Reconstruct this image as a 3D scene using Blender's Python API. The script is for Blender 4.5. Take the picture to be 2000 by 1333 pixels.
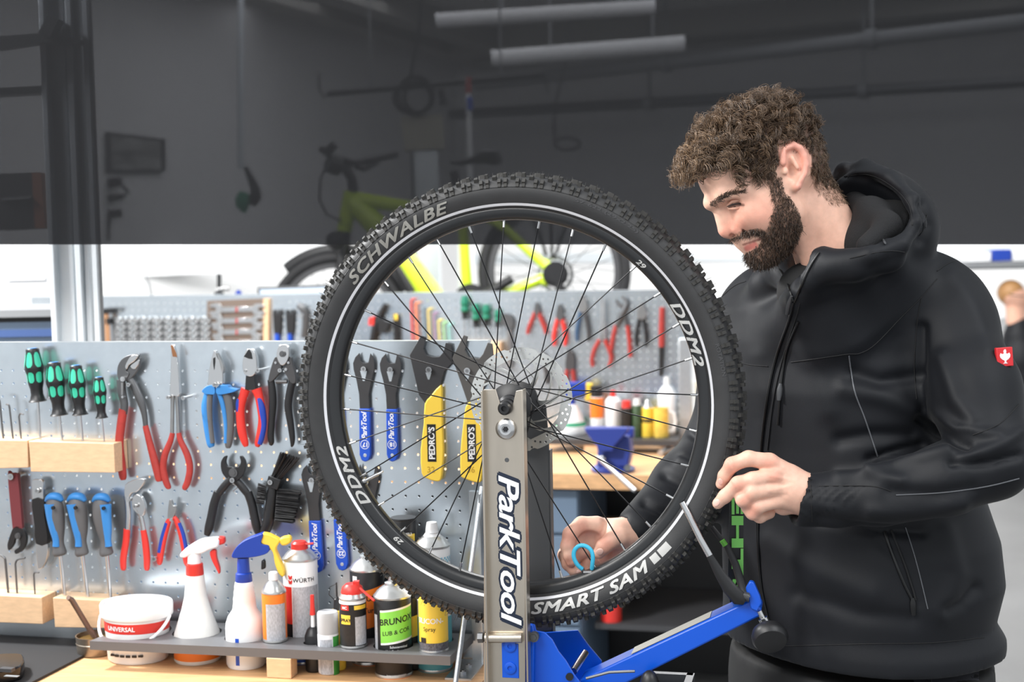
import bpy, math, random
import numpy as np
from mathutils import Vector, Matrix
from mathutils.bvhtree import BVHTree
random.seed(7); RNG = np.random.default_rng(7)
for _o in list(bpy.data.objects): bpy.data.objects.remove(_o)
SC = bpy.context.scene; COL = SC.collection

# ---------------------------------------------------------------- camera
FPX = 2778.0                                   # focal length in pixels of the 2000 px frame (50 mm)
PITCH, ROLL = math.radians(3.944), math.radians(1.1)
CAMP = np.array([0.0, 0.0, 1.6])
_r0 = np.array([1.0, 0, 0]); FWD = np.array([0, math.cos(PITCH), -math.sin(PITCH)]); _u0 = np.array([0, math.sin(PITCH), math.cos(PITCH)])
RGT = _r0*math.cos(ROLL) - _u0*math.sin(ROLL); UPV = _r0*math.sin(ROLL) + _u0*math.cos(ROLL)
cam_d = bpy.data.cameras.new('camera'); cam = bpy.data.objects.new('camera', cam_d); COL.objects.link(cam)
cam_d.sensor_width = 36.0; cam_d.lens = FPX*36.0/2000.0; cam_d.clip_start = 0.05; cam_d.clip_end = 60
m = Matrix(((RGT[0], UPV[0], -FWD[0], 0), (RGT[1], UPV[1], -FWD[1], 0), (RGT[2], UPV[2], -FWD[2], CAMP[2]), (0, 0, 0, 1)))
cam.matrix_world = m; SC.camera = cam
cam_d.dof.use_dof = True; cam_d.dof.focus_distance = 2.22; cam_d.dof.aperture_fstop = 4.5

# ---------------------------------------------------------------- world, lamps, exposure
SC.view_settings.view_transform = 'Standard'; SC.view_settings.look = 'None'
SC.view_settings.gamma = 1.0; SC.view_settings.use_curve_mapping = False
SC.view_settings.exposure = 0.1
W = bpy.data.worlds.new('world'); SC.world = W; W.use_nodes = True
_bg = W.node_tree.nodes['Background']; _bg.inputs[0].default_value = (0.90, 0.95, 1.0, 1); _bg.inputs[1].default_value = 0.85
def lamp(name, loc, target, sx, sy, power, col=(1, 1, 1)):
    d = bpy.data.lights.new(name, 'AREA'); d.shape = 'RECTANGLE'; d.size = sx; d.size_y = sy; d.energy = power; d.color = col
    o = bpy.data.objects.new(name, d); COL.objects.link(o); o.location = loc
    o.rotation_euler = (Vector(target) - Vector(loc)).to_track_quat('-Z', 'Y').to_euler(); return o
lamp('ceiling_or_fill_lamp', (-1.5, 0.7, 3.0), (0.1, 2.4, 1.1), 1.8, 1.2, 75, (1, 0.98, 0.95))
lamp('ceiling_or_fill_lamp', (1.6, 0.9, 3.1), (0.5, 2.4, 1.2), 1.2, 1.2, 26, (0.96, 0.98, 1))
lamp('ceiling_or_fill_lamp', (0.6, 5.6, 3.15), (0.4, 5.8, 0.0), 4.5, 1.6, 150)
lamp('ceiling_or_fill_lamp', (0.8, 8.6, 3.15), (0.8, 8.8, 0.0), 5.0, 2.0, 230)

lamp('ceiling_or_fill_lamp', (-1.6, 6.6, 3.15), (-1.8, 7.4, 0.8), 1.6, 1.6, 25)  # fill lamp added to brighten the left wall
lamp('ceiling_or_fill_lamp', (-2.4, 3.0, 3.1), (-1.1, 3.3, 1.8), 0.5, 0.3, 170)  # out-of-view lamp added to light the column behind the overlay

# ---------------------------------------------------------------- helpers
def P(px, py, Y):                              # photograph pixel -> point at depth Y
    d = FWD + RGT*((px-1000)/FPX) + UPV*((666.5-py)/FPX)
    return CAMP + d*(Y/d[1])
def Pz(px, py, z):                             # photograph pixel -> point at height z
    d = FWD + RGT*((px-1000)/FPX) + UPV*((666.5-py)/FPX)
    return CAMP + d*((z-CAMP[2])/d[2])
def Ppl(px, py, o, n):                         # photograph pixel -> point on a plane
    d = FWD + RGT*((px-1000)/FPX) + UPV*((666.5-py)/FPX)
    return CAMP + d*(np.dot(o-CAMP, n)/np.dot(d, n))
def V(*a): return np.array(a, float)
def nz(v): v = np.asarray(v, float); return v/np.linalg.norm(v)
def c8(r, g, b):
    f = lambda x: (x/255)/12.92 if x <= 10 else (((x/255)+0.055)/1.055)**2.4
    return (f(r), f(g), f(b))
def perp(d):
    d = nz(d); a = V(0, 0, 1) if abs(d[2]) < .9 else V(1, 0, 0)
    x = nz(np.cross(a, d)); return x, np.cross(d, x)

class Fr:                                      # a local frame
    def __init__(s, o, x, y, z): s.o, s.x, s.y, s.z = map(lambda a: np.asarray(a, float), (o, x, y, z))
    def __call__(s, a, b, c=0.0): return s.o + s.x*a + s.y*b + s.z*c
    def arr(s, q): q = np.asarray(q, float); return s.o + q[:, :1]*s.x + q[:, 1:2]*s.y + q[:, 2:3]*s.z
    def at(s, a, b, c=0.0): return Fr(s(a, b, c), s.x, s.y, s.z)
    def rot(s, ang): c_, s_ = math.cos(ang), math.sin(ang); return Fr(s.o, s.x*c_+s.y*s_, s.y*c_-s.x*s_, s.z)
WORLD = Fr((0, 0, 0), (1, 0, 0), (0, 1, 0), (0, 0, 1))
def axis_frame(p0, p1):
    z = nz(np.asarray(p1)-np.asarray(p0)); x, y = perp(z); return Fr(p0, x, y, z)

class MB:
    def __init__(s): s.v, s.f, s.n = [], [], 0
    def add(s, v, f):
        v = np.asarray(v, float); s.v.append(v); s.f += [tuple(i+s.n for i in q) for q in f]; s.n += len(v); return s
    def box(s, fr, x0, x1, y0, y1, z0, z1):
        v = [fr(x, y, z) for z in (z0, z1) for y in (y0, y1) for x in (x0, x1)]
        return s.add(v, [(0, 2, 3, 1), (4, 5, 7, 6), (0, 1, 5, 4), (2, 6, 7, 3), (0, 4, 6, 2), (1, 3, 7, 5)])
    def tube(s, pts, r, n=10, caps=True, flat=None, closed=False):
        pts = [np.asarray(p, float) for p in pts]; k = len(pts)
        r = [r]*k if np.isscalar(r) else list(r)
        tg = []
        for i in range(k):
            a = pts[i-1] if (i > 0 or closed) else pts[0]; b = pts[(i+1) % k] if (i < k-1 or closed) else pts[-1]
            tg.append(nz(b-a))
        x, y = perp(tg[0])
        if flat is not None:
            fa, fs = flat
            x = nz(np.cross(fa, tg[0])); y = np.cross(tg[0], x)
        vs = []
        for i in range(k):
            if flat is not None: x = nz(np.cross(flat[0], tg[i])); y = np.cross(tg[i], x); sy = flat[1]
            else:
                x = nz(x - tg[i]*np.dot(x, tg[i])); y = np.cross(tg[i], x); sy = 1.0
            for j in range(n):
                t = 2*math.pi*j/n
                vs.append(pts[i] + x*(r[i]*math.cos(t)) + y*(r[i]*sy*math.sin(t)))
        fs_ = []
        for i in range(k if closed else k-1):
            i2 = (i+1) % k
            for j in range(n): j2 = (j+1) % n; fs_.append((i*n+j, i*n+j2, i2*n+j2, i2*n+j))
        if caps and not closed: fs_ += [tuple(range(n))[::-1], tuple((k-1)*n+j for j in range(n))]
        return s.add(vs, fs_)
    def cyl(s, p0, p1, r0, r1=None, n=14): return s.tube([p0, p1], [r0, r0 if r1 is None else r1], n)
    def lathe(s, fr, prof, n=28, sy=1.0, a0=0.0, a1=None, caps=True):
        full = a1 is None; m_ = n if full else n+1; a1 = 2*math.pi if full else a1
        vs = [fr(r*math.cos(a0+(a1-a0)*j/n), sy*r*math.sin(a0+(a1-a0)*j/n), z) for r, z in prof for j in range(m_)]
        fs_ = []
        for i in range(len(prof)-1):
            for j in range(n): j2 = (j+1) % m_; fs_.append((i*m_+j, i*m_+j2, (i+1)*m_+j2, (i+1)*m_+j))
        if full and caps:
            if prof[0][0] > 1e-6: fs_.append(tuple(range(m_))[::-1])
            if prof[-1][0] > 1e-6: fs_.append(tuple((len(prof)-1)*m_+j for j in range(m_)))
        return s.add(vs, fs_)
    def prism(s, poly, fr, z0, z1):
        k = len(poly); a = sum(poly[i][0]*poly[(i+1) % k][1]-poly[(i+1) % k][0]*poly[i][1] for i in range(k))
        if a < 0: poly = poly[::-1]
        vs = [fr(x, y, z0) for x, y in poly] + [fr(x, y, z1) for x, y in poly]
        return s.add(vs, [tuple(range(k))[::-1], tuple(range(k, 2*k))] + [(i, (i+1) % k, k+(i+1) % k, k+i) for i in range(k)])
    def ring(s, fr, r0, r1, z0, z1, n=48):
        return s.lathe(fr, [(r0, z0), (r1, z0), (r1, z1), (r0, z1), (r0, z0)], n, caps=False)
    def sphere(s, c, r, nu=16, nv=10, ax=None):
        fr = ax or Fr(c, (1, 0, 0), (0, 1, 0), (0, 0, 1)); fr = Fr(c, fr.x, fr.y, fr.z)
        r = (r, r, r) if np.isscalar(r) else r
        vs, fs_ = [], []
        for i in range(nv+1):
            t = math.pi*i/nv
            for j in range(nu): p = 2*math.pi*j/nu; vs.append(fr(r[0]*math.sin(t)*math.cos(p), r[1]*math.sin(t)*math.sin(p), -r[2]*math.cos(t)))
        for i in range(nv):
            for j in range(nu): j2 = (j+1) % nu; fs_.append((i*nu+j, i*nu+j2, (i+1)*nu+j2, (i+1)*nu+j))
        return s.add(vs, fs_)
    def text(s, key, mapf):
        v, f = TXT[key]; return s.add([mapf(*p) for p in v], f)

def sharp(me, ang=38):
    me.polygons.foreach_set('use_smooth', [True]*len(me.polygons)); me.set_sharp_from_angle(angle=math.radians(ang))
def mkobj(name, verts, faces, mat, parent=None, ang=38, bevel=0, origin=None):
    me = bpy.data.meshes.new(name); o = bpy.data.objects.new(name, me)
    verts = np.asarray(verts, float)
    org = np.array(parent.location) if parent is not None and parent.type == 'EMPTY' else (np.array(PORG[parent.name]) if parent is not None else (V(0, 0, 0) if origin is None else np.asarray(origin)))
    me.from_pydata((verts-org).tolist(), [], faces); me.validate(); sharp(me, ang)
    if mat is not None: me.materials.append(mat)
    COL.objects.link(o)
    if parent is not None: o.parent = parent
    else: o.location = org
    PORG[o.name] = org
    if bevel:
        b = o.modifiers.new('bevel', 'BEVEL'); b.width = bevel; b.segments = 2; b.limit_method = 'ANGLE'; b.angle_limit = math.radians(40)
    return o
PORG = {}
def build(name, mb, mat, parent=None, ang=38, bevel=0, label=None, cat=None, group=None, kind=None):
    v = np.concatenate(mb.v)
    org = None
    if parent is None: org = V((v[:, 0].min()+v[:, 0].max())/2, (v[:, 1].min()+v[:, 1].max())/2, v[:, 2].min())
    o = mkobj(name, v, mb.f, mat, parent, ang, bevel, org); return tag(o, label, cat, group, kind)
def tag(o, label=None, cat=None, group=None, kind=None):
    if label: o['label'] = label
    if cat: o['category'] = cat
    if group: o['group'] = group
    if kind: o['kind'] = kind
    return o
def thing(name, label, cat, loc, group=None):
    o = bpy.data.objects.new(name, None); COL.objects.link(o); o.location = tuple(float(x) for x in loc); o.empty_display_size = .05
    PORG[o.name] = np.array(o.location); return tag(o, label, cat, group)

def mat(name, col, rough=.5, metal=0.0, spec=.5, bump=0, bscale=300, var=0, vscale=12, coat=0, emit=0, trans=0, stretch=None, attr=None, sheen=0, sss=0, blotch=None):
    m_ = bpy.data.materials.new(name); m_.use_nodes = True; nt = m_.node_tree; b = nt.nodes['Principled BSDF']; L = nt.links.new
    I = b.inputs; I['Base Color'].default_value = (*col, 1); I['Roughness'].default_value = rough; I['Metallic'].default_value = metal
    I['Specular IOR Level'].default_value = spec; I['Coat Weight'].default_value = coat; I['Transmission Weight'].default_value = trans
    if sheen: I['Sheen Weight'].default_value = sheen; I['Sheen Roughness'].default_value = .4
    if sss: I['Subsurface Weight'].default_value = sss; I['Subsurface Radius'].default_value = (1, .35, .2); I['Subsurface Scale'].default_value = .006
    if emit: I['Emission Color'].default_value = (*col, 1); I['Emission Strength'].default_value = emit
    co = None
    if bump or var:
        co = nt.nodes.new('ShaderNodeTexCoord'); src = co.outputs['Object']
        if stretch:
            mp = nt.nodes.new('ShaderNodeMapping'); mp.inputs['Scale'].default_value = stretch; L(src, mp.inputs[0]); src = mp.outputs[0]
    base = None
    if attr:
        a = nt.nodes.new('ShaderNodeAttribute'); a.attribute_name = attr; base = a.outputs['Color']
    if var:
        n = nt.nodes.new('ShaderNodeTexNoise'); n.inputs['Scale'].default_value = vscale; n.inputs['Detail'].default_value = 5; L(src, n.inputs[0])
        if base is not None:
            mx = nt.nodes.new('ShaderNodeMixRGB'); mx.blend_type = 'MULTIPLY'; mx.inputs[0].default_value = 1
            rp = nt.nodes.new('ShaderNodeMapRange'); rp.inputs[1].default_value = .3; rp.inputs[2].default_value = .7; rp.inputs[3].default_value = 1-var; rp.inputs[4].default_value = 1+var
            L(n.outputs[0], rp.inputs[0]); L(base, mx.inputs[1]); L(rp.outputs[0], mx.inputs[2]); base = mx.outputs[0]
        else:
            rp = nt.nodes.new('ShaderNodeValToRGB'); rp.color_ramp.elements[0].position = .3; rp.color_ramp.elements[1].position = .7
            lo = tuple(x*(1-var) for x in col) if blotch is None else blotch
            rp.color_ramp.elements[0].color = (*lo, 1); rp.color_ramp.elements[1].color = (*(min(1, x*(1+var)) for x in col), 1)
            L(n.outputs[0], rp.inputs[0]); base = rp.outputs[0]
    if base is not None: L(base, I['Base Color'])
    if bump:
        n2 = nt.nodes.new('ShaderNodeTexNoise'); n2.inputs['Scale'].default_value = bscale; n2.inputs['Detail'].default_value = 4; L(src, n2.inputs[0])
        bp = nt.nodes.new('ShaderNodeBump'); bp.inputs['Strength'].default_value = bump; bp.inputs['Distance'].default_value = .001; L(n2.outputs[0], bp.inputs['Height']); L(bp.outputs[0], I['Normal'])
    return m_

# ---------------------------------------------------------------- lettering (made once, flat, then laid on surfaces)
TXT = {}
def letter(key, s, size=1.0, bold=0.0, shear=0.0, space=1.0):
    cu = bpy.data.curves.new('t', 'FONT'); cu.body = s; cu.size = size; cu.offset = bold; cu.shear = shear; cu.space_character = space
    cu.align_x = 'CENTER'; cu.align_y = 'CENTER'; cu.resolution_u = 3
    o = bpy.data.objects.new('t', cu); COL.objects.link(o); bpy.context.view_layer.update()
    me = o.evaluated_get(bpy.context.evaluated_depsgraph_get()).to_mesh()
    v = np.array([tuple(x.co) for x in me.vertices]); f = [tuple(p.vertices) for p in me.polygons]
    # normalise: centred, height of the text = 1
    v[:, 0] -= (v[:, 0].min()+v[:, 0].max())/2; h = v[:, 1].max()-v[:, 1].min(); v[:, 1] -= (v[:, 1].min()+v[:, 1].max())/2
    v /= h; TXT[key] = (v, f); bpy.data.objects.remove(o); bpy.data.curves.remove(cu)
for _k, _a in {'SCHWALBE': ('SCHWALBE', 0, .35, 1.08), 'SMART SAM': ('SMART SAM', 0, .35, 1.05), 'DDM2': ('DDM2', 0, .3, 1.12), '29': ('29', 0, .2),
               'ParkTool': ('ParkTool', .016, .25, .93), 'ParkToolB': ('ParkTool', .05, .25, .93), '17': ('17', .03), '18': ('18', .03), '21': ('21', .03), '22': ('22', .03), 'PEDROS': ("PEDRO'S", .025, 0, .95),
               '32': ('32', .01), '36': ('36', .01), 'UNIVERSAL': ('UNIVERSAL', .02), 'WURTH': ('WÜRTH', .018, 0, 1.1), 'BRUNOX': ('BRUNOX', .02), 'LUB & COR': ('LUB & COR', .012), 'Turbo': ('Turbo', .02),
               'SILICON-': ('SILICON-', .015, 0, .95), 'Spray': ('Spray', .0), 'Schmier': ('Schmiermittel', .01), 'High': ('High-Tec-Korrosion', .01), 'NEU': ('NEU:', .02), 'SCHNELL': ('SCHNELL-\nTROCKEN', .01),
               'long': ('long-term corrosion', .0), 'nacht': ('nacht', .0), 'SPRAY': ('SPRAY', .03), 'MC': ('SONAX'[0:0]+'MC', .03), 'green': ('EHTS', .05, 0, 1.05), 'ROT': ('ROTATION', .0), 'spec': ('57-622 (29x2.25)', .0)}.items():
    letter(_k, _a[0], 1.0, *_a[1:])
# ================================================================ materials
YAW = math.radians(13)
NRM = V(-math.sin(YAW), -math.cos(YAW), 0); UAX = V(math.cos(YAW), -math.sin(YAW), 0); ZAX = V(0, 0, 1)
M_wall = mat('white_plaster', c8(240, 240, 240), .8, bump=.1, bscale=60)
M_floor = mat('grey_floor', c8(120, 120, 120), .45, var=.06, vscale=3)
M_ceil = mat('ceiling_paint', c8(215, 214, 210), .8, var=.03, vscale=2)
M_beam = mat('beam_paint', c8(160, 158, 152), .7)
M_black = mat('black_plastic', c8(26, 26, 28), .42)
M_rubber = mat('black_rubber', c8(34, 34, 36), .7, bump=.25, bscale=500)
M_dkgrey = mat('dark_grey_paint', c8(62, 62, 64), .5, bump=.08, bscale=700)
M_grey = mat('grey_paint', c8(128, 130, 132), .5)
M_white = mat('white_plastic', c8(238, 239, 240), .4)
M_offwhite = mat('worn_white_plastic', c8(232, 230, 226), .5, var=.08, vscale=25)
M_steel = mat('bright_steel', c8(205, 205, 205), .25, 1.0)
M_steeld = mat('dull_steel', c8(165, 165, 165), .38, 1.0, var=.12, vscale=40)
M_gun = mat('gunmetal', c8(95, 96, 98), .42, .6)
M_galv = mat('galvanised_steel', c8(208, 214, 218), .3, .85, var=.05, vscale=60)
M_alu = mat('anodised_aluminium', c8(222, 228, 232), .45, .35)
M_red = mat('red_plastic', c8(214, 52, 44), .42)
M_redd = mat('worn_red_dip', c8(166, 52, 46), .5, var=.12, vscale=60)
M_blue = mat('blue_plastic', c8(28, 62, 160), .4)
M_bluet = mat('tool_blue', c8(24, 78, 190), .42)
M_bluel = mat('light_blue_grip', c8(52, 128, 196), .5)
M_teal = mat('teal_grip', c8(52, 182, 148), .45)
M_yellow = mat('yellow_grip', c8(244, 208, 74), .45)
M_orange = mat('orange_print', c8(240, 124, 34), .4)
M_greenp = mat('green_print', c8(138, 218, 84), .4)
M_dkbl = mat('navy_strip', c8(58, 82, 130), .5)
M_lime = mat('lime_frame_paint', c8(196, 222, 40), .3, coat=.4)
M_bg = mat('blue_grey_cabinet', c8(104, 122, 142), .5)
def wood(name, col, stretch, var=.14, vs=6.0, dark=None):
    return mat(name, col, .5, var=var, vscale=vs, stretch=stretch, bump=.06, bscale=90, blotch=dark)
M_beech = wood('beech_block', c8(222, 186, 148), (4, 30, 30), .08)
M_bench = wood('beech_worktop', c8(212, 166, 120), (3, 26, 26), .16, 4)
M_brown = mat('brown_board', c8(112, 98, 88), .7)
def tint_sheet(name, T, D):                          # dark see-through tint with a grey lift, for the added overlay
    m_ = bpy.data.materials.new(name); m_.use_nodes = True; nt = m_.node_tree; nt.nodes.remove(nt.nodes['Principled BSDF'])
    t = nt.nodes.new('ShaderNodeBsdfTransparent'); t.inputs[0].default_value = (*T, 1)
    d = nt.nodes.new('ShaderNodeBsdfDiffuse'); d.inputs[0].default_value = (*D, 1)
    a = nt.nodes.new('ShaderNodeAddShader'); nt.links.new(t.outputs[0], a.inputs[0]); nt.links.new(d.outputs[0], a.inputs[1])
    nt.links.new(a.outputs[0], nt.nodes['Material Output'].inputs[0]); return m_

def stru(name, mb, m_, **k): return build(name, mb, m_, kind='structure', **k)
# ================================================================ the room
mb = MB().box(WORLD, -7, 9, -1.5, 15, -.06, 0); stru('floor', mb, M_floor)
# left wall runs away to the right, back wall closes the room
LW0 = V(-5.6, -.5, 0); LW1 = V(-.46, 12.9, 0); LW0 = LW1 - nz(V(.383, 1, 0))*12.0
ld = nz(LW1-LW0); fl = Fr(LW0, ld, V(-ld[1], ld[0], 0), ZAX)
L_len = np.linalg.norm(LW1-LW0)
stru('wall_left', MB().box(fl, 0, L_len+.3, 0, .15, 0, 3.32), M_wall)
ba = math.radians(27); bd = V(math.cos(ba), -math.sin(ba), 0); fb = Fr(LW1, bd, V(math.sin(ba), math.cos(ba), 0), ZAX)
stru('wall_back', MB().box(fb, -.3, 9.0, 0, .15, 0, 3.32), M_wall)
stru('ceiling', MB().box(WORLD, -6, 8, 3.6, 14.5, 3.3, 3.4), M_ceil)
for i in range(4):                               # painted beams along the left wall and under the back wall
    q = MB().box(fl, 1.0, L_len-.05, -.45-.42*i, -.27-.42*i, 3.3-.16, 3.3-.001) if i < 2 else MB().box(fb, .5, 8.6, -.62-.5*(i-2), -.4-.5*(i-2), 3.3-.18, 3.3-.001)
    stru('trim_%d' % (i+1), q, M_beam)
# lower cladding rail on the back wall
stru('trim_5', MB().box(fb, .1, 8.8, -.03, -.002, 1.42, 1.5), M_alu)

# ---------------------------------------------------------------- added dark screen standing in for a graphic overlay, dims what lies behind
PNY = 2.95
_a, _b = P(-260, 478, PNY), P(2260, 478, PNY)
sx = nz(_b-_a); sz = np.cross(sx, V(0, 1, 0)); fs = Fr(_a, sx, V(0, 1, 0), sz)
wid = np.linalg.norm(_b-_a)
root = thing('overlay_screen', 'wide dark translucent screen added as an overlay band behind the man', 'screen', fs(wid/2, 0, 0))
M_overlay = tint_sheet('overlay_tint', (.170, .172, .178), (.0165, .0168, .0180))
build('sheet', MB().box(fs, 0, wid, 0, .008, 0, .95), M_overlay, root)
for t in (.1, .9):
    build('overlay_rod', MB().cyl(fs(wid*t, .004, .94), V(*(fs(wid*t, .004, 0)[:2]), 3.4), .005), M_steel, root)
build('overlay_rail', MB().box(fs, 0, wid, -.012, .02, .945, .975), M_black, root)  # rods and rail added to carry the overlay

# ---------------------------------------------------------------- aluminium column at left
def vbar(px0, px1, ytop, ybot, Y, d, name, m_, parent, z0=None, z1=None):
    a = P(px0, 475, Y); b = P(px1, 475, Y); fr = Fr(V(a[0], Y, 0), UAX, -NRM, ZAX)
    return build(name, MB().box(fr, 0, (b[0]-a[0])/UAX[0], 0, d, z0, z1), m_, parent, bevel=.003)
root = thing('aluminium_column', 'tall pale aluminium profile column behind the screwdrivers', 'column', (P(150, 475, 3.25)[0], 3.25, 0))
vbar(93, 106, 0, 0, 3.22, .05, 'corner_rib', M_alu, root, 0, 2.26)
vbar(106, 144, 0, 0, 3.235, .05, 'web', M_alu, root, 0, 2.26)
vbar(144, 158, 0, 0, 3.22, .05, 'corner_rib', M_alu, root, 0, 2.26)
vbar(158, 162, 0, 0, 3.25, .05, 'groove', M_grey, root, 0, 2.26)
vbar(162, 174, 0, 0, 3.225, .015, 'corner_rib', M_alu, root, 0, 2.26)
vbar(174, 177, 0, 0, 3.23, .01, 'groove', M_grey, root, 0, 2.26)
vbar(177, 190, 0, 0, 3.22, .015, 'corner_rib', M_alu, root, 0, 3.3)
vbar(190, 193, 0, 0, 3.215, .012, 'edge_strip', M_grey, root, 0, 3.3)
q = MB().prism([(P(x, y, 3.2)[0], P(x, y, 3.2)[2]) for x, y in ((80, 66), (98, 32), (120, 40), (103, 75))], Fr((0, 3.2, 0), (1, 0, 0), (0, 0, 1), (0, 1, 0)), -.02, .02)
build('top_bracket', q, M_grey, root)
q = MB().prism([(P(x, y, 3.2)[0], P(x, y, 3.2)[2]) for x, y in ((-40, 75), (80, 66), (158, 78), (155, 86), (80, 84), (0, 96), (-40, 96))], Fr((0, 3.2, 0), (1, 0, 0), (0, 0, 1), (0, 1, 0)), -.01, .03)
build('cap_plate', q, M_grey, root)
q = MB().prism([(P(x, y, 3.3)[0], P(x, y, 3.3)[2]) for x, y in ((-40, 176), (90, 169), (90, 183), (-40, 190))], Fr((0, 3.3, 0), (1, 0, 0), (0, 0, 1), (0, 1, 0)), -.02, .03)
build('cross_rail', q, M_gun, root)
# grey hanging cabinet with a brown side, behind the column
fz = Fr((0, 3.55, 0), (1, 0, 0), (0, 0, 1), (0, 1, 0))
def quad(Y, pts, z0, z1, mb=None):
    fr = Fr((0, Y, 0), (1, 0, 0), (0, 0, 1), (0, 1, 0))
    return (mb or MB()).prism([(P(x, y, Y)[0], P(x, y, Y)[2]) for x, y in pts], fr, z0, z1)
root = thing('wall_speaker', 'dark grey speaker box with a brown side left of the aluminium column', 'speaker', P(40, 448, 3.6))
build('front', quad(3.55, [(-15, 340), (62, 337), (68, 446), (-10, 450)], 0, .12), M_dkgrey, root)
build('side_panel', quad(3.55, [(62, 337), (80, 337), (88, 446), (68, 446)], 0, .12), mat('brown_veneer', c8(150, 96, 70), .6), root)
build('seam', quad(3.54, [(4, 387), (60, 383), (60, 388), (4, 392)], 0, .008), M_grey, root)
build('bracket', quad(3.58, [(20, 392), (60, 392), (95, 398), (95, 410), (20, 410)], .1, .16), M_grey, root)
# blue-grey tool cabinet whose upper part shows left of the column
root = thing('tool_cabinet', 'blue grey tool cabinet with black top edge standing left of the column', 'cabinet', (P(20, 605, 3.9)[0], 4.05, 0))
zt = P(40, 605, 3.9)[2]; x0, x1 = P(-90, 600, 3.9)[0], P(112, 600, 3.9)[0]
build('body', MB().box(WORLD, x0, x1, 3.9, 4.3, 0, zt-.035), M_bg, root)
build('top', MB().box(WORLD, x0, x1, 3.88, 4.3, zt-.02, zt), M_grey, root); build('gap', MB().box(WORLD, x0, x1, 3.91, 4.3, zt-.035, zt-.02), M_black, root)
build('handle_strip', MB().box(WORLD, x0, x1-.01, 3.892, 3.9, zt-.075, zt-.055), M_dkbl, root)
build('drawer_lip', MB().box(WORLD, x0, x1-.01, 3.894, 3.9, zt-.12, zt-.105), M_bg, root)
root = thing('wall_cupboard', 'white wall cupboard above the blue grey tool cabinet', 'cupboard', P(40, 550, 4.6))
build('body', quad(4.6, [(-60, 488), (108, 484), (112, 552), (-60, 556)], 0, .3), M_white, root); build('door', quad(4.6, [(12, 498), (88, 496), (90, 546), (14, 548)], -.012, 0), M_white, root)

# ---------------------------------------------------------------- things on the left and back walls
def lw(px, py, off=0.0): return Ppl(px, py, LW0+V(ld[1], -ld[0], 0)*off, V(ld[1], -ld[0], 0))
def bw(px, py, off=0.0): return Ppl(px, py, LW1-fb.y*off, fb.y)
def wallquad(pts, f, off, t, nrm):
    v = [f(x, y, off) for x, y in pts] + [f(x, y, off)+nrm*t for x, y in pts]; k = len(pts)
    return MB().add(v, [tuple(range(k)), tuple(range(k, 2*k))[::-1]]+[(i, (i+1) % k, k+(i+1) % k, k+i)[::-1] for i in range(k)])
LN = V(ld[1], -ld[0], 0)
root = thing('framed_picture', 'small framed dark picture on the white side wall', 'picture', lw(260, 335))
build('frame', wallquad([(205, 258), (315, 272), (316, 336), (207, 337)], lw, .005, .03, LN), M_gun, root)
build('print', wallquad([(216, 264), (312, 276), (313, 332), (218, 331)], lw, .036, .004, LN), mat('picture_print', c8(150, 150, 148), .6, var=.6, vscale=3.5, stretch=(1, 1, 4)), root)
root = thing('socket_strip', 'black sockets with a looping cable below the framed picture', 'socket', lw(216, 440))
for y0, y1 in ((348, 366), (380, 392), (410, 426)):
    build('socket', wallquad([(211, y0), (222, y0), (222, y1), (211, y1)], lw, .005, .06, LN), M_black, root)
build('cable', MB().tube([lw(x, y, .04) for x, y in ((218, 352), (238, 362), (250, 375), (240, 385), (220, 388))], .01, 6), M_black, root)
build('cable', MB().tube([lw(x, y, .02) for x, y in ((214, 420), (213, 440), (212, 470))], .008, 6), M_black, root)
root = thing('hose_reel_handle', 'green and black air gun hanging on a cable by the wall', 'air gun', P(490, 417, 8.2))
build('cable', MB().tube([P(470, y, 8.2) for y in (-60, 100, 330)], .02, 6), M_alu, root)
build('body', MB().tube([P(x, y, 8.2) for x, y in ((479, 326), (488, 345), (498, 368), (500, 385), (494, 402))], [.014, .02, .028, .034, .02], 8), M_black, root)
build('grip', MB().tube([P(x, y, 8.2) for x, y in ((478, 376), (474, 390), (474, 402), (478, 416))], [.03, .045, .04, .01], 10), mat('green_grip', c8(40, 150, 110), .5), root)
# two fluorescent luminaires and the dark rail
M_tube = mat('lit_tube', (.8, .8, .8), .5, emit=.25)
for i, (x0, y0, x1, y1, Y, r, lb) in enumerate(((858, 40, 1272, 14, 8.4, 14, 'upper lit fluorescent ceiling luminaire reaching the top of the frame'), (966, 114, 1330, 86, 9.2, 16, 'lower lit fluorescent ceiling luminaire above the dark rail'))):
    root = thing('fluorescent_luminaire', lb, 'ceiling light', P((x0+x1)/2, (y0+y1)/2, Y), 'fluorescent luminaires under the ceiling')
    a, b = P(x0, y0, Y), P(x1, y1, Y); build('tube_cover', MB().cyl(a, b, r*Y/FPX), M_tube, root)
    for t in (.3, .85):
        p = a+(b-a)*t; build('hanger', MB().cyl(p, V(p[0], p[1], 3.3), .008, n=6), M_grey, root)
    u = nz(b-a); build('end_cap', MB().cyl(a-u*.02, a, r*Y/FPX*1.03), M_white, root); build('end_cap', MB().cyl(b, b+u*.02, r*Y/FPX*1.03), M_white, root)
root = thing('ceiling_rail', 'long black rail hanging below the ceiling luminaires', 'rail', P(850, 165, 8.0))
a, b = P(641, 183, 8.0), P(1063, 146, 8.0); build('bar', MB().cyl(a, b, .018), M_black, root)
build('wire', MB().tube([P(x, y, 8.0) for x, y in ((622, 142), (624, 175), (633, 192), (641, 184))], .006, 6), M_black, root)
build('wire', MB().tube([P(x, y, 8.0) for x, y in ((1063, 146), (1066, 165), (1070, 182))], .006, 6), M_black, root)
for t in (.2, .8): p = a+(b-a)*t; build('hanger', MB().cyl(p, V(p[0], p[1], 3.3), .006, n=6), M_grey, root)
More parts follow.
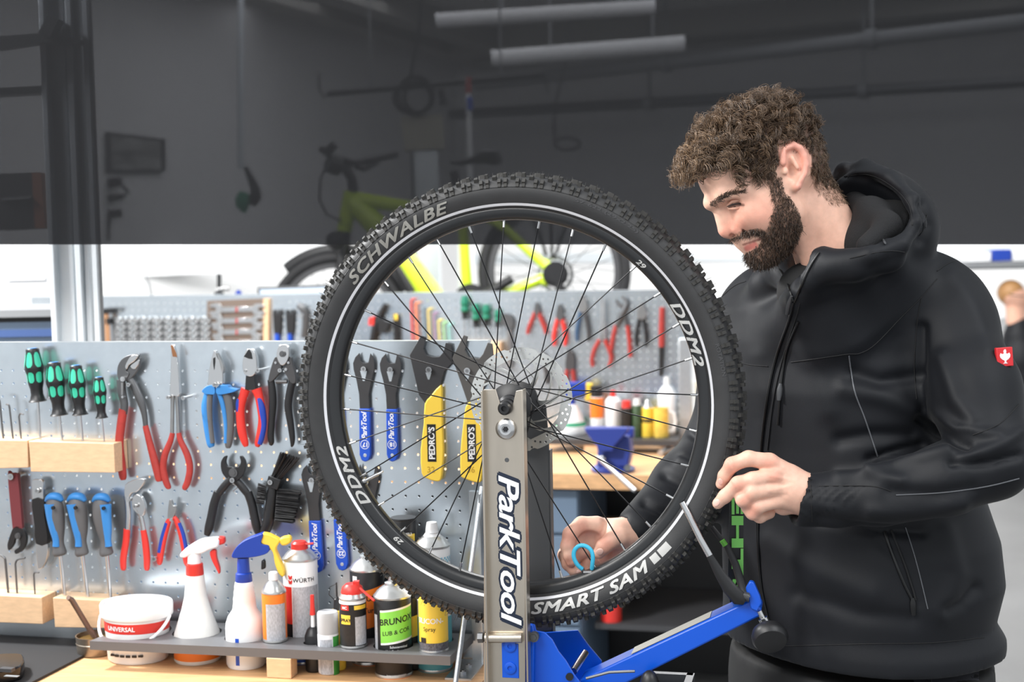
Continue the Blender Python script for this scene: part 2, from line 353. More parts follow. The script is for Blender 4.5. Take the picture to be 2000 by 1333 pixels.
root = thing('cable_drum_post', 'grey box post with a black coiled cable beneath the black rail', 'cable post', (P(825, 600, 7.6)[0], 7.6, 0))
build('box', quad(7.6, [(782, 228), (862, 222), (866, 290), (790, 294)], 0, .2), mat('beige_box', c8(170, 166, 150), .6), root)
build('post', MB().box(WORLD, P(812, 500, 7.6)[0], P(858, 500, 7.6)[0], 7.62, 7.75, 0, 2.1), M_alu, root)
build('post_edge', MB().box(WORLD, P(806, 500, 7.6)[0], P(812, 500, 7.6)[0], 7.6, 7.75, 0, 2.1), M_gun, root)
for k, (rx, ry, cx, cy) in enumerate(((34, 36, 812, 186), (28, 30, 818, 190), (36, 30, 806, 192))):
    build('cable_coil', MB().tube([P(cx+rx*math.cos(t), cy+ry*math.sin(t), 7.55+.02*k) for t in np.linspace(0, 2*math.pi, 28)[:-1]], .012, 6, closed=True), M_black, root)
build('supply_cable', MB().tube([P(x, y, 7.6) for x, y in ((828, -60), (818, 60), (802, 150))], .01, 6), M_black, root)
build('plug', MB().tube([P(862, 175, 7.6), P(868, 205, 7.6)], [.02, .028], 8), M_black, root)
root = thing('support_pole', 'slim white pole with red and blue ends behind the bicycle saddle', 'pole', (P(918, 500, 7.9)[0], 7.9, 0))
build('pole', MB().cyl(V(P(916, 300, 7.9)[0], 7.9, 0), P(914, 150, 7.9), .015), M_white, root); build('tape', MB().cyl(P(918, 215, 7.89), P(917, 190, 7.89), .017), M_bluet, root); build('tip', MB().cyl(P(915, 150, 7.9), P(915, 182, 7.9), .017), M_redd, root)
tag(build('cable_loop', MB().tube([P(1108+25*math.cos(t), 281+12*math.sin(t), 9.6) for t in np.linspace(0, 2*math.pi, 20)[:-1]], .012, 6, closed=True).tube([P(x, y, 9.6) for x, y in ((1085, 285), (1082, 250), (1085, 200), (1110, 100), (1122, -40))], .009, 6), M_black), 'black cable loop hanging from the ceiling right of the wheel top', 'cable')
for i, (x0, y0, x1, y1, Y0, Y1, r, lb) in enumerate(((880, 224, 2200, 148, 11.6, 9.0, .04, 'dark pipe running along the back wall above the man'), (930, 165, 2200, 20, 11.2, 8.6, .05, 'pale pipe under the ceiling above the dark pipe'))):
    a, b = P(x0, y0, Y0), P(x1, y1, Y1); root = thing('wall_pipe', lb, 'pipe', (a+b)/2, 'pipes along the back wall')
    build('pipe', MB().cyl(a, b, r), (M_gun, M_grey)[i], root)
    for t in (.35, .67): p = a+(b-a)*t; u = nz(b-a); build('clamp', MB().cyl(p-u*.03, p+u*.03, r*1.4).cyl(p, V(p[0], p[1], 3.3), .012, n=6), M_grey, root)
# wall boxes below the added overlay's edge
tag(build('wall_box', wallquad([(196, 488), (258, 486), (258, 544), (196, 546)], lambda x, y, o: P(x, y, 9.6+o), 0, .2, V(0, -1, 0)), M_offwhite), 'pale box on the wall right of the aluminium column', 'wall box')
root = thing('wall_trunking', 'long white cable trunking along the wall behind the wrench board', 'trunking', P(400, 545, 8.7))
a, b = P(255, 541, 8.4), P(640, 522, 9.6); fw_ = Fr(a, nz(b-a), nz(np.cross(ZAX, nz(b-a))), ZAX)
build('channel', MB().box(fw_, 0, np.linalg.norm(b-a), -.05, .05, 0, .16), M_white, root)
build('cable', MB().tube([P(x, y, 8.35) for x, y in ((284, 542), (292, 556), (296, 575), (294, 592))], .008, 6), M_grey, root)
root = thing('small_press', 'small dark hand press standing behind the wrench board', 'press', P(428, 575, 5.9))
build('column', MB().cyl(P(428, 578, 5.9), P(428, 536, 5.9), .009), M_black, root); build('arm', MB().tube([P(424, 566, 5.9), P(436, 563, 5.9), P(448, 564, 5.9)], .01), M_steeld, root); build('base', MB().cyl(P(428, 582, 5.9), P(428, 570, 5.9), .02), M_gun, root)
tag(build('blue_bottle_cap', MB().cyl(P(466, 580, 5.8), P(466, 571, 5.8), .014).cyl(P(466, 571, 5.8), P(466, 567, 5.8), .008), M_blue), 'small blue cap showing above the rear wrench board', 'cap')
root = thing('monitor', 'flat dark rimmed screen lying behind the bicycle front wheel', 'monitor', P(560, 580, 5.95))
build('frame', quad(5.95, [(503, 562), (640, 556), (640, 590), (503, 590)], 0, .03), M_gun, root); build('panel', quad(5.95, [(508, 566), (640, 561), (640, 590), (508, 590)], -.006, 0), mat('pale_screen', c8(196, 210, 226), .3), root)

# ---------------------------------------------------------------- shelf and far wall things at right
root = thing('wall_shelf', 'grey wall shelf high behind the far person', 'shelf', P(1950, 520, 9.7))
build('board', quad(9.6, [(1830, 515), (2200, 508), (2200, 518), (1830, 525)], 0, .35), M_grey, root); build('lip', quad(9.6, [(1830, 525), (2200, 518), (2200, 522), (1830, 529)], .01, .04), M_gun, root)
tag(build('storage_box', quad(9.62, [(1938, 488), (1976, 487), (1976, 510), (1938, 511)], 0, .2).add(*[np.zeros((0, 3)), []]), M_blue, bevel=.006), 'blue storage box on the grey wall shelf', 'box')
tag(build('storage_box', quad(9.62, [(1896, 492), (1936, 491), (1936, 511), (1896, 512)], 0, .2), M_white, bevel=.006), 'white storage box left of the blue box on the wall shelf', 'box')
tag(build('storage_box', quad(9.62, [(1979, 490), (2040, 489), (2040, 509), (1979, 510)], 0, .2), M_white, bevel=.006), 'white storage box right of the blue box on the wall shelf', 'box')
root = thing('low_cupboard', 'low white cupboard behind the far person', 'cupboard', (P(1980, 640, 10.1)[0], 10.2, 0))
xa, xb = P(1900, 640, 10.1)[0], P(2150, 640, 10.1)[0]; build('body', MB().box(WORLD, xa, xb, 10.1, 10.4, 0, P(1980, 622, 10.1)[2]), M_white, root); build('plinth', MB().box(WORLD, xa, xb, 10.08, 10.1, .3, P(1980, 660, 10.1)[2]), M_grey, root)
# ---------------------------------------------------------------- bicycle
BY = 6.7; bs = BY/FPX
bya = math.radians(10)
BO = P(860, 560, BY); Bn = V(-math.sin(bya), -math.cos(bya), 0)
def B(px, py, off=0): return Ppl(px, py, BO+Bn*(off*bs), Bn)
def Bt(pts, r, **k): return MB().tube([B(*p) for p in pts], [x*bs for x in r] if not np.isscalar(r) else r*bs, **k)
root = thing('electric_bicycle', 'lime green electric bicycle clamped up behind the rear tool board', 'bicycle', P(860, 790, BY))
BF = Fr(B(0, 0)*0, V(math.cos(bya), -math.sin(bya), 0), ZAX, Bn)
def wheelpart(cx, cy, name):
    c = B(cx, cy); fr = Fr(c, BF.x, ZAX, Bn)
    t = build(name, MB().tube([fr(138*bs*math.cos(a), 138*bs*math.sin(a)) for a in np.linspace(0, 2*math.pi, 49)[:-1]], 11*bs, 10, closed=True), M_rubber, root)
    build('rim', MB().ring(fr, 117*bs, 128*bs, -.012, .012), M_dkgrey, t)
    q = MB()
    for k in range(28): a = 2*math.pi*k/28; s_ = (-1)**k; q.cyl(fr(16*bs*math.cos(a+s_*1.2), 16*bs*math.sin(a+s_*1.2), s_*.02), fr(118*bs*math.cos(a), 118*bs*math.sin(a)), .0016, n=4)
    build('spokes', q, M_gun, t, kind='stuff'); build('hub', MB().cyl(fr(0, 0, -.05), fr(0, 0, .05), .025), M_black, t)
wheelpart(1082, 532, 'wheel'); wheelpart(660, 640, 'wheel')
build('mudguard', MB().tube([B(660+152*math.cos(a), 640-152*math.sin(a)) for a in np.linspace(.5, 2.3, 16)], 12*bs, 8, flat=(Bn, .4)), M_black, root)
build('down_tube', Bt([(688, 392), (735, 440), (790, 510), (845, 585)], [20, 24, 26, 26]), M_lime, root)
build('battery_cover', Bt([(742, 470, 12), (772, 512, 14), (806, 570, 14)], [9, 12, 12]), M_black, root)
build('head_tube', Bt([(688, 375), (672, 452)], [17, 15]), M_lime, root)
build('fork', Bt([(672, 452), (664, 540, 8), (660, 640, 16)], [15, 9, 7]), M_black, root); build('fork', Bt([(672, 452), (664, 540, -12), (660, 640, -20)], [12, 8, 7]), M_steel, root)
build('seat_tube', Bt([(903, 420), (908, 500), (915, 600)], [10, 10, 12]), M_lime, root); build('top_tube', Bt([(690, 388), (800, 405), (902, 425)], [15, 13, 10]), M_lime, root)
build('seat_stay', Bt([(902, 398), (985, 445, 10), (1070, 525, 14)], [8, 9, 9]), M_lime, root); build('chain_stay', Bt([(920, 592), (1000, 570, 10), (1080, 535, 14)], [10, 11, 10]), M_lime, root)
build('seat_stay', Bt([(902, 398, -10), (985, 445, -18), (1075, 525, -24)], 6), M_lime, root)
build('dropout', Bt([(1060, 512, 18), (1078, 530, 18), (1062, 556, 18)], [10, 16, 9]), M_lime, root)
build('seat_post', Bt([(886, 335), (900, 400)], 9), M_black, root)
build('saddle', MB().tube([B(878, 318), B(900, 318), B(920, 314), B(945, 306), B(968, 308), B(974, 318)], [.012, .03, .04, .075, .085, .05], 12, flat=(ZAX, .45)), M_black, root)
build('cassette', MB().cyl(B(1085, 536, 18), B(1085, 536, 32), .06).cyl(B(1085, 536, 32), B(1085, 536, 44), .042), M_black, root); build('derailleur', Bt([(1085, 545, 34), (1100, 575, 34), (1088, 600, 34)], [9, 10, 12]), M_black, root)
build('crank', Bt([(925, 590, 22), (1000, 545, 26)], [11, 9]), M_black, root); build('chainring', MB().ring(Fr(B(920, 590, 16), BF.x, ZAX, Bn), .05, .085, -.003, .003), M_black, root)
build('brake_rotor', MB().ring(Fr(B(1085, 536, -22), BF.x, ZAX, Bn), .07, .085, -.001, .001), M_steel, root)
build('rear_rack', Bt([(1030, 395), (1068, 500)], 3).tube([B(1075, 400), B(1078, 505)], 3*bs).tube([B(1120, 400), B(1082, 505)], 3*bs), M_black, root)
build('stem', Bt([(690, 378), (688, 350), (672, 322), (655, 308)], [11, 10, 12, 12]), M_black, root)
build('handlebar', MB().tube([P(628, 292, BY-.2), P(650, 306, BY-.1), P(690, 318, BY+.1), P(772, 302, BY+.35)], [.016, .018, .018, .02]), M_black, root)
build('grip', MB().tube([P(636, 300, BY-.2), P(655, 281, BY-.22)], .02), M_black, root); build('display', MB().tube([P(640, 318, BY-.15), P(664, 326, BY-.12)], .045, 8), M_black, root); build('brake_lever', MB().tube([P(696, 326, BY+.1), P(712, 330, BY+.15), P(735, 318, BY+.25)], .014), M_black, root)
build('brake_cable', MB().tube([P(x, y, BY-.05) for x, y in ((640, 318), (626, 350), (624, 390), (638, 420), (668, 432))], .006, 6), M_black, root); build('headlight', MB().sphere(P(655, 470, BY-.05), .045), M_black, root)
build('repair_stand', MB().cyl(V(*B(905, 600, -60)[:2], 0), B(905, 430, -60), .03).cyl(B(905, 430, -60), B(905, 440), .02), M_alu, root)
# ================================================================ front tool wall
def cr(pts, closed=True, k=4):                   # Catmull-Rom through the points
    pts = [np.asarray(p, float) for p in pts]; n = len(pts); out = []
    rng = range(n if closed else n-1)
    for i in rng:
        g = lambda j: pts[j % n] if closed else pts[min(max(j, 0), n-1)]
        a, b, c, d = g(i-1), g(i), g(i+1), g(i+2)
        for t in np.arange(k)/k: out.append(.5*((2*b)+(c-a)*t+(2*a-5*b+4*c-d)*t*t+(3*b-a-3*c+d)*t**3))
    if not closed: out.append(pts[-1])
    return out
class Pl:
    def __init__(s, px, py, Y): s.o = P(px, py, Y); s.fr = Fr(s.o, UAX, ZAX, NRM)
    def pt(s, px, py, off=0.0): return Ppl(px, py, s.o+NRM*off, NRM)
    def ab(s, px, py, off=0.0): d = s.pt(px, py, off)-s.o; return (np.dot(d, UAX), d[2])
    def sc(s, px, py=800): return s.pt(px, py)[1]/FPX
    def poly(s, mb, pts, off, t, smooth=0):
        if smooth: pts = cr(pts, True, smooth)
        return mb.prism([s.ab(p[0], p[1], off+t) for p in pts], s.fr, off, off+t)
    def tube(s, mb, pts, off, flat=.7, n=10, k=4, caps=True):
        q = cr(pts, False, k) if k else pts
        return mb.tube([s.pt(p[0], p[1], off) for p in q], [p[2]*s.sc(p[0]) for p in q], n, flat=(NRM, flat), caps=caps)
PF = Pl(685, 800, 2.60)
PR = Pl(1000, 575, 5.35)
def pegboard(pl, name, label, x0, x1, ytop, zb, hx, hy, pitch, parent_mat):
    a0 = pl.ab(x0, ytop)[0]; a1 = pl.ab(x1, ytop)[0]; b1 = pl.ab((x0+x1)/2, ytop)[1]; b0 = zb-pl.o[2]
    ha, hb = pl.ab(hx, hy); r = .0024
    root = thing(name, label, 'pegboard', pl.fr((a0+a1)/2, b0, 0))
    ca = np.arange(math.ceil((a0+.015-ha)/pitch), math.floor((a1-.015-ha)/pitch)+1)*pitch+ha
    cb = np.arange(math.ceil((b0+.045-hb)/pitch), math.floor((b1-.03-hb)/pitch)+1)*pitch+hb
    h = pitch/2; sq = [(-h, -h), (0, -h), (h, -h), (h, 0), (h, h), (0, h), (-h, h), (-h, 0)]
    ci = [(r*math.cos(t), r*math.sin(t)) for t in np.arange(8)*math.pi/4-3*math.pi/4]
    mb = MB(); vs, fs_ = [], []
    for a in ca:
        for b in cb:
            k = len(vs); vs += [(a+x, b+y, 0) for x, y in sq]+[(a+x, b+y, 0) for x, y in ci]+[(a+x, b+y, -.0015) for x, y in ci]
            for i in range(8):
                j = (i+1) % 8; fs_.append((k+i, k+j, k+8+j, k+8+i)); fs_.append((k+8+i, k+8+j, k+16+j, k+16+i))
    mb.add(pl.fr.arr(vs), fs_)
    A0, A1, B0, B1 = ca[0]-h, ca[-1]+h, cb[0]-h, cb[-1]+h
    for q in ((a0, A0, b0, b1), (A1, a1, b0, b1), (A0, A1, b0, B0), (A0, A1, B1, b1)):
        mb.add([pl.fr(q[0], q[2]), pl.fr(q[1], q[2]), pl.fr(q[1], q[3]), pl.fr(q[0], q[3])], [(0, 1, 2, 3)])
    build('perforated_sheet', mb, parent_mat, root, ang=20)
    build('top_fold', MB().box(pl.fr, a0, a1, b1, b1+.0015, -.02, 0), M_galv, root); build('edge_fold', MB().box(pl.fr, a1, a1+.0015, b0, b1, -.02, 0), M_galv, root)
    return root
# heights of the grey tray and the bench below it
ZS = P(879, 1283, 2.40)[2]; ZB = ZS-.016-.036
M_peg = mat('perforated_galvanised_sheet', c8(206, 214, 220), .24, .88, var=.04, vscale=30, bump=.03, bscale=25)
pitch = 26.6*PF.sc(405)
FPB = pegboard(PF, 'front_pegboard', 'perforated galvanised tool board standing on the front bench', -120, 952, 669, ZB+.0005, 405.6, 724.5, pitch, M_peg)
def hook(x, y, L_=.02, r=3.2, pl=PF, root=None):
    s_ = pl.sc(x); a = pl.pt(x, y, L_)
    build('peg_hook', MB().cyl(a-NRM*L_, a, r*s_*.8, n=10).cyl(a-NRM*.003, a, r*s_*1.25, n=12), M_steel, root or FPB)

# ---- front bench
root = thing('workbench', 'solid beech workbench under the front tool board', 'workbench', (P(500, 1300, 2.5)[0], 2.6, 0))
fbn = Fr(V(0, 0, 0), UAX, -NRM, ZAX); o_ = PF.o
def bfr(a, b, z): return V(*(o_[:2]+UAX[:2]*a-NRM[:2]*b), z)
fB = Fr(V(o_[0], o_[1], 0), UAX, -NRM, ZAX)
for i in range(11):                              # glued staves of the top
    y0 = -.42+.044*i
    q = MB().box(fB, -1.35, .27, y0+.0002, y0+.0438, ZB-.045, ZB)
    build('stave', q, M_bench, root, bevel=.0004)
build('apron', MB().box(fB, -1.33, .25, -.38, .05, ZB-.12, ZB-.046), M_bg, root)
for a in (-1.3, .18):
    for b in (-.36, 0.0): build('leg', MB().box(fB, a, a+.05, b, b+.05, 0, ZB-.12), M_bg, root)
# black mat and small black gadget at the left edge
root = build('bench_mat', MB().prism([tuple(Pz(x, y, ZB+.005)[:2]) for x, y in ((-260, 1236), (150, 1243), (168, 1278), (48, 1340), (-60, 1392), (-400, 1392))], WORLD, ZB+.0003, ZB+.005), M_rubber)
tag(root, 'black rubber mat lying on the left end of the bench', 'mat')
root = thing('black_gadget', 'small black plastic clip gadget lying on the rubber mat', 'gadget', Pz(20, 1330, ZB+.005))
M_gloss = mat('gloss_black', c8(14, 14, 15), .2)
b0 = Pz(-30, 1318, ZB+.0055)
build('body', MB().prism(cr([tuple(Pz(x, y, ZB+.0055)[:2]) for x, y in ((-60, 1330), (-40, 1308), (36, 1302), (48, 1312), (46, 1322), (30, 1332), (-40, 1345))], True, 3), WORLD, ZB+.0055, ZB+.03), M_gloss, root, bevel=.003)
build('clip', MB().box(Fr(Pz(14, 1312, ZB+.03), UAX, -NRM, ZAX), -.012, .012, -.006, .006, 0, .006), M_dkgrey, root)
build('window', MB().box(Fr(Pz(24, 1322, ZB+.03), UAX, -NRM, ZAX), -.014, .012, -.004, .004, 0, .001), M_grey, root)

# ---- beech holder blocks
def block(label, pts, off=.052, holes=()):
    root = thing('holder_block', label, 'wooden block', PF.pt(*pts[0], off), 'beech tool holder blocks')
    mb = MB(); PF.poly(mb, pts, .001, off-.001); build('block', mb, M_beech, root, bevel=.0012)
    q = MB()
    for x, y in holes:
        a = PF.pt(x, y, off*.55); q.lathe(Fr(V(a[0], a[1], PF.pt(pts[0][0], pts[0][1], off)[2]+.0003), (1, 0, 0), (0, 1, 0), (0, 0, 1)), [(0, 0), (.0035, 0), (.0035, .0002), (0, .0004)], 12)
    if holes: build('bore', q, M_brown, root)
block('beech block with hex keys at the left edge, upper row', [(-70, 859), (53, 861), (55, 914), (-70, 917)])
block('beech block carrying the four teal screwdrivers', [(56, 862), (222, 867), (225, 924), (60, 922)])
block('beech block with bent hex keys, lower row at the left edge', [(-70, 1160), (81, 1168), (84, 1220), (-70, 1214)])
block('beech block carrying the three blue screwdrivers', [(103, 1168), (208, 1174), (210, 1228), (107, 1226)])
# ---- hex keys
def hexkey(label, pts, r=1.6, off=.03):
    root = thing('hex_key', label, 'hex key', PF.pt(*pts[-1], off), 'hex keys in the blocks')
    build('shaft', MB().tube([PF.pt(x, y, off) for x, y in pts[-2:]], r*PF.sc(20), 6), M_gun, root)
    build('bend', MB().tube([PF.pt(x, y, off) for x, y in cr(pts[:-1], False, 4)], r*PF.sc(20), 6), M_gun, root)
hexkey('longest hex key, cut by the left photo edge, upper block', [(-14, 778), (-3, 779), (0, 790), (7, 862)], 2)
hexkey('middle hex key in the upper left block', [(12, 790), (17, 791), (19, 800), (26, 862)], 1.8)
hexkey('short bent hex key next to the teal screwdrivers', [(46, 810), (40, 808), (37, 814), (42, 864)], 1.6)
hexkey('thick bright bent hex key in the lower left block', [(-14, 1088), (0, 1084), (10, 1092), (17, 1168)], 2.4)
hexkey('long hex key with its arm to the right, lower left block', [(49, 1090), (34, 1094), (30, 1102), (34, 1168)], 2)
hexkey('shortest hex key in the lower left block', [(76, 1119), (68, 1119), (66, 1124), (69, 1170)], 1.6)
# ---- teal screwdrivers
def driver(label, top, bot, tip, R, off=.03):
    t, b, e = PF.pt(*top, off), PF.pt(*bot, off), PF.pt(*tip, off); L_ = np.linalg.norm(b-t); s_ = PF.sc(top[0])
    root = thing('teal_screwdriver', label, 'screwdriver', e, 'teal handled screwdrivers')
    fr = axis_frame(t, b); fx = nz(NRM-fr.z*np.dot(NRM, fr.z)); fr = Fr(t, fx, np.cross(fr.z, fx), fr.z)
    prof = [(0, 0), (.62, 0), (.72, .025), (.70, .08), (.86, .22), (1.0, .34), (1.0, .40), (.84, .48), (.82, .55), (.80, .66), (.66, .76), (.64, .86), (.78, .95), (.98, .99), (.9, 1.0), (0, 1.0)]
    pr = [(r*R*s_, z*L_) for r, z in prof]; build('handle', MB().lathe(fr, pr, 24), M_black, root, ang=60)
    rz = lambda z: np.interp(z, [p[1] for p in prof], [p[0] for p in prof])*R*s_+.0006
    q = MB()
    for z0, z1 in ((.07, .35), (.44, .64)):
        for j in range(6):
            a = j*math.pi/3; vs, f_ = [], []
            for iu in range(7):
                z = z0+(z1-z0)*iu/6; wd = .40*math.sqrt(max(.05, 1-(abs(iu-3)/3.15)**4))
                for iw in range(5): aa = a+wd*(iw-2)/2; vs.append(fr(rz(z)*math.cos(aa), rz(z)*math.sin(aa), z*L_))
            for iu in range(6):
                for iw in range(4): k = iu*5+iw; f_.append((k, k+1, k+6, k+5))
            q.add(vs, f_)
    build('grip_pads', q, M_teal, root); build('blade', MB().cyl(b, e, 2.3*s_*(R/17), n=10), M_steel, root); build('end_cap', MB().lathe(fr, [(0, -.0006), (.5*R*s_, -.0006), (.55*R*s_, .0004)], 16), M_bluel, root)
driver('largest teal screwdriver, leftmost in the beech block', (63, 681), (74, 785), (79, 863), 18)
driver('second teal screwdriver from the left in the beech block', (105, 708), (116, 812), (122, 865), 18)
driver('third teal screwdriver from the left in the beech block', (148, 714), (157, 811), (162, 866), 16)
driver('smallest teal screwdriver, rightmost in the beech block', (193, 737), (199, 817), (204, 868), 12.5)
# ---- blue grey screwdrivers
def bdriver(label, pts, tip, side, off=.032):
    root = thing('blue_screwdriver', label, 'screwdriver', PF.pt(*tip, off), 'blue and grey screwdrivers')
    mb = MB(); PF.tube(mb, pts, off, .8, 14); build('handle', mb, M_grip, root, ang=60)
    mb = MB(); n = len(pts); q = [(x+side*r*.45, y, r*.62) for x, y, r in pts[1:6]]; q[0] = (q[0][0], q[0][1], q[0][2]*1.2)
    PF.tube(mb, q, off+.0075, .65, 12); build('blue_inlay', mb, M_bluel, root, ang=60)
    x, y, r = pts[1]; mb = MB(); PF.tube(mb, [(x-r*.95, y-6, 3), (x-r*.5, y-13, 7), (x, y-15, 8), (x+r*.5, y-13, 7), (x+r*.95, y-6, 3)], off, 1.6, 10); build('blue_top', mb, M_bluel, root, ang=60)
    h = PF.pt(x+side*r*.2, y+8, off+.022); build('hanging_hole', MB().cyl(h-NRM*.004, h, .0035), M_black, root)
    build('blade', MB().cyl(PF.pt(pts[-1][0], pts[-1][1]-4, off), PF.pt(*tip, off), 3.6*PF.sc(120), n=10), M_steel, root)
M_grip = mat('grey_grip', c8(92, 92, 94), .6, bump=.1, bscale=600)
bdriver('leftmost blue and grey screwdriver in the lower beech block', [(105, 969, 8), (106, 985, 17), (109, 1010, 18), (112, 1035, 15), (114, 1055, 11), (115, 1068, 12), (117, 1081, 14), (118, 1086, 10)], (127, 1170), -1)
bdriver('middle blue and grey screwdriver in the lower beech block', [(148, 968, 8), (150, 985, 18), (154, 1010, 18), (157, 1035, 15), (158, 1055, 11), (159, 1068, 12), (160, 1081, 14), (161, 1086, 10)], (172, 1172), -1)
bdriver('rightmost blue and grey screwdriver in the lower beech block', [(198, 970, 8), (198, 986, 17), (199, 1010, 18), (203, 1035, 15), (206, 1055, 11), (207, 1068, 12), (208, 1081, 14), (209, 1086, 10)], (216, 1174), 1)

# ---- pliers and the like, traced at their own distance from the board
def tool(name, label, cat, group=None, pl=PF, at=(0, 0), off=.02):
    return thing(name, label, cat, pl.pt(at[0], at[1], off), group)
def pz(root, name, pts, m_, off=.014, t=.008, sm=4, pl=PF, bev=.0008):
    mb = MB(); pl.poly(mb, pts, off, t, sm); return build(name, mb, m_, root, bevel=bev)
def tz(root, name, pts, m_, off=.018, flat=.75, pl=PF, n=12):
    mb = MB(); pl.tube(mb, pts, off, flat, n); return build(name, mb, m_, root, ang=60)
def screw(root, x, y, r=5, off=.03, pl=PF, m_=None, name='pivot'):
    a = pl.pt(x, y, off); s_ = pl.sc(x); return build(name, MB().cyl(a-NRM*.012, a, r*s_, n=16).cyl(a, a+NRM*.001, r*s_*.6, n=6), m_ or M_steel, root)
G = 'pliers hung on the front tool board'
r_ = tool('water_pump_pliers', 'large dark water pump pliers with long worn red handles', 'pliers', G, at=(260, 945))
pz(r_, 'upper_jaw', [(229, 735), (230, 715), (240, 700), (256, 693), (270, 694), (262, 706), (252, 714), (246, 725), (252, 730), (246, 742), (236, 748)], M_gun)
pz(r_, 'lower_jaw', [(246, 728), (256, 716), (268, 703), (273, 700), (272, 715), (264, 730), (252, 742), (244, 738)], M_gun, .012)
pz(r_, 'jaw_face', [(258, 694), (270, 695), (262, 706), (252, 713), (247, 722), (244, 716), (250, 703)], M_steel, .0205, .0025); pz(r_, 'jaw_face', [(254, 716), (264, 707), (272, 703), (270, 713), (262, 722)], M_steel, .019, .0025)
tz(r_, 'shank', [(236, 742, 9), (238, 765, 9), (243, 790, 8), (241, 808, 8)], M_gun); tz(r_, 'shank', [(250, 736, 8), (262, 755, 8), (275, 785, 8), (282, 810, 6), (285, 838, 5)], M_gun, .014)
tz(r_, 'handle', [(241, 800, 9), (236, 835, 9), (233, 870, 9), (237, 905, 9), (240, 930, 8), (241, 938, 5)], M_redd); tz(r_, 'handle', [(284, 832, 6), (291, 860, 7), (299, 890, 8), (307, 918, 9), (311, 936, 8), (312, 941, 5)], M_redd, .015)
screw(r_, 239, 741, 5); screw(r_, 239, 776, 2.5); build('slot', MB().tube([PF.pt(239, 748, .026), PF.pt(239, 772, .026)], .0025, 8), M_steeld, r_); hook(250, 752, .03); hook(245, 752, .02, 2)
r_ = tool('long_nose_pliers', 'slim long nose pliers with bowed red handles', 'pliers', G, at=(345, 955))
pz(r_, 'jaw', [(335, 676), (339, 677), (345, 700), (349, 740), (350, 772), (340, 774), (332, 772), (333, 735), (334, 700)], M_steel, bev=.0015); pz(r_, 'worn_tip', [(333, 675), (337, 675), (344, 690), (346, 698), (337, 697)], mat('worn_bronze', c8(150, 104, 72), .4, .6), .0225, .001, 0)
tz(r_, 'arm', [(337, 770, 4.5), (337, 800, 4), (336, 852, 4)], M_steeld); tz(r_, 'arm', [(345, 770, 4.5), (347, 800, 4), (349, 852, 4)], M_steeld)
tz(r_, 'handle', [(337, 846, 5), (333, 862, 6), (322, 890, 7), (319, 915, 7), (324, 940, 7), (329, 952, 6), (330, 956, 3)], M_redd); tz(r_, 'handle', [(349, 846, 5), (353, 862, 6), (366, 890, 7), (371, 915, 7), (367, 940, 7), (361, 953, 6), (359, 957, 3)], M_redd)
hook(327, 777, .03); hook(357, 778, .03)
r_ = tool('combination_pliers', 'combination pliers with blue and grey handles', 'pliers', G, at=(425, 875))
pz(r_, 'head', [(417, 687), (421, 687), (425, 700), (433, 712), (435, 735), (432, 757), (408, 757), (407, 735), (411, 710)], M_steel, .014, .011); pz(r_, 'cheek', [(423, 690), (427, 696), (436, 716), (434, 730), (428, 706)], M_steeld, .018, .009); pz(r_, 'teeth', [(416, 700), (420, 698), (420, 708), (418, 724), (416, 710)], M_black, .0255, .0005, 0)
for s_, q, qq in ((-1, [(409, 760, 9), (405, 775, 8), (402, 795, 9), (404, 825, 8), (408, 850, 8), (412, 868, 8), (414, 874, 5)], [(411, 765, 6), (409, 795, 6), (411, 830, 5), (415, 866, 5)]), (1, [(436, 760, 10), (444, 775, 9), (449, 800, 9), (450, 830, 8), (448, 855, 8), (446, 870, 7), (446, 876, 4)], [(427, 765, 5), (436, 795, 5), (441, 830, 4), (441, 866, 4)])):
    tz(r_, 'handle', q, M_grip if s_ > 0 else M_bluel); tz(r_, 'grip_inlay', qq, M_bluel if s_ > 0 else M_grip, .021)
pz(r_, 'collar', [(394, 764), (405, 754), (418, 755), (419, 770), (408, 771), (400, 770)], M_bluel, .012, .016); pz(r_, 'collar', [(424, 755), (442, 753), (448, 758), (463, 762), (450, 768), (424, 771)], M_bluel, .012, .016)
hook(418, 752, .032, 3.4); hook(424, 752, .032, 3)
r_ = tool('side_cutters', 'side cutters with red and dark blue handles', 'pliers', G, at=(490, 873))
pz(r_, 'head', [(483, 683), (490, 682), (497, 690), (501, 708), (500, 725), (493, 735), (480, 734), (474, 722), (474, 705), (478, 691)], M_steel, .013, .012); pz(r_, 'cutting_edge', [(486, 682), (491, 690), (493, 702), (485, 701), (476, 697)], M_black, .0252, .0006, 0); pz(r_, 'neck', [(480, 733), (496, 733), (500, 762), (478, 762)], M_black, .013, .011, 0)
for q, qq in (([(480, 760, 10), (476, 772, 9), (470, 795, 9), (470, 820, 9), (473, 845, 9), (479, 866, 7), (481, 873, 4)], [(466, 780, 4), (465, 792, 5), (466, 806, 4)]), ([(501, 760, 11), (506, 775, 9), (510, 795, 9), (513, 820, 9), (510, 845, 9), (504, 866, 7), (502, 873, 4)], [(506, 778, 5), (512, 800, 7), (515, 830, 6), (511, 855, 6), (507, 868, 5)])):
    tz(r_, 'handle', q, M_red); tz(r_, 'grip_inlay', qq, M_blue, .021)
hook(478, 725, .028, 2.2); hook(503, 724, .034, 3.4)
r_ = tool('cable_cutters', 'black cable cutters with curved handles', 'pliers', G, at=(552, 873))
pz(r_, 'blade', [(545, 676), (555, 673), (563, 680), (564, 696), (558, 710), (549, 714), (542, 703), (540, 690)], M_steel, .02, .008)
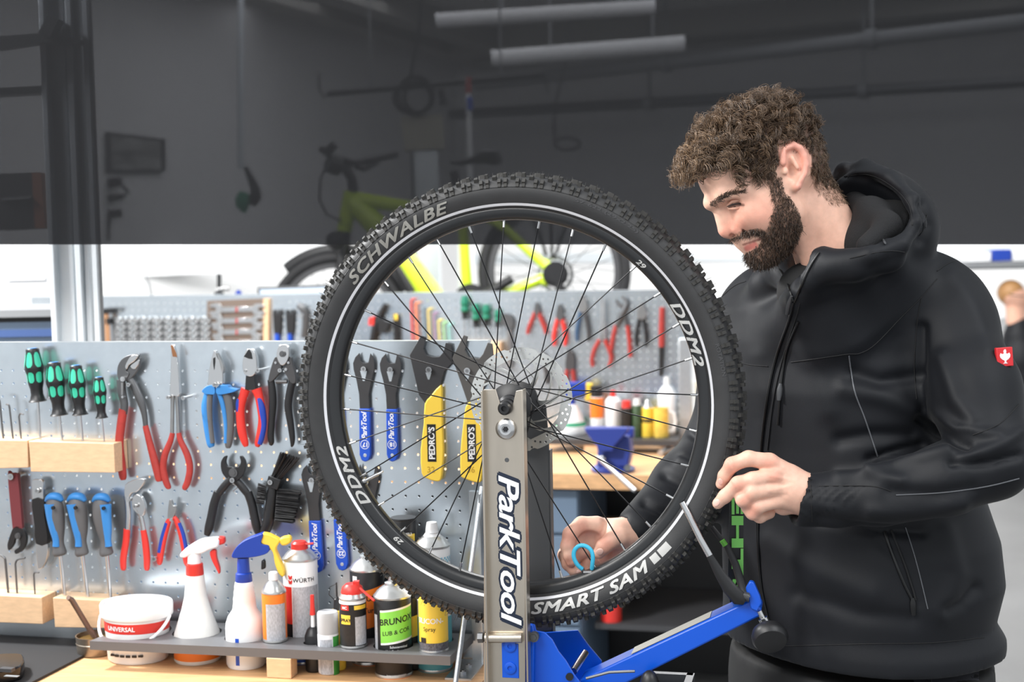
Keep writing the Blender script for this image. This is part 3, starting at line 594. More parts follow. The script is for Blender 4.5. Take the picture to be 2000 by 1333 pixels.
pz(r_, 'left_lever', [(537, 698), (548, 710), (548, 725), (538, 738), (530, 746), (524, 745), (526, 730)], M_dkgrey, .014, .01); pz(r_, 'right_lever', [(566, 698), (571, 712), (577, 735), (576, 748), (568, 748), (556, 728), (556, 715)], M_dkgrey, .014, .01)
tz(r_, 'handle', [(529, 742, 7), (532, 765, 8), (533, 790, 8), (531, 820, 7), (529, 850, 7), (530, 864, 6), (528, 870, 3)], M_black); tz(r_, 'handle', [(572, 742, 8), (566, 768, 8), (563, 795, 8), (568, 830, 7), (571, 855, 6), (571, 868, 4), (569, 873, 2)], M_black)
screw(r_, 551, 692, 6, .031, m_=M_gun); screw(r_, 538, 709, 2.5, .026); screw(r_, 563, 709, 2.5, .026); screw(r_, 558, 722, 3, .026); build('spring_bar', MB().cyl(PF.pt(539, 746, .02), PF.pt(561, 746, .02), .0035), M_gun, r_); hook(546, 724, .03)
r_ = tool('chain_link_pliers', 'black chain link pliers with hooked jaws, spread wide', 'pliers', G, at=(455, 1040))
for sg in (-1, 1):
    f_ = lambda x: 455+sg*(x-455)
    pz(r_, 'jaw', [(f_(x), y) for x, y in ((462, 940), (476, 925), (479, 905), (473, 893), (468, 892), (470, 903), (466, 912), (456, 914), (452, 925), (455, 938))], M_black, .014+.004*(sg > 0), .007)
    tz(r_, 'shank', [(f_(458), 935, 7), (f_(473), 952, 8), (f_(485), 968, 7)], M_black); tz(r_, 'handle', [(f_(484), 962, 9), (f_(492), 985, 9), (f_(497), 1010, 9), (f_(502), 1032, 9), (f_(506), 1046, 6)], M_black)
screw(r_, 455, 924, 9, .027, m_=M_gun); hook(453, 939, .032, 4); build('spring', MB().tube([PF.pt(x, y, .02) for x, y in ((455, 945), (465, 952), (455, 960), (462, 966))], .0012, 6), M_steeld, r_)
r_ = tool('pliers_wrench', 'chrome pliers wrench with red handles', 'pliers', G, at=(268, 1112))
pz(r_, 'head', [(243, 952), (250, 943), (268, 936), (283, 937), (276, 952), (266, 962), (256, 964), (250, 975), (243, 972)], M_steel, .016, .009, 2); pz(r_, 'lower_jaw', [(258, 974), (266, 966), (276, 972), (283, 990), (279, 1008), (268, 1004), (258, 992)], M_steel, .013, .009)
tz(r_, 'shank', [(247, 968, 6), (250, 1000, 6), (249, 1036, 6)], M_steel); tz(r_, 'shank', [(270, 995, 6), (277, 1015, 5), (281, 1040, 5)], M_steel)
tz(r_, 'handle', [(248, 1034, 7), (246, 1060, 7), (241, 1090, 7), (241, 1110, 6), (241, 1115, 3)], M_red); tz(r_, 'handle', [(280, 1036, 6), (284, 1060, 7), (287, 1090, 7), (287, 1110, 6), (287, 1115, 3)], M_red); screw(r_, 250, 977, 4, .028); hook(262, 990, .03, 3.2)
r_ = tool('electronics_snips', 'small electronics snips with red and blue handles', 'pliers', G, at=(335, 1105))
pz(r_, 'head', [(330, 980), (334, 978), (338, 988), (344, 990), (341, 1005), (333, 1018), (327, 1014)], M_steeld, .014, .007)
for sg, q in ((1, [(334, 1012, 4), (328, 1022, 6), (320, 1050, 7), (314, 1080, 7), (312, 1098, 6), (312, 1104, 3)]), (-1, [(340, 1010, 4), (347, 1022, 6), (355, 1045, 7), (361, 1075, 7), (364, 1098, 6), (365, 1106, 3)])):
    tz(r_, 'handle', q, M_red); tz(r_, 'grip_inlay', [(x-3*sg, y, r*.6) for x, y, r in q[1:4]], M_blue, .021)
screw(r_, 334, 1016, 3.5, .026); hook(300, 1093, .035, 4)
G2 = 'flat tools hung on the front tool board'
r_ = tool('cassette_tool', 'flat dark red handled tool with a black hooked claw', 'tool', G2, at=(30, 1080))
pz(r_, 'handle', [(15, 929), (21, 925), (31, 926), (35, 935), (43, 1028), (41, 1033), (27, 1032), (24, 1028)], mat('maroon_handle', c8(112, 46, 52), .5), sm=3); pz(r_, 'claw', [(27, 1030), (41, 1030), (50, 1046), (50, 1062), (43, 1076), (31, 1083), (28, 1076), (38, 1068), (39, 1058), (34, 1050), (28, 1056), (26, 1064), (17, 1076), (14, 1066), (18, 1050)], M_black, sm=3)
screw(r_, 34, 1048, 6, .026, m_=M_gun); hook(20, 932, .028, 5); hook(36, 930, .014, 4)
r_ = tool('tyre_wedge', 'flat steel scraper with a black sleeve', 'tool', G2, at=(78, 1110))
pz(r_, 'hanger', [(62, 940), (66, 937), (80, 937), (84, 942), (85, 978), (63, 978)], M_steel, sm=0); pz(r_, 'sleeve', [(62, 976), (85, 976), (86, 1005), (90, 1030), (92, 1063), (70, 1063), (67, 1030), (64, 1005)], M_black, .012, .012, 2); pz(r_, 'blade', [(70, 1061), (91, 1061), (93, 1080), (89, 1098), (82, 1110), (74, 1112), (72, 1095)], M_steel, sm=3); hook(71, 960, .028, 4)
# brush
r_ = tool('cleaning_brush', 'black bicycle cleaning brush with two bristle heads', 'brush', None, at=(540, 1040))
tz(r_, 'handle', [(534, 946, 9), (531, 970, 11), (527, 1000, 12), (523, 1025, 12), (515, 1042, 9)], M_black, .022)
pz(r_, 'ferrule', [(524, 930), (548, 938), (541, 958), (519, 950)], M_black, .012, .022, 0)
def bristles(root, base0, base1, tip0, tip1, nb, off0, off1, w=.0007):
    q = MB()
    for i in range(nb):
        t = random.random(); o = random.uniform(off0, off1); e = random.uniform(.9, 1.04); j = random.uniform(-.05, .05)
        a = V(*base0)*(1-t)+V(*base1)*t; b = V(*tip0)*(1-t-j)+V(*tip1)*(t+j); b = a+(b-a)*e
        q.tube([PF.pt(*a, o), PF.pt(*b, o+random.uniform(-.004, .004))], [w, w*.6], 4, caps=False)
    return build('bristles', q, M_black, root, kind='stuff')
bristles(r_, (530, 932), (546, 938), (548, 884), (585, 896), 260, .012, .03); bristles(r_, (541, 955), (536, 1018), (588, 960), (575, 1022), 520, .012, .032); bristles(r_, (520, 950), (516, 985), (504, 946), (500, 984), 160, .012, .03, .001)
hook(527, 943, .038, 4)
# ---- blue handled cone wrenches
def cone_wrench(label, cx, y0, y1, w, num, slot=1, tilt=0.0, headw=21, hide=False):
    r_ = tool('cone_wrench', label, 'wrench', 'blue handled cone wrenches', at=(cx, y1), off=.006)
    h = headw; hh = y0+2*h
    pts = [(cx-h*.42, y0+1), (cx-h*.80, y0+h*.45), (cx-h, y0+h), (cx-h*.95, y0+h*1.6), (cx-h*.7, y0+h*2.6), (cx-w, y0+h*3.9), (cx-w+1, y0+111), (cx+w, y0+111), (cx+w-1, y0+h*3.9), (cx+h*.72, y0+h*2.6), (cx+h*.98, y0+h*1.6), (cx+h, y0+h), (cx+h*.9, y0+h*.5), (cx+h*.62, y0+2), (cx+h*.42, y0+h*.95), (cx-h*.1, y0+h*.98), (cx-h*.3, y0+h*.75)]
    sh = [(x+(y-y0)*tilt, y) for x, y in pts]
    pz(r_, 'wrench_plate', sh, M_wr, .006, .004, 0, bev=.0006)
    yb = y0+110; q = [(cx-w-.5, yb), (cx+w+.5, yb), (cx+w+1, y1-14), (cx+w*.7, y1-3), (cx, y1), (cx-w*.7, y1-3), (cx-w-1, y1-14)]
    q = [(x+(y-y0)*tilt, y) for x, y in q]; hd = pz(r_, 'handle', q, M_bluet, .004, .009, 0, bev=.0016)
    fr = PF.fr; s_ = PF.sc(cx)
    def on(px, py, size, up=True):
        a, b = PF.ab(px+(py-y0)*tilt, py, .0133)
        return (lambda x, y, z: fr(a-y*size*s_, b+x*size*s_, .0133)) if up else (lambda x, y, z: fr(a-x*size*s_, b-y*size*s_, .0133))
    build('lettering', MB().text('ParkTool', on(cx-1, (yb+y1)/2-20, 11)), M_white, hd); build('size_number', MB().text(num, on(cx, y1-34, 9, False)), M_white, hd)
    a, b = PF.ab(cx+(y1-34-y0)*tilt, y1-34, .0133); build('size_ring', MB().ring(Fr(fr(a, b, .0131), UAX, ZAX, NRM), 8*s_, 9*s_, 0, .0004, 24), M_white, hd)
    a, b = PF.ab(cx+(y1-13-y0)*tilt, y1-13, .0133); build('hang_hole', MB().lathe(Fr(fr(a, b, .0131), UAX, ZAX, NRM), [(0, .0003), (3.2*s_, .0003), (3.6*s_, 0)], 14), M_galv, hd)
    a, b = PF.ab(cx, y0+h*1.7, .0102); build('keyhole', MB().prism([(a+x*s_, b+y*s_) for x, y in ((-7, 0), (7, 0), (2, -20), (-2, -20))], fr, .0101, .0104), M_galv, r_)
    hook(cx-1+h*1.6*tilt, y0+h*1.55, .018, 4.2)
M_wr = mat('black_oxide_steel', c8(58, 58, 60), .5, .3)
cone_wrench('blue handled cone wrench framed by spokes, left one of the pair', 710, 689, 903, 10, '17', tilt=.014); cone_wrench('blue handled cone wrench framed by spokes, right one of the pair beside the yellow handles', 762, 690, 903, 10, '18', tilt=.02)
cone_wrench('blue handled cone wrench mostly hidden behind the left side of the rim', 655, 692, 900, 10, '21', tilt=.02)
cone_wrench('blue handled cone wrench behind the tyre, right of the cleaning brush', 607, 908, 1120, 11, '21', tilt=.06, headw=20); cone_wrench('blue handled cone wrench hanging lowest, marked 22', 655, 905, 1116, 11, '22', tilt=.065, headw=20)
r_ = tool('open_wrench', 'dark open jaw wrench seen between spokes near the rim lettering', 'wrench', None, at=(715, 1000), off=.006)
pz(r_, 'wrench_plate', [(703, 908), (697, 925), (697, 945), (704, 965), (712, 990), (716, 1020), (727, 1020), (728, 990), (735, 960), (740, 935), (738, 915), (733, 911), (729, 930), (716, 935), (708, 926)], M_wr, .006, .004, 0); hook(714, 943, .018, 4.2)
# ---- yellow handled flat wrenches
def pedro(label, head, handle, m_head, num, nx, ny, tx, ty, hx, hy):
    r_ = tool('headset_wrench', label, 'wrench', 'yellow handled flat wrenches', at=(handle[0][0], 940), off=.006)
    pz(r_, 'wrench_plate', head, m_head, .006, .005, 0); hd = pz(r_, 'handle', handle, M_yellow, .003, .0115, 2, bev=.0022)
    s_ = PF.sc(tx); fr = PF.fr; a, b = PF.ab(tx, ty, .015)
    pl_ = [(a+x*s_, b+y*s_) for x, y in ((-9, -37), (9, -37), (9, 37), (-9, 37))]; build('badge', MB().prism(pl_, fr, .0144, .0148), M_black, hd)
    build('lettering', MB().text('PEDROS', lambda x, y, z: fr(a-y*13*s_, b+x*13.5*s_, .0151)), M_white, hd)
    a2, b2 = PF.ab(nx, ny, .015); build('size_number', MB().text(num, lambda x, y, z: fr(a2+x*12*s_, b2+y*12*s_, .0149)), mat('embossed_'+num, c8(190, 150, 40), .5), hd)
    a3, b3 = PF.ab(hx, hy+9, .0112); build('keyhole', MB().prism([(a3+x*s_, b3+y*s_) for x, y in ((-6, 4), (6, 4), (1.5, -10), (-1.5, -10))], fr, .0111, .0114), M_galv, r_); hook(hx, hy, .02, 5)
pedro('black flat wrench with yellow handle marked 32', [(822, 656), (832, 659), (827, 682), (832, 694), (845, 698), (858, 697), (866, 688), (870, 670), (882, 673), (884, 709), (868, 726), (860, 755), (830, 788), (818, 772), (800, 694)], [(861, 752), (863, 780), (864, 830), (866, 880), (864, 915), (861, 938), (850, 941), (832, 935), (823, 925), (821, 880), (827, 830), (829, 790), (840, 775)], M_wr, '32', 842, 918, 843, 866, 837, 723)
pedro('grey flat wrench with yellow handle marked 36, half behind the brake disc', [(905, 655), (913, 658), (908, 685), (915, 698), (935, 701), (943, 692), (952, 670), (961, 672), (965, 710), (955, 740), (938, 770), (915, 792), (897, 740), (883, 700)], [(938, 768), (941, 800), (941, 850), (943, 900), (941, 930), (938, 943), (925, 942), (903, 934), (899, 925), (899, 880), (904, 830), (909, 795), (920, 782)], mat('grey_steel_plate', c8(92, 90, 88), .5, .3), '36', 920, 918, 921, 866, 912, 725)
# ---- bracket that carries the right end of the board
r_ = thing('board_bracket', 'galvanised angle bracket with diagonal brace at the right end of the front board', 'bracket', PF.fr(PF.ab(935, 1300)[0], ZB-PF.o[2], .05))
a0 = PF.ab(918, 1000)[0]; a1 = PF.ab(946, 1000)[0]; zb = ZB-PF.o[2]
build('upright', MB().box(PF.fr, a0, a1, zb, PF.ab(930, 960)[1], .002, .005).box(PF.fr, a1-.003, a1, zb, PF.ab(930, 960)[1], .005, .03), M_galv, r_)
build('foot', MB().box(PF.fr, a0-.02, a1, zb, zb+.003, .005, .12), M_galv, r_)
build('brace', MB().cyl(PF.pt(941, 952, .012), PF.pt(889, 1340, .17), .0045), M_galv, r_)
for o in (.05, .09): q = PF.fr(a0+.005, zb+.003, o); build('bolt', MB().cyl(q, q+ZAX*.004, .006, n=6).cyl(q+ZAX*.004, q+ZAX*.006, .003, n=10), M_steel, r_)

# ================================================================ grey tray with round openings and what stands in it
from mathutils.geometry import delaunay_2d_cdt
def holed(outer, holes, fr, z0, z1, mb=None, nseg=28):
    pts = list(outer); edges = [(i, (i+1) % len(outer)) for i in range(len(outer))]
    for (cx, cy, r) in holes:
        k = len(pts); pts += [(cx+r*math.cos(2*math.pi*i/nseg), cy+r*math.sin(2*math.pi*i/nseg)) for i in range(nseg)]; edges += [(k+i, k+(i+1) % nseg) for i in range(nseg)]
    v, e, f, *_ = delaunay_2d_cdt([Vector(p) for p in pts], edges, [], 1, 1e-7)
    keep = []
    po = np.array(outer)
    def inside(x, y):
        c = False; j = len(po)-1
        for i in range(len(po)):
            if (po[i][1] > y) != (po[j][1] > y) and x < (po[j][0]-po[i][0])*(y-po[i][1])/(po[j][1]-po[i][1])+po[i][0]: c = not c
            j = i
        return c
    for t in f:
        x = sum(v[i][0] for i in t)/3; y = sum(v[i][1] for i in t)/3
        if any((x-cx)**2+(y-cy)**2 < (r*.985)**2 for cx, cy, r in holes) or not inside(x, y): continue
        keep.append(tuple(t))
    n = len(v); vs = [fr(p[0], p[1], z1) for p in v]+[fr(p[0], p[1], z0) for p in v]
    fs_ = keep+[tuple(i+n for i in t[::-1]) for t in keep]
    cnt = {}
    for t in keep:
        for i in range(3): a, b = t[i], t[(i+1) % 3]; cnt[(a, b)] = 1
    for (a, b) in cnt:
        if (b, a) not in cnt: fs_.append((a, n+a, n+b, b))
    return (mb or MB()).add(vs, fs_)
def base(xc, yb, w, z):                          # centre of a round foot seen at (xc, yb), w pixels wide
    p = Pz(xc, yb, z); d = nz(V(p[0], p[1], 0)); r = w/2*p[1]/FPX; p = Pz(xc, yb, z)+d*r; r = w/2*p[1]/FPX; return V(p[0], p[1], z), r
def zat(xc, y, c): return P(xc, y, c[1])[2]
HOLES = []
M_wlabel = mat('white_label', c8(232, 233, 236), .5, var=.05, vscale=200, stretch=(1, 1, 6))
M_textlab = mat('small_print_label', c8(176, 178, 184), .5, var=.22, vscale=500, stretch=(1, 1, .35))
M_dome = mat('can_dome', c8(206, 206, 204), .3, .9)
def wrapf(c, r, z, size, da=0.0):
    d = nz(V(c[0], c[1], 0)); rt = V(d[1], -d[0], 0)
    def f(x, y, w):
        t = da+x*size/r; return c+(-d*math.cos(t)+rt*math.sin(t))*(r+.0006)+ZAX*(z-c[2]+y*size)
    return f
def band(c, r, z0, z1, d0, d1, slope=0.0, off=.0003, n=20):
    d = nz(V(c[0], c[1], 0)); rt = V(d[1], -d[0], 0); vs, fs_ = [], []
    for i in range(n+1):
        t = d0+(d1-d0)*i/n
        for z in (z0, z1): vs.append(c+(-d*math.cos(t)+rt*math.sin(t))*(r+off)+ZAX*(z-c[2]+slope*r*math.sin(t)))
    for i in range(n): fs_.append((2*i, 2*i+2, 2*i+3, 2*i+1))
    return MB().add(vs, fs_)
def can(name, label, xc, ytop, yb, w, z, m_body, hole=True, shoulder=.75, neck=.6, cap=None, rim=True, group='spray cans in the grey tray', cat='spray can', capm=None):
    c, r = base(xc, yb, w, z); zt = zat(xc, ytop, c); fr = Fr(c, (1, 0, 0), (0, 1, 0), ZAX)
    root = thing(name, label, cat, c, group)
    if hole: HOLES.append((c, r))
    H = (zt-c[2])*shoulder
    build('body', MB().lathe(fr, [(0, .0005), (r*.88, .0005), (r*.97, .002), (r, .005), (r, H-.002), (r*.97, H)], 40), m_body, root)
    if rim:
        build('bottom_rim', MB().lathe(fr, [(r*.95, .0), (r*1.02, .001), (r*1.02, .004), (r, .006)], 40), M_dome, root)
        build('dome', MB().lathe(fr, [(r*.97, H), (r*1.02, H+.001), (r*1.02, H+.004), (r*.95, H+.006), (r*.82, H+.012), (r*neck, H+.018), (r*.4, H+.022), (r*.38, H+.026), (0, H+.026)], 40), M_dome, root)
    return root, c, r, H, zt-c[2], fr
# bucket
c, r = base(271, 1304, 130, ZB); zt = zat(271, 1190, c); fr = Fr(c, UAX, -NRM, ZAX); H = zt-ZB+.004
r_ = thing('plastic_bucket', 'oval white plastic tub with lid, red stripe and wire handle', 'bucket', c); HOLES.append((c, r*.98))
build('tub', MB().lathe(fr, [(0, .0005), (r*.88, .0005), (r*.93, .004), (r*1.0, H*.75), (r*1.03, H)], 48, sy=.85), M_white, r_); build('lid', MB().lathe(fr, [(r*1.10, H-.014), (r*1.12, H-.012), (r*1.13, H+.006), (r*1.10, H+.010), (r*1.02, H+.010), (r*1.0, H+.006), (0, H+.006)], 48, sy=.85), M_white, r_)
build('stripe', MB().lathe(fr, [(r*.992, H*.60), (r*1.008, H*.79)], 48, sy=.85, caps=False), M_red, r_)
def tubmap(size, z, rr):
    def f(x, y, w):
        t = -math.pi/2-.12+x*size/r; return fr(rr*math.cos(t), .85*rr*math.sin(t), z+y*size)
    return f
build('lettering', MB().text('UNIVERSAL', tubmap(.0085, H*.70, r*1.018)), M_white, r_); build('handle', MB().tube([fr(r*1.13*math.cos(t), -.93*r*abs(math.sin(t))-.004, H-.012-.050*math.sin(t)) for t in np.linspace(0.0, math.pi, 24)], .003, 8), M_white, r_)
q = MB()
for i in range(6): a = -math.pi/2-.5+.2*i; p = fr(r*.95*math.cos(a), .85*r*.95*math.sin(a), H*.18); q.box(Fr(p, UAX, -NRM, ZAX), -.004, .004, -.002, .002, -.002, .002)
build('pictograms', q, M_black, r_)
# trigger bottle with red cap
c, r = base(387, 1302, 92, ZB); fr = Fr(c, (1, 0, 0), (0, 1, 0), ZAX); sp = c[1]/FPX; HOLES.append((c, r))
r_ = thing('spray_bottle', 'worn white cone shaped spray bottle with white and red trigger head', 'spray bottle', c); zz = lambda y, x=387: zat(x, y, c)-ZB
build('bottle', MB().lathe(fr, [(0, .0005), (r*.94, .0005), (r, .004), (r, zz(1245)), (r*.96, zz(1235)), (r*.62, zz(1190)), (r*.48, zz(1165)), (r*.42, zz(1140)), (r*.40, zz(1125)), (r*.36, zz(1122))], 40), M_offwhite, r_)
build('orange_label', MB().lathe(fr, [(r*1.004, .008), (r*1.004, .03)], 40, caps=False), M_orange, r_); build('black_line', MB().lathe(fr, [(r*1.006, zz(1249)), (r*1.006, zz(1246))], 40, caps=False), M_black, r_)
build('collar', MB().lathe(fr, [(r*.36, zz(1124)), (r*.38, zz(1122)), (r*.36, zz(1102)), (r*.32, zz(1100))], 30), M_red, r_); build('neck', MB().lathe(fr, [(r*.30, zz(1102)), (r*.28, zz(1080)), (r*.26, zz(1072))], 24), M_white, r_)
def hp(pts, name, m_, off=0, t=.012, sm=3): return build(name, MB().prism([(P(x, y, c[1])[0], P(x, y, c[1])[2]) for x, y in (cr(pts, True, sm) if sm else pts)], Fr((0, c[1], 0), (1, 0, 0), ZAX, (0, -1, 0)), off-t, off+t), m_, r_, bevel=.003)
hp([(353, 1083), (365, 1070), (388, 1056), (405, 1052), (428, 1051), (428, 1066), (412, 1072), (395, 1080), (375, 1082), (362, 1088)], 'head', M_white)
hp([(427, 1048), (440, 1049), (441, 1061), (428, 1065)], 'nozzle', M_red, 0, .008, 0); hp([(411, 1077), (422, 1074), (424, 1090), (430, 1110), (429, 1121), (422, 1108), (414, 1092)], 'trigger', M_red, 0, .006)
# trigger bottle blue and yellow
c, r = base(482, 1311, 78, ZB); fr = Fr(c, (1, 0, 0), (0, 1, 0), ZAX); HOLES.append((c, r))
r_ = thing('spray_bottle', 'white ribbed spray bottle with blue head and yellow trigger', 'spray bottle', c); zz = lambda y, x=482: zat(x, y, c)-ZB
build('bottle', MB().lathe(fr, [(0, .0005), (r*.93, .0005), (r, .006), (r, zz(1225)), (r*.97, zz(1215)), (r*.86, zz(1203)), (r*.62, zz(1190)), (r*.56, zz(1172)), (r*.58, zz(1170)), (r*.52, zz(1160)), (r*.54, zz(1158)), (r*.48, zz(1148)), (r*.50, zz(1146)), (r*.44, zz(1136))], 40), M_white, r_, ang=50)
build('volume_marks', band(c, r, ZB+zz(1290), ZB+zz(1238), -.55, -.35, n=3), M_bluet, r_); build('collar', MB().lathe(fr, [(r*.40, zz(1138)), (r*.43, zz(1136)), (r*.40, zz(1120)), (r*.33, zz(1118))], 30), M_blue, r_); build('neck', MB().lathe(fr, [(r*.33, zz(1120)), (r*.29, zz(1090))], 24), M_blue, r_)
hp([(455, 1083), (463, 1068), (480, 1054), (505, 1044), (516, 1042), (512, 1060), (527, 1064), (525, 1078), (500, 1086), (470, 1088), (458, 1088)], 'head', M_blue)
hp([(506, 1056), (512, 1042), (524, 1042), (534, 1046), (548, 1054), (545, 1062), (540, 1072), (545, 1086), (556, 1112), (555, 1126), (546, 1120), (538, 1100), (534, 1078), (522, 1066)], 'trigger', M_yellow, 0, .009); hp([(546, 1052), (565, 1046), (570, 1050), (568, 1060), (552, 1066)], 'nozzle', M_yellow, 0, .007, 2); hp([(511, 1094), (519, 1094), (520, 1110), (510, 1114)], 'lever_tip', M_black, 0, .004, 0)
# cans
CL = M_dome
rt, c, r, H, HT, fr = can('spray_can', 'tall white can with dark brand lettering, red nozzle and red stripe', 592, 1093, 1300, 68, ZB, M_white, shoulder=1)
zW = lambda y: zat(592, y, c)
build('small_print', band(c, r, zW(1270), zW(1140), -.5, 1.25), M_textlab, rt); build('red_stripe', band(c, r, zW(1212), zW(1140), -1.35, -.55), M_red, rt); build('black_stripe', band(c, r, zW(1256), zW(1212), -1.35, -.55), M_black, rt); build('blue_band', band(c, r, zW(1296), zW(1280), -1.4, 1.4), M_bluet, rt)
build('lettering', MB().text('WURTH', wrapf(c, r, zW(1126), .0095, .18)), M_black, rt)
q = MB(); f_ = wrapf(c, r, zW(1126), .01, -.62)
for y in (-.42, .42): q.add([f_(x, y+s, 0) for x, s in ((-.45, .36), (-.18, .36), (0, .12), (.18, .36), (.45, .36), (.3, -.36), (-.3, -.36))], [tuple(range(7))])
build('emblem', q, M_red, rt); build('nozzle', MB().lathe(fr, [(r*.5, H+.020), (r*.48, H+.030), (r*.36, H+.034), (0, H+.034)], 20).cyl(fr(r*.3, -r*.2, H+.029), fr(r*.85, -r*.3, H+.031), .002, n=8), M_red, rt)
rt, c, r, H, HT, fr = can('spray_can', 'small orange can with white cap standing on the tray', 538, 1158, 1258, 48, ZS+.0003, M_orange, hole=False, shoulder=1); zW = lambda y: zat(538, y, c)
build('small_print', band(c, r, zW(1250), zW(1176), -.75, 1.0), M_textlab, rt); build('cap', MB().lathe(fr, [(r*.40, H+.018), (r*.38, H+.036), (r*.3, H+.038), (0, H+.038)], 20), M_white, rt)
rt, c, r, H, HT, fr = can('spray_can', 'black printed small can with red nozzle and straw, standing on the tray', 691, 1170, 1269, 53, ZS+.0003, M_white, hole=False, shoulder=1); zW = lambda y: zat(691, y, c)
M_print = mat('black_print', c8(26, 26, 27), .45, var=.3, vscale=160)
build('black_label', band(c, r, zW(1260), zW(1176), -1.5, 1.5, off=.0003), M_print, rt); build('small_print', band(c, r, zW(1255), zW(1200), .15, 1.2, off=.0006), M_textlab, rt); build('yellow_panel', band(c, r, zW(1214), zW(1196), -1.0, -.2, off=.0006), M_yellow, rt); build('red_panel', band(c, r, zW(1187), zW(1177), -1.0, -.3, off=.0006), M_red, rt); build('yellow_strip', band(c, r, zW(1186), zW(1178), .1, 1.2, off=.0006), M_yellow, rt)
build('lettering', MB().text('SPRAY', wrapf(c, r+.0006, zW(1206), .006, -.6)), M_black, rt); build('red_lettering', MB().text('MC', wrapf(c, r+.0006, zW(1182), .005, -.62)), M_white, rt)
build('nozzle', MB().lathe(fr, [(r*.86, H+.004), (r*.84, H+.014), (r*.74, H+.022), (r*.5, H+.027), (0, H+.027)], 26).box(fr, r*.1, r*.55, -r*.3, r*.2, H+.024, H+.032), M_red, rt); build('straw', MB().cyl(P(703, 1150, c[1]-.01), P(731, 1174, c[1]-.035), .0022, n=8), M_red, rt)
rt, c, r, H, HT, fr = can('spray_can', 'large black and orange lubricant can behind the small red nozzled can', 721, 1113, 1302, 67, ZB, M_black, shoulder=1); zW = lambda y: zat(721, y, c)
build('orange_panel', band(c, r, zW(1220), zW(1146), -.75, 1.3, slope=.22), M_orange, rt); build('lettering', MB().text('BRUNOX', wrapf(c, r, zW(1162), .010, .35)), M_black, rt); build('sub_lettering', MB().text('Turbo', wrapf(c, r, zW(1185), .009, .25)), M_black, rt); build('white_panel', band(c, r, zW(1150), zW(1120), -.95, -.62), M_white, rt); build('orange_base', band(c, r, zW(1296), zW(1290), -1.3, 1.3), M_orange, rt)
rt, c, r, H, HT, fr = can('spray_can', 'black and green lubricant can in front below the tyre', 770, 1166, 1328, 74, ZB, M_black, shoulder=1); zW = lambda y: zat(770, y, c)
build('green_panel', band(c, r, zW(1245), zW(1186), -.72, 1.35, slope=.14), M_greenp, rt); build('white_edge', band(c, r, zW(1249), zW(1245), -.72, 1.35, slope=.14), M_white, rt); build('white_edge', band(c, r, zW(1186), zW(1182), -.72, 1.35, slope=.14), M_white, rt)
def slopef(c, r, z, size, da, sl):
    g = wrapf(c, r, z, size, da)
    return lambda x, y, w: g(x, y, w)+ZAX*(sl*r*math.sin(da+x*size/r))
build('lettering', MB().text('BRUNOX', slopef(c, r, zW(1205), .0115, .25, .14)), M_black, rt); build('sub_lettering', MB().text('LUB & COR', slopef(c, r, zW(1227), .0075, .22, .14)), M_black, rt); build('print_line', MB().text('Schmier', wrapf(c, r, zW(1255), .0042, .3)), M_white, rt); build('print_line', MB().text('High', wrapf(c, r, zW(1263), .0046, .2)), M_white, rt); build('print_line', MB().text('long', wrapf(c, r, zW(1310), .004, .15)), M_white, rt); build('print_panel', band(c, r, zW(1278), zW(1266), -.3, .05), M_white, rt); build('side_text', band(c, r, zW(1272), zW(1195), -1.25, -.95), M_textlab, rt); build('orange_line', band(c, r, zW(1318), zW(1315), -.6, 1.2), M_orange, rt)
build('valve', MB().lathe(fr, [(r*.4, H+.026), (r*.2, H+.028), (r*.18, H+.036), (0, H+.036)], 16), CL, rt)
rt, c, r, H, HT, fr = can('spray_can', 'yellow silicone spray can at the right end of the tray', 848, 1130, 1278, 58, ZS+.0003, M_yellow, hole=False, shoulder=1); zW = lambda y: zat(848, y, c)
build('grey_panel', band(c, r, zW(1270), zW(1250), -1.5, 1.5), mat('tyre_print', c8(90, 90, 96), .5, var=.5, vscale=300), rt); build('white_foot', band(c, r, zW(1277), zW(1270), -1.5, 1.5), M_white, rt); build('lettering', MB().text('SILICON-', wrapf(c, r, zW(1207), .0095, -.28)), M_white, rt); build('sub_lettering', MB().text('Spray', wrapf(c, r, zW(1224), .0095, -.3)), M_black, rt); build('badge', band(c, r, zW(1250), zW(1240), -1.0, -.55, off=.0006), M_black, rt)
rt, c, r, H, HT, fr = can('spray_can', 'white can with blue chequered band behind the wheel rim', 850, 1068, 1316, 70, ZB, M_white, shoulder=1); zW = lambda y: zat(850, y, c)
q = MB()
for i in range(26):
    for j in range(3):
        if (i+j) % 2: a = -1.5+3.0*i/26; z0 = zW(1084)-.0035*(j+1); v_ = band(c, r, z0, z0+.0035, a, a+3.0/26, n=1); q.add(np.concatenate(v_.v), v_.f)
build('chequer_band', q, mat('pale_blue_print', c8(120, 190, 215), .5), rt); build('teal_foot', band(c, r, zW(1312), zW(1200), -1.5, 1.5), mat('teal_print', c8(96, 176, 186), .5), rt); build('cap', MB().lathe(fr, [(r*.55, H+.018), (r*.36, H+.026), (r*.34, H+.034), (r*.28, H+.044), (0, H+.044)], 20), M_white, rt)
rt, c, r, H, HT, fr = can('plastic_bottle', 'black bottle with yellow tag behind the wheel rim', 795, 1015, 1306, 52, ZB, M_black, shoulder=1, rim=False, cat='bottle', group=None); zW = lambda y: zat(795, y, c)
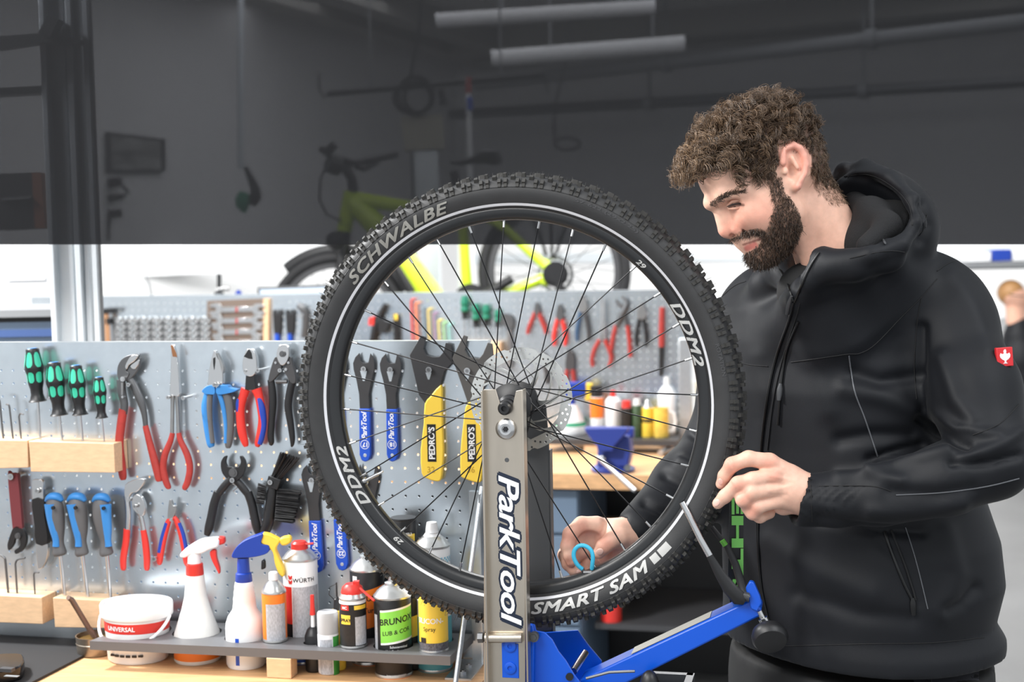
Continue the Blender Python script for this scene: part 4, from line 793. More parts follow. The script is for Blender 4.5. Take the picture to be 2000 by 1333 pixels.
build('cap', MB().lathe(fr, [(r*.97, H), (r*1.0, H+.001), (r*.98, H+.004), (0, H+.004)], 30), M_black, rt); build('tag', band(c, r, zW(1054), zW(1040), -.35, .95), M_yellow, rt); build('tag_lettering', MB().text('NEU', wrapf(c, r, zW(1040), .006, .3)), M_white, rt); build('tag_print', MB().text('SCHNELL', wrapf(c, r+.0003, zW(1048), .008, .3)), M_black, rt); build('tag_top', band(c, r, zW(1040), zW(1034), .0, .8), M_black, rt)
# small bottles between
rt, c, r, H, HT, fr = can('glue_bottle', 'black glue bottle with red pointed tip', 614, 1240, 1316, 34, ZB, M_black, shoulder=1, rim=False, cat='bottle', group=None)
build('shoulder', MB().lathe(fr, [(r*.97, H), (r*.7, H+.010), (r*.4, H+.014), (0, H+.014)], 24), M_black, rt); build('clear_neck', MB().lathe(fr, [(r*.25, H+.012), (r*.2, H+.04)], 14), M_white, rt); build('red_tip', MB().lathe(fr, [(r*.34, H+.036), (r*.26, H+.05), (r*.22, H+.072), (0, H+.072)], 14), M_red, rt)
rt, c, r, H, HT, fr = can('small_tube', 'small green and white bottle with clear grey cap in the tray', 643, 1236, 1321, 42, ZB, M_wlabel, shoulder=1, rim=False, cat='bottle', group=None); zW = lambda y: zat(643, y, c)
build('green_side', band(c, r, zW(1316), zW(1240), .45, 1.3), mat('green_label', c8(60, 150, 60), .5), rt); build('small_print', band(c, r, zW(1312), zW(1245), -.9, .35), M_textlab, rt); build('cap', MB().lathe(fr, [(r*1.0, H), (r*1.0, H+.034), (r*.94, H+.038), (0, H+.038)], 30), mat('frosted_cap', c8(176, 178, 180), .4), rt)
rt, c, r, H, HT, fr = can('plastic_bottle', 'yellow bottle with black cap behind the small red nozzled can', 662, 1192, 1312, 30, ZB, M_yellow, shoulder=1, rim=False, cat='bottle', group=None)
build('cap', MB().lathe(fr, [(r*.5, H), (r*.42, H+.02), (r*.12, H+.024), (r*.1, H+.05), (0, H+.05)], 16), M_black, rt); build('cord', MB().tube([fr(r*.1*0-.0, 0, H+.048), fr(-.012, 0, H+.042), fr(-.014, 0, H+.028), fr(-.004, 0, H+.018)], .0008, 6), M_black, rt)
rt, c, r, H, HT, fr = can('plastic_bottle', 'black and yellow bottle between the green can and the silicone can', 808, 1165, 1312, 40, ZB, M_black, shoulder=1, rim=False, cat='bottle', group=None); zW = lambda y: zat(808, y, c)
build('yellow_label', band(c, r, zW(1240), zW(1200), -.2, 1.3, slope=.3), M_yellow, rt); build('cap', MB().lathe(fr, [(r*.5, H), (r*.46, H+.02), (0, H+.02)], 16), M_black, rt)
# scoop cup left of the tray
c, r = base(188, 1287, 74, ZB); fr = Fr(c, (1, 0, 0), (0, 1, 0), ZAX); H = zat(188, 1240, c)-ZB
r_ = thing('steel_cup', 'dented steel cup with a brush handle standing in it', 'cup', c)
M_dent = mat('dented_steel', c8(150, 140, 128), .35, .9, var=.25, vscale=50, bump=.5, bscale=60)
build('cup', MB().lathe(fr, [(0, .001), (r*.9, .001), (r*.98, .006), (r, H*.6), (r*1.03, H*.62), (r, H*.66), (r*1.04, H), (r*.98, H), (r*.93, .01), (0, .008)], 32), M_dent, r_); build('grease', MB().lathe(fr, [(r*.97, H*.8), (r*.5, H*.84), (0, H*.82)], 24), mat('brown_grease', c8(96, 74, 34), .4, var=.3, vscale=60), r_)
tag(build('brush_stick', MB().tube([P(133, 1168, c[1]-.03), P(140, 1172, c[1]-.02), P(170, 1222, c[1]), P(178, 1236, c[1]+.002)], [4.5*sp, 5.5*sp, 5.5*sp, 5*sp], 12).cyl(P(174, 1228, c[1]), P(186, 1246, c[1]+.004), 5.8*sp), mat('brown_handle', c8(120, 98, 86), .4, .4)), 'brown metal handle leaning in the steel cup', 'handle')
# tray
q = [Pz(175, 1253, ZS), Pz(879, 1283, ZS)]; aL = np.dot(q[0]-PF.o, UAX); aR = np.dot(q[1]-PF.o, UAX); nL = np.dot(q[0]-PF.o, NRM); nR = np.dot(q[1]-PF.o, NRM)
fT = Fr(V(PF.o[0], PF.o[1], 0), UAX, NRM, ZAX)
hl = [(np.dot(c_-PF.o, UAX), np.dot(c_-PF.o, NRM), r_c+.0025) for c_, r_c in HOLES]
hh = []
for h in sorted(hl, key=lambda t: -t[2]):
    hh.append(h)
r_ = thing('can_tray', 'grey tray board with round openings holding cans and bottles', 'tray', fT((aL+aR)/2, nL/2, ZB))
build('board', holed([(aL, nL), (aR, nR), (aR+.004, .012), (aL+.02, .012)], hh, fT, ZS-.016, ZS), M_tray if 'M_tray' in globals() else mat('grey_tray_board', c8(98, 98, 100), .45), r_)
for px in (545,):
    p = Pz(px, 1326, ZB); a = np.dot(p-PF.o, UAX); b = np.dot(p-PF.o, NRM); build('foot_block', MB().box(fT, a-.023, a+.023, b-.03, b, ZB+.0003, ZS-.0162), M_beech, r_, bevel=.001)
build('foot_block', MB().box(fT, aL+.03, aL+.06, .03, .06, ZB+.0003, ZS-.0162), M_beech, r_); build('foot_block', MB().box(fT, aR-.06, aR-.03, .02, .05, ZB+.0003, ZS-.0162), M_beech, r_)
# ================================================================ rear bench and rear tool board
FR0 = Pz(1100, 926, ZB); FR1 = Pz(1100, 926, ZB)
fR = Fr(V(FR0[0], FR0[1], 0), UAX, -NRM, ZAX); dR = np.dot(PR.o-FR0, -NRM)
aA = np.dot(Pz(60, 940, ZB)-FR0, UAX); aB = 1.05
root = thing('rear_workbench', 'beech workbench with blue grey cabinets behind the wheel', 'workbench', fR((aA+aB)/2, .4, 0))
for i in range(8):
    w_ = (dR-.01)/8; build('stave', MB().box(fR, aA, aB, i*w_+.0003, (i+1)*w_-.0003, ZB-.05, ZB), M_bench, root, bevel=.0006)
build('dark_backing', MB().box(fR, aA, aB, dR-.05, dR-.03, 0, ZB-.05), M_black, root)  # black sheet put in for the dark void under the bench
def cab(x0, x1, nm):
    a0 = np.dot(Pz(x0, 930, ZB)-FR0, UAX); a1 = np.dot(Pz(x1, 930, ZB)-FR0, UAX)
    b = build(nm, MB().box(fR, a0, a1, .05, dR-.08, .05, ZB-.05), M_bg, root)
    for k in range(5): z = ZB-.06-.155*k; build('drawer', MB().box(fR, a0+.005, a1-.005, .035, .05, z-.145, z), M_bg, b, bevel=.003)
cab(90, 520, 'cabinet'); cab(880, 1122, 'cabinet')
build('side_panel', MB().box(fR, aB-.02, aB, .02, dR-.05, 0, ZB-.05), M_black, root); build('under_shelf', MB().box(fR, .08, aB-.03, .1, dR-.06, .3, .32), M_dkgrey, root)
tag(build('cardboard_box', MB().box(fR.at(.055, .3, .3205), 0, .09, 0, .12, 0, .3), mat('beige_card', c8(160, 150, 128), .7), bevel=.003), 'pale box on the shelf under the rear bench', 'box')
q = Pz(1178, 1240, .3205); q = fR(.26, .12, .3205)
root = thing('red_bottle', 'red bottle on the shelf under the rear bench', 'bottle', fR(.02+.1, .14, .3205)); f_ = Fr(fR(.13, .14, .3205), (1, 0, 0), (0, 1, 0), ZAX)
build('body', MB().lathe(f_, [(0, 0), (.035, 0), (.035, .1), (.03, .12), (.012, .14)], 20), M_red, root); build('cap', MB().lathe(f_, [(.015, .14), (.015, .17), (0, .17)], 16), M_black, root)
# pegboard (rear)
RPB = pegboard(PR, 'rear_pegboard', 'long perforated tool board standing behind the rear bench', 60, 1345, 573.5, ZB+.0005, 1060, 600, .028, M_peg)
root = thing('board_post', 'pale steel post at the right end of the rear tool board', 'post', PR.fr(PR.ab(1340, 900)[0], ZB-PR.o[2], .03)); a0, a1 = PR.ab(1328, 700)[0], PR.ab(1352, 700)[0]
build('post', MB().box(PR.fr, a0, a1, ZB-PR.o[2]+.001, PR.ab(1340, 660)[1], .004, .05), M_galv, root, bevel=.003); build('foot', MB().box(PR.fr, a0-.03, a1+.03, ZB-PR.o[2]+.0006, ZB-PR.o[2]+.006, .004, .09), M_galv, root)
def rt_(name, label, cat, group=None, at=(0, 0)): return tool(name, label, cat, group, PR, at, .02)
def rp(root, name, pts, m_, off=.012, t=.012, sm=3): return pz(root, name, pts, m_, off, t, sm, PR, .001)
def rz_(root, name, pts, m_, off=.02, flat=.8): return tz(root, name, pts, m_, off, flat, PR, 8)
# hammer, sockets, spanner board
r_ = rt_('hammer', 'hammer with dark head and wooden handle beside the sockets', 'hammer', at=(213, 690)); rp(r_, 'head', [(190, 604), (221, 602), (221, 612), (190, 614)], M_black, .02, .03, 0); rz_(r_, 'handle', [(207, 612, 6), (209, 640, 6), (212, 700, 6)], mat('hammer_handle', c8(176, 132, 96), .6), .035); rp(r_, 'grip', [(200, 622), (216, 622), (216, 634), (200, 634)], M_black, .02, .024, 0)
root = thing('socket_rack', 'rack of chrome sockets in rows left of the spanner board', 'socket rack', PR.pt(315, 700, .02)); sock = None
build('strip', MB().box(PR.fr, PR.ab(222, 650)[0], PR.ab(412, 650)[0], PR.ab(300, 700)[1], PR.ab(300, 620)[1], .004, .01), M_grey, root)
for i in range(16):
    for j in range(6):
        x, y = 229+11.8*i, 625+12.5*j; a = PR.pt(x, y, .03)
        if sock is None:
            o = build('socket', MB().lathe(Fr(a, UAX, ZAX, NRM), [(.0095, -.02), (.0105, -.004), (.0105, .0), (.0075, 0), (.007, -.012), (0, -.012)], 12), M_steel, root); sock = (o, a)
        else:
            c_ = sock[0].copy(); COL.objects.link(c_); c_.parent = root; c_.location = tuple(a-sock[1])
for i in range(8):
    a0 = PR.ab(236+23.6*i, 650)[0]; build('rail', MB().box(PR.fr, a0, a0+.012, PR.ab(300, 700)[1], PR.ab(300, 618)[1], .01, .014), M_galv, root)
root = thing('spanner_board', 'brown board holding the double open ended spanners', 'board', PR.pt(460, 700, .02)); rp(root, 'panel', [(404, 588), (520, 583), (520, 720), (404, 720)], M_brown, .004, .012, 0); rp(root, 'edge', [(514, 584), (524, 583), (524, 720), (514, 720)], M_beech, .004, .016, 0)
for i, lb in enumerate(('topmost chrome double open ended spanner on the brown board', 'second chrome double open ended spanner from the top on the brown board', 'third chrome double open ended spanner on the brown board', 'lowest visible chrome double open ended spanner on the brown board')):
    y = 605+22*i; k = 1-.05*i; xm = 463; X = lambda d: xm+d*k
    r_ = rt_('open_end_spanner', lb, 'spanner', 'spanners on the brown board', (xm, y))
    rp(r_, 'shank', [(X(-36), y-5), (X(36), y-6), (X(36), y+4), (X(-36), y+6)], M_steel, .018, .008, 0)
    for sg, w in ((-1, 12), (1, 11)): rp(r_, 'jaw', [(X(sg*30), y-5), (X(sg*36), y-w), (X(sg*50), y-w+1), (X(sg*54), y-5), (X(sg*43), y-4), (X(sg*42), y+3), (X(sg*54), y+4), (X(sg*51), y+w-1), (X(sg*37), y+w), (X(sg*30), y+5)], M_steel, .017, .011, 2)
    rp(r_, 'red_mark', [(X(-3), y-5), (X(1), y-5), (X(1), y+5), (X(-3), y+5)], M_redd, .0262, .0005, 0)
for i, x in enumerate((541, 566)):
    r_ = rt_('rear_cone_wrench', ('left', 'right')[i]+' one of the two black wrenches with blue handles beside the brown board', 'wrench', 'small wrenches on the rear board', (x, 700)); rp(r_, 'plate', [(x-8, 607), (x-3, 606), (x-2, 614), (x+3, 614), (x+4, 604), (x+9, 608), (x+8, 622), (x+5, 656), (x-5, 656), (x-8, 624)], M_black, .01, .006, 2); rz_(r_, 'handle', [(x, 652, 5), (x, 690, 5), (x+1, 704, 4)], M_bluet, .012)
r_ = rt_('pipe_cutter', 'small steel cutter beside the blue handled rear wrenches', 'tool', at=(590, 670)); rz_(r_, 'body', [(582, 596, 6), (592, 604, 8), (596, 625, 6), (592, 660, 5)], M_gun); screw(r_, 588, 617, 5, .035, PR)
# behind the spokes
r_ = rt_('chain_brush', 'black brush with red clamp on the rear board', 'brush', at=(735, 680)); rz_(r_, 'handle', [(754, 594, 5), (744, 612, 6), (735, 635, 8), (728, 665, 7), (722, 690, 6)], M_black); rp(r_, 'head', [(738, 622), (760, 630), (752, 652), (738, 650)], M_black, .012, .03, 0); rp(r_, 'red_clamp', [(720, 622), (731, 618), (730, 636), (719, 636)], M_red, .014, .02, 0)
r_ = rt_('cutter_knife', 'black and yellow knife on the rear board', 'knife', at=(774, 690)); rz_(r_, 'body', [(772, 613, 5), (774, 640, 6), (774, 690, 6)], M_black); rp(r_, 'slider', [(769, 614), (776, 614), (776, 626), (769, 626)], M_yellow, .022, .006, 0)
for i, (x, y, col, nm) in enumerate(((803, 585, (190, 70, 64), 'red'), (812, 592, (224, 130, 88), 'orange'), (826, 601, (110, 128, 140), 'grey'), (836, 604, (210, 190, 110), 'yellow'), (847, 612, (150, 120, 150), 'violet'), (856, 626, (214, 200, 110), 'pale yellow'), (866, 630, (150, 200, 140), 'green'), (876, 634, (140, 205, 195), 'mint'))):
    r_ = rt_('coloured_hex_key', nm+' coated hex key in the fan on the rear board', 'hex key', 'coloured hex keys on the rear board', (x, 690)); m_ = mat('key_'+nm.replace(' ', '_'), c8(*col), .45)
    rz_(r_, 'shaft', [(x, y+4, 2.6-.15*i), (x+4, 690, 2.6-.15*i)], m_); rz_(r_, 'bend', [(x+8, y-1, 2), (x+2, y, 2.2), (x, y+5, 2.4)], m_)
for i, (x, y0, y1, R) in enumerate(((907, 578, 624, 8), (929, 593, 640, 8), (949, 595, 638, 7.5), (971, 605, 640, 6))):
    r_ = rt_('rear_screwdriver', ('first', 'second', 'third', 'fourth')[i]+' teal screwdriver from the left on the rear board', 'screwdriver', 'teal screwdrivers on the rear board', (x, 672)); h = y1-y0
    rz_(r_, 'handle', [(x, y0, R*.7), (x, y0+h*.3, R), (x, y0+h*.45, R*.8), (x, y0+h*.6, R), (x, y0+h*.68, R*.8)], mat('dark_teal', c8(22, 118, 92), .5), .03, 1); rz_(r_, 'collar', [(x, y0+h*.66, R*.75), (x, y0+h*.85, R*.62), (x, y1, R*.8)], M_black, .03, 1); rz_(r_, 'blade', [(x, y1, 1.6), (x+1, 672, 1.6)], M_steel, .03, 1)
tag(build('holder_block', MB().box(PR.fr.at(*PR.ab(935, 690, .0)), PR.ab(890, 690)[0]-PR.ab(935, 690)[0], PR.ab(984, 690)[0]-PR.ab(935, 690)[0], -.03, .045, .002, .06), M_beech, bevel=.002), 'beech block under the rear teal screwdrivers', 'wooden block', 'beech tool holder blocks')
r_ = rt_('caliper', 'dark steel gauge beside the rear teal screwdrivers', 'gauge', at=(995, 700)); rp(r_, 'head', [(982, 614), (997, 616), (1003, 632), (996, 650), (988, 640), (980, 630)], M_gun); rz_(r_, 'bar', [(994, 645, 5), (997, 720, 5)], M_steeld)
RG = 'pliers on the rear board'
def rplier(label, x, y0, y1, spread, col_l, col_r, m_head, hw=7, bow=0, name='rear_pliers'):
    r_ = rt_(name, label, 'pliers', RG, (x, y1)); ym = y0+(y1-y0)*.34
    rp(r_, 'head', [(x-2, y0), (x+2, y0), (x+hw, y0+(ym-y0)*.6), (x+hw*.7, ym+2), (x-hw*.7, ym+2), (x-hw, y0+(ym-y0)*.6)], m_head, .014, .012, 2)
    for sg, m_ in ((-1, col_l), (1, col_r)): rz_(r_, 'handle', [(x+sg*3, ym-3, 3.5), (x+sg*(spread*.5+bow), ym+(y1-ym)*.3, 4), (x+sg*(spread*.85+bow), ym+(y1-ym)*.7, 4), (x+sg*spread, y1, 3)], m_)
    return r_
rplier('small red snips, leftmost pliers on the rear board', 1048, 592, 653, 18, M_redd, M_redd, M_gun, 5); rplier('red and blue side cutters second among the rear pliers', 1093, 596, 676, 10, M_red, M_red, M_gun, 7, 3); rplier('dark blue combination pliers on the rear board', 1138, 577, 667, 11, mat('dark_blue_grip', c8(50, 80, 112), .5), M_dkgrey, M_steeld, 8, 2)
r_ = rt_('rear_pliers', 'pale long nose pliers with red bowed handles on the rear board', 'pliers', RG, (1175, 717)); rz_(r_, 'jaw', [(1174, 582, 2), (1177, 620, 4), (1176, 636, 4), (1173, 668, 3)], M_steel); rz_(r_, 'jaw', [(1180, 582, 2), (1180, 636, 4), (1181, 668, 3)], M_steel); rz_(r_, 'handle', [(1171, 664, 4), (1160, 685, 4), (1156, 705, 4), (1158, 717, 3)], M_redd); rz_(r_, 'handle', [(1181, 664, 4), (1190, 685, 4), (1194, 700, 4), (1189, 717, 3)], M_redd)
r_ = rt_('rear_pliers', 'rear water pump pliers with open jaws and red handles', 'pliers', RG, (1212, 700)); rz_(r_, 'jaw', [(1214, 579, 2), (1223, 588, 4), (1222, 600, 6), (1212, 620, 6), (1204, 640, 4)], M_gun); rz_(r_, 'jaw', [(1203, 587, 2), (1208, 594, 3), (1216, 600, 4), (1220, 615, 4), (1225, 640, 3)], M_gun, .016); rz_(r_, 'handle', [(1203, 636, 4), (1197, 660, 4), (1193, 685, 4)], M_redd); rz_(r_, 'handle', [(1225, 636, 4), (1229, 665, 4), (1231, 698, 4)], M_redd)
rplier('black cutters with pale head on the rear board', 1253, 592, 678, 8, M_black, M_black, M_steeld, 9, 3)
r_ = rt_('tyre_lever', 'long lever with red upper half and black lower half on the rear board', 'lever', at=(1292, 740)); rz_(r_, 'red_half', [(1293, 601, 5), (1292, 640, 5.5), (1292, 678, 5.5)], M_redd); rz_(r_, 'black_half', [(1292, 676, 5), (1291, 735, 4)], M_black)
r_ = rt_('rear_pliers', 'dark crimping pliers with red tips seen below the brake disc edge', 'pliers', RG, (1113, 750)); rp(r_, 'head', [(1107, 690), (1111, 683), (1117, 686), (1122, 705), (1120, 725), (1106, 725), (1104, 708)], M_dkgrey); rz_(r_, 'handle', [(1108, 722, 4), (1105, 745, 4), (1104, 758, 4)], M_redd); rz_(r_, 'handle', [(1118, 722, 4), (1121, 745, 4), (1121, 758, 4)], M_redd)
r_ = rt_('gun_tool', 'grey handled tool hanging behind the brake disc', 'tool', at=(1065, 750)); rz_(r_, 'handle', [(1058, 690, 5), (1066, 715, 6), (1070, 750, 5)], M_dkgrey)
# grey tray on the rear bench with bottles
ZT = ZB+.05; fY = lambda px, py, z: Pz(px, py, z)
q0, q1 = Pz(1060, 858, ZT), Pz(1322, 862, ZT); root = thing('rear_tray', 'dark tray board on the rear bench behind the vise', 'tray', (q0+q1)/2); aa, ab_ = np.dot(q0-FR0, UAX), np.dot(q1-FR0, UAX); nb = np.dot(q0-FR0, -NRM)
build('board', MB().box(fR, aa, ab_, nb, nb+.14, ZT-.02, ZT), M_dkgrey, root); build('foot_block', MB().box(fR, aa+.15, aa+.2, nb+.005, nb+.06, ZB+.0005, ZT-.0203), M_beech, root); build('foot_block', MB().box(fR, ab_-.06, ab_-.02, nb+.03, nb+.06, ZB+.0005, ZT-.0203), M_beech, root)
def rb(name, label, xc, yt, yb, w, prof, m_, cat='bottle', z=None):
    c, r = base(xc, yb, w, ZT+.0004 if z is None else z); c = c+V(0, .01, 0); H = zat(xc, yt, c)-c[2]; fr = Fr(c, (1, 0, 0), (0, 1, 0), ZAX); root = thing(name, label, cat, c, 'bottles on the rear tray')
    build('body', MB().lathe(fr, [(0, .0004)]+[(r*a, H*b+.0004) for a, b in prof], 24), m_, root); return root, c, r, H, fr
CYL = [(.95, 0), (1, .02), (1, .98), (.9, 1), (0, 1)]
rt, c, r, H, fr = rb('trigger_bottle', 'white cone bottle with green band beside the brake disc', 1115, 790, 853, 62, [(.95, 0), (1, .05), (1, .3), (.6, .8), (.45, 1), (0, 1)], M_white); build('band', MB().lathe(fr, [(r*1.01, H*.3), (r*.92, H*.42)], 24, caps=False), mat('green_band', c8(30, 140, 100), .5), rt); build('neck', MB().lathe(fr, [(r*.35, H), (r*.3, H*1.3)], 16), M_blue, rt); build('head', MB().box(fr, -.02, .06, -.012, .012, H*1.25, H*1.75), M_blue, rt, bevel=.006); build('trigger', MB().box(fr, .055, .085, -.01, .01, H*1.1, H*1.7), M_yellow, rt, bevel=.005)
rt, c, r, H, fr = rb('rear_can', 'orange and white can with black top on the rear tray', 1167, 775, 852, 26, CYL, M_white, 'can'); build('orange_band', MB().lathe(fr, [(r*1.01, H*.45), (r*1.01, H*.98)], 24, caps=False), M_orange, rt); build('cap', MB().lathe(fr, [(r*.95, H), (r*.95, H*1.28), (0, H*1.28)], 20), M_black, rt)
rt, c, r, H, fr = rb('rear_can', 'white can with red nozzle on the rear tray', 1199, 776, 853, 32, [(.95, 0), (1, .02), (1, .9), (.6, 1), (0, 1)], M_white, 'can'); build('nozzle', MB().lathe(fr, [(r*.35, H), (r*.3, H*1.18), (0, H*1.18)], 16), M_red, rt)
rt, c, r, H, fr = rb('rear_can', 'black can with red cap on the rear tray', 1225, 797, 856, 24, CYL, M_print, 'can'); build('cap', MB().lathe(fr, [(r*.8, H), (r*.7, H*1.25), (0, H*1.25)], 16), M_red, rt); build('label', MB().lathe(fr, [(r*1.01, H*.1), (r*1.01, H*.3)], 20, caps=False), M_yellow, rt)
rt, c, r, H, fr = rb('rear_can', 'slim dark green can beside the yellow can', 1245, 792, 856, 18, CYL, mat('dark_green_print', c8(52, 74, 46), .5, var=.4, vscale=60), 'can'); build('cap', MB().lathe(fr, [(r*.8, H), (r*.7, H*1.2), (0, H*1.2)], 16), M_white, rt)
rt, c, r, H, fr = rb('rear_can', 'yellow can with steel top on the rear tray', 1266, 796, 856, 24, CYL, M_yellow, 'can'); build('dome', MB().lathe(fr, [(r*.95, H), (r*.5, H*1.12), (r*.3, H*1.25), (0, H*1.25)], 16), M_dome, rt); build('print', MB().lathe(fr, [(r*1.01, H*.5), (r*1.01, H*.62)], 20, caps=False), M_black, rt)
rt, c, r, H, fr = rb('mug', 'yellow printed mug with white handle on the rear tray', 1292, 797, 857, 30, [(.95, 0), (1, .03), (1, 1), (.92, 1), (.9, .1), (0, .1)], mat('yellow_mug', c8(236, 200, 90), .4, var=.2, vscale=40), 'mug'); build('handle', MB().tube([fr(r*.95, 0, H*.85), fr(r*1.7, 0, H*.8), fr(r*1.9, 0, H*.5), fr(r*1.6, 0, H*.22), fr(r*.95, 0, H*.18)], .006, 8), M_white, rt)
rt, c, r, H, fr = rb('rear_can', 'tall white spray can behind the yellow mug', 1304, 755, 849, 36, [(.95, 0), (1, .02), (1, .85), (.5, 1), (0, 1)], M_wlabel, 'can'); build('cap', MB().lathe(fr, [(r*.35, H*.97), (r*.3, H*1.2), (0, H*1.2)], 16), M_white, rt)
rt, c, r, H, fr = rb('rear_can', 'cream and orange bottle right of the steel post', 1374, 745, 868, 30, CYL, mat('cream_print', c8(240, 220, 190), .5, var=.3, vscale=20), 'bottle', ZB)
# vise
vc = Pz(1200, 926, ZB)+V(0, .06, 0); VF = Fr(vc, UAX, -NRM, ZAX); VS = vc[1]/FPX
M_vise = mat('blue_vise_paint', c8(46, 62, 140), .4)
root = thing('bench_vise', 'blue bench vise with steel handle on the rear bench', 'vise', vc)
vz = lambda y: zat(1200, y, vc)-ZB
build('base', MB().lathe(VF, [(0, .0005), (42*VS, .0005), (44*VS, .01), (34*VS, .02), (28*VS, .028), (0, .028)], 28), M_vise, root)
k = VS
build('body', MB().prism([(-28*k, .02), (34*k, .02), (40*k, vz(880)), (36*k, vz(848)), (-22*k, vz(848)), (-26*k, vz(880))], Fr(VF.o, VF.x, ZAX, -VF.y), -.03, .05), M_vise, root, bevel=.006)
build('front_jaw', MB().prism([(-48*k, vz(830)), (38*k, vz(830)), (36*k, vz(838)), (10*k, vz(866)), (8*k, vz(876)), (-22*k, vz(876)), (-24*k, vz(866)), (-46*k, vz(838))], Fr(VF.o, VF.x, ZAX, -VF.y), .04, .08), M_vise, root, bevel=.004); build('rear_jaw', MB().box(VF, -.03, .07, .0, .03, vz(856), vz(836)), M_vise, root, bevel=.004)
s0 = VF(-14*k, -.075, vz(890)); build('screw', MB().cyl(VF(-14*k, -.02, vz(890)), s0, .012).sphere(s0, .012), M_steel, root); build('handle', MB().tube([s0+UAX*-.015+ZAX*.006, VF(60*k, -.2, vz(938))], .0075, 10), M_steel, root); build('slide', MB().box(VF, -.012, .012, -.045, .03, vz(884), vz(868)), M_steeld, root); build('lock_bolt', MB().cyl(VF(30*k, -.03, .02), VF(34*k, -.06, .02), .011), M_steel, root)
rp_ = Pz(1305, 882, ZB); tag(build('hose_fitting', MB().tube([Pz(1290, 892, ZB)+ZAX*.012, Pz(1302, 888, ZB)+ZAX*.014, Pz(1318, 882, ZB)+ZAX*.012], [.011, .014, .010], 10), M_steeld), 'small steel fitting lying on the rear bench', 'fitting')
# ================================================================ wheel in the truing stand
WC = P(1007, 786, 2.25); WF = Fr(WC, UAX, ZAX, NRM)
wroot = thing('bicycle_wheel', 'large black mountain bike wheel with knobbly tyre and brake disc', 'wheel', WC-ZAX*.3635)
M_tyre = mat('tyre_rubber', c8(44, 44, 45), .55, bump=.12, bscale=400, var=.12, vscale=30)
M_knob = mat('tread_rubber', c8(46, 45, 43), .7, bump=.2, bscale=500)
M_rim = mat('black_rim', c8(27, 28, 30), .33, coat=.15)
TP = [(.3065, .0150), (.309, .0172), (.313, .0196), (.318, .0228), (.324, .0258), (.330, .0277), (.336, .0285), (.342, .0278), (.347, .0258), (.351, .0226), (.3545, .018), (.3565, .012), (.3575, .006), (.358, 0)]
prof = TP + [(r, -z) for r, z in TP[:-1][::-1]]
tyre = build('tyre', MB().lathe(WF, prof, 192, caps=False), M_tyre, wroot, ang=60)
sw = lambda r: np.interp(r, [p[0] for p in TP[:7]], [p[1] for p in TP[:7]])
# knobs: shoulder blocks, side knobs and centre blocks
q = MB()
def knob(th, z, lw, lt, hgt, lean, r0, q=q):
    er = WF.x*math.cos(th)+WF.y*math.sin(th); et = -WF.x*math.sin(th)+WF.y*math.cos(th)
    nr = nz(er*math.cos(lean)+WF.z*math.sin(lean)); nt = nz(np.cross(et, nr)); c = WC+er*r0+WF.z*z
    vs = []
    for hh, k in ((-.003, 1.15), (hgt, .82)):
        for a, b in ((-1, -1), (1, -1), (1, 1), (-1, 1)): vs.append(c+nr*hh+et*(a*lt/2*k)+nt*(b*lw/2*k))
    q.add(vs, [(0, 3, 2, 1), (4, 5, 6, 7), (0, 1, 5, 4), (1, 2, 6, 5), (2, 3, 7, 6), (3, 0, 4, 7)])
NK = 75
for i in range(NK):
    th = 2*math.pi*i/NK; d = 2*math.pi/NK
    for sg in (-1, 1):
        o = 0 if sg > 0 else d*.5
        knob(th+o-d*.14, sg*.0250, .0085, .0062, .0052, sg*.95, .3478); knob(th+o+d*.2, sg*.0250, .0085, .0062, .0052, sg*.95, .3478)
        if i % 1 == 0: knob(th+o+d*.5, sg*.0190, .007, .007, .0055, sg*.6, .3535)
        knob(th+o, sg*.0105, .008, .006, .006, sg*.3, .3570)
    knob(th+d*.3, 0, .006, .008, .0058, 0, .358); 
build('tread_knobs', q, M_knob, tyre, kind='stuff', ang=20)
# extended side knobs that run down the shoulder
q2 = MB()
for i in range(NK):
    th = 2*math.pi*i/NK
    for dd in (-.14, .2):
        for sg in (-1, 1): knob(th+dd*2*math.pi/NK+(0 if sg > 0 else math.pi/NK), sg*.0276, .0075, .0058, .0022, sg*1.3, .3430, q2)
build('shoulder_ribs', q2, M_knob, tyre, kind='stuff', ang=20)
q3 = MB()                                        # moulding whiskers
for i in range(420):
    th = random.uniform(0, 2*math.pi); z = random.choice((-1, 1))*random.uniform(.006, .026); r0 = .357 if abs(z) < .02 else .351; er = WF.x*math.cos(th)+WF.y*math.sin(th)
    d_ = nz(er+WF.z*z*30*random.uniform(.3, 1)+V(*RNG.normal(0, .25, 3))); q3.tube([WC+er*r0+WF.z*z, WC+er*r0+WF.z*z+d_*random.uniform(.006, .011)], [.0004, .0002], 3, caps=False)
build('whiskers', q3, M_knob, tyre, kind='stuff')
M_refl = mat('reflective_stripe', c8(214, 214, 218), .35, .2)
build('reflective_stripe', MB().lathe(WF, [(.3112, sw(.3112)+.0004), (.3136, sw(.3136)+.0006), (.3152, sw(.3152)+.0004)], 192, caps=False), M_refl, tyre); build('bead_line', MB().lathe(WF, [(.3070, .0158), (.3085, .0172), (.3100, .0178)], 192, caps=False), M_black, tyre)
build('mould_line', MB().lathe(WF, [(.3395, .0289), (.340, .0291), (.3405, .0287)], 192, caps=False), M_tyre, tyre)
M_silver = mat('silver_print', c8(186, 185, 182), .4, .3); M_silvd = mat('dull_silver_print', c8(150, 148, 142), .4, .3)
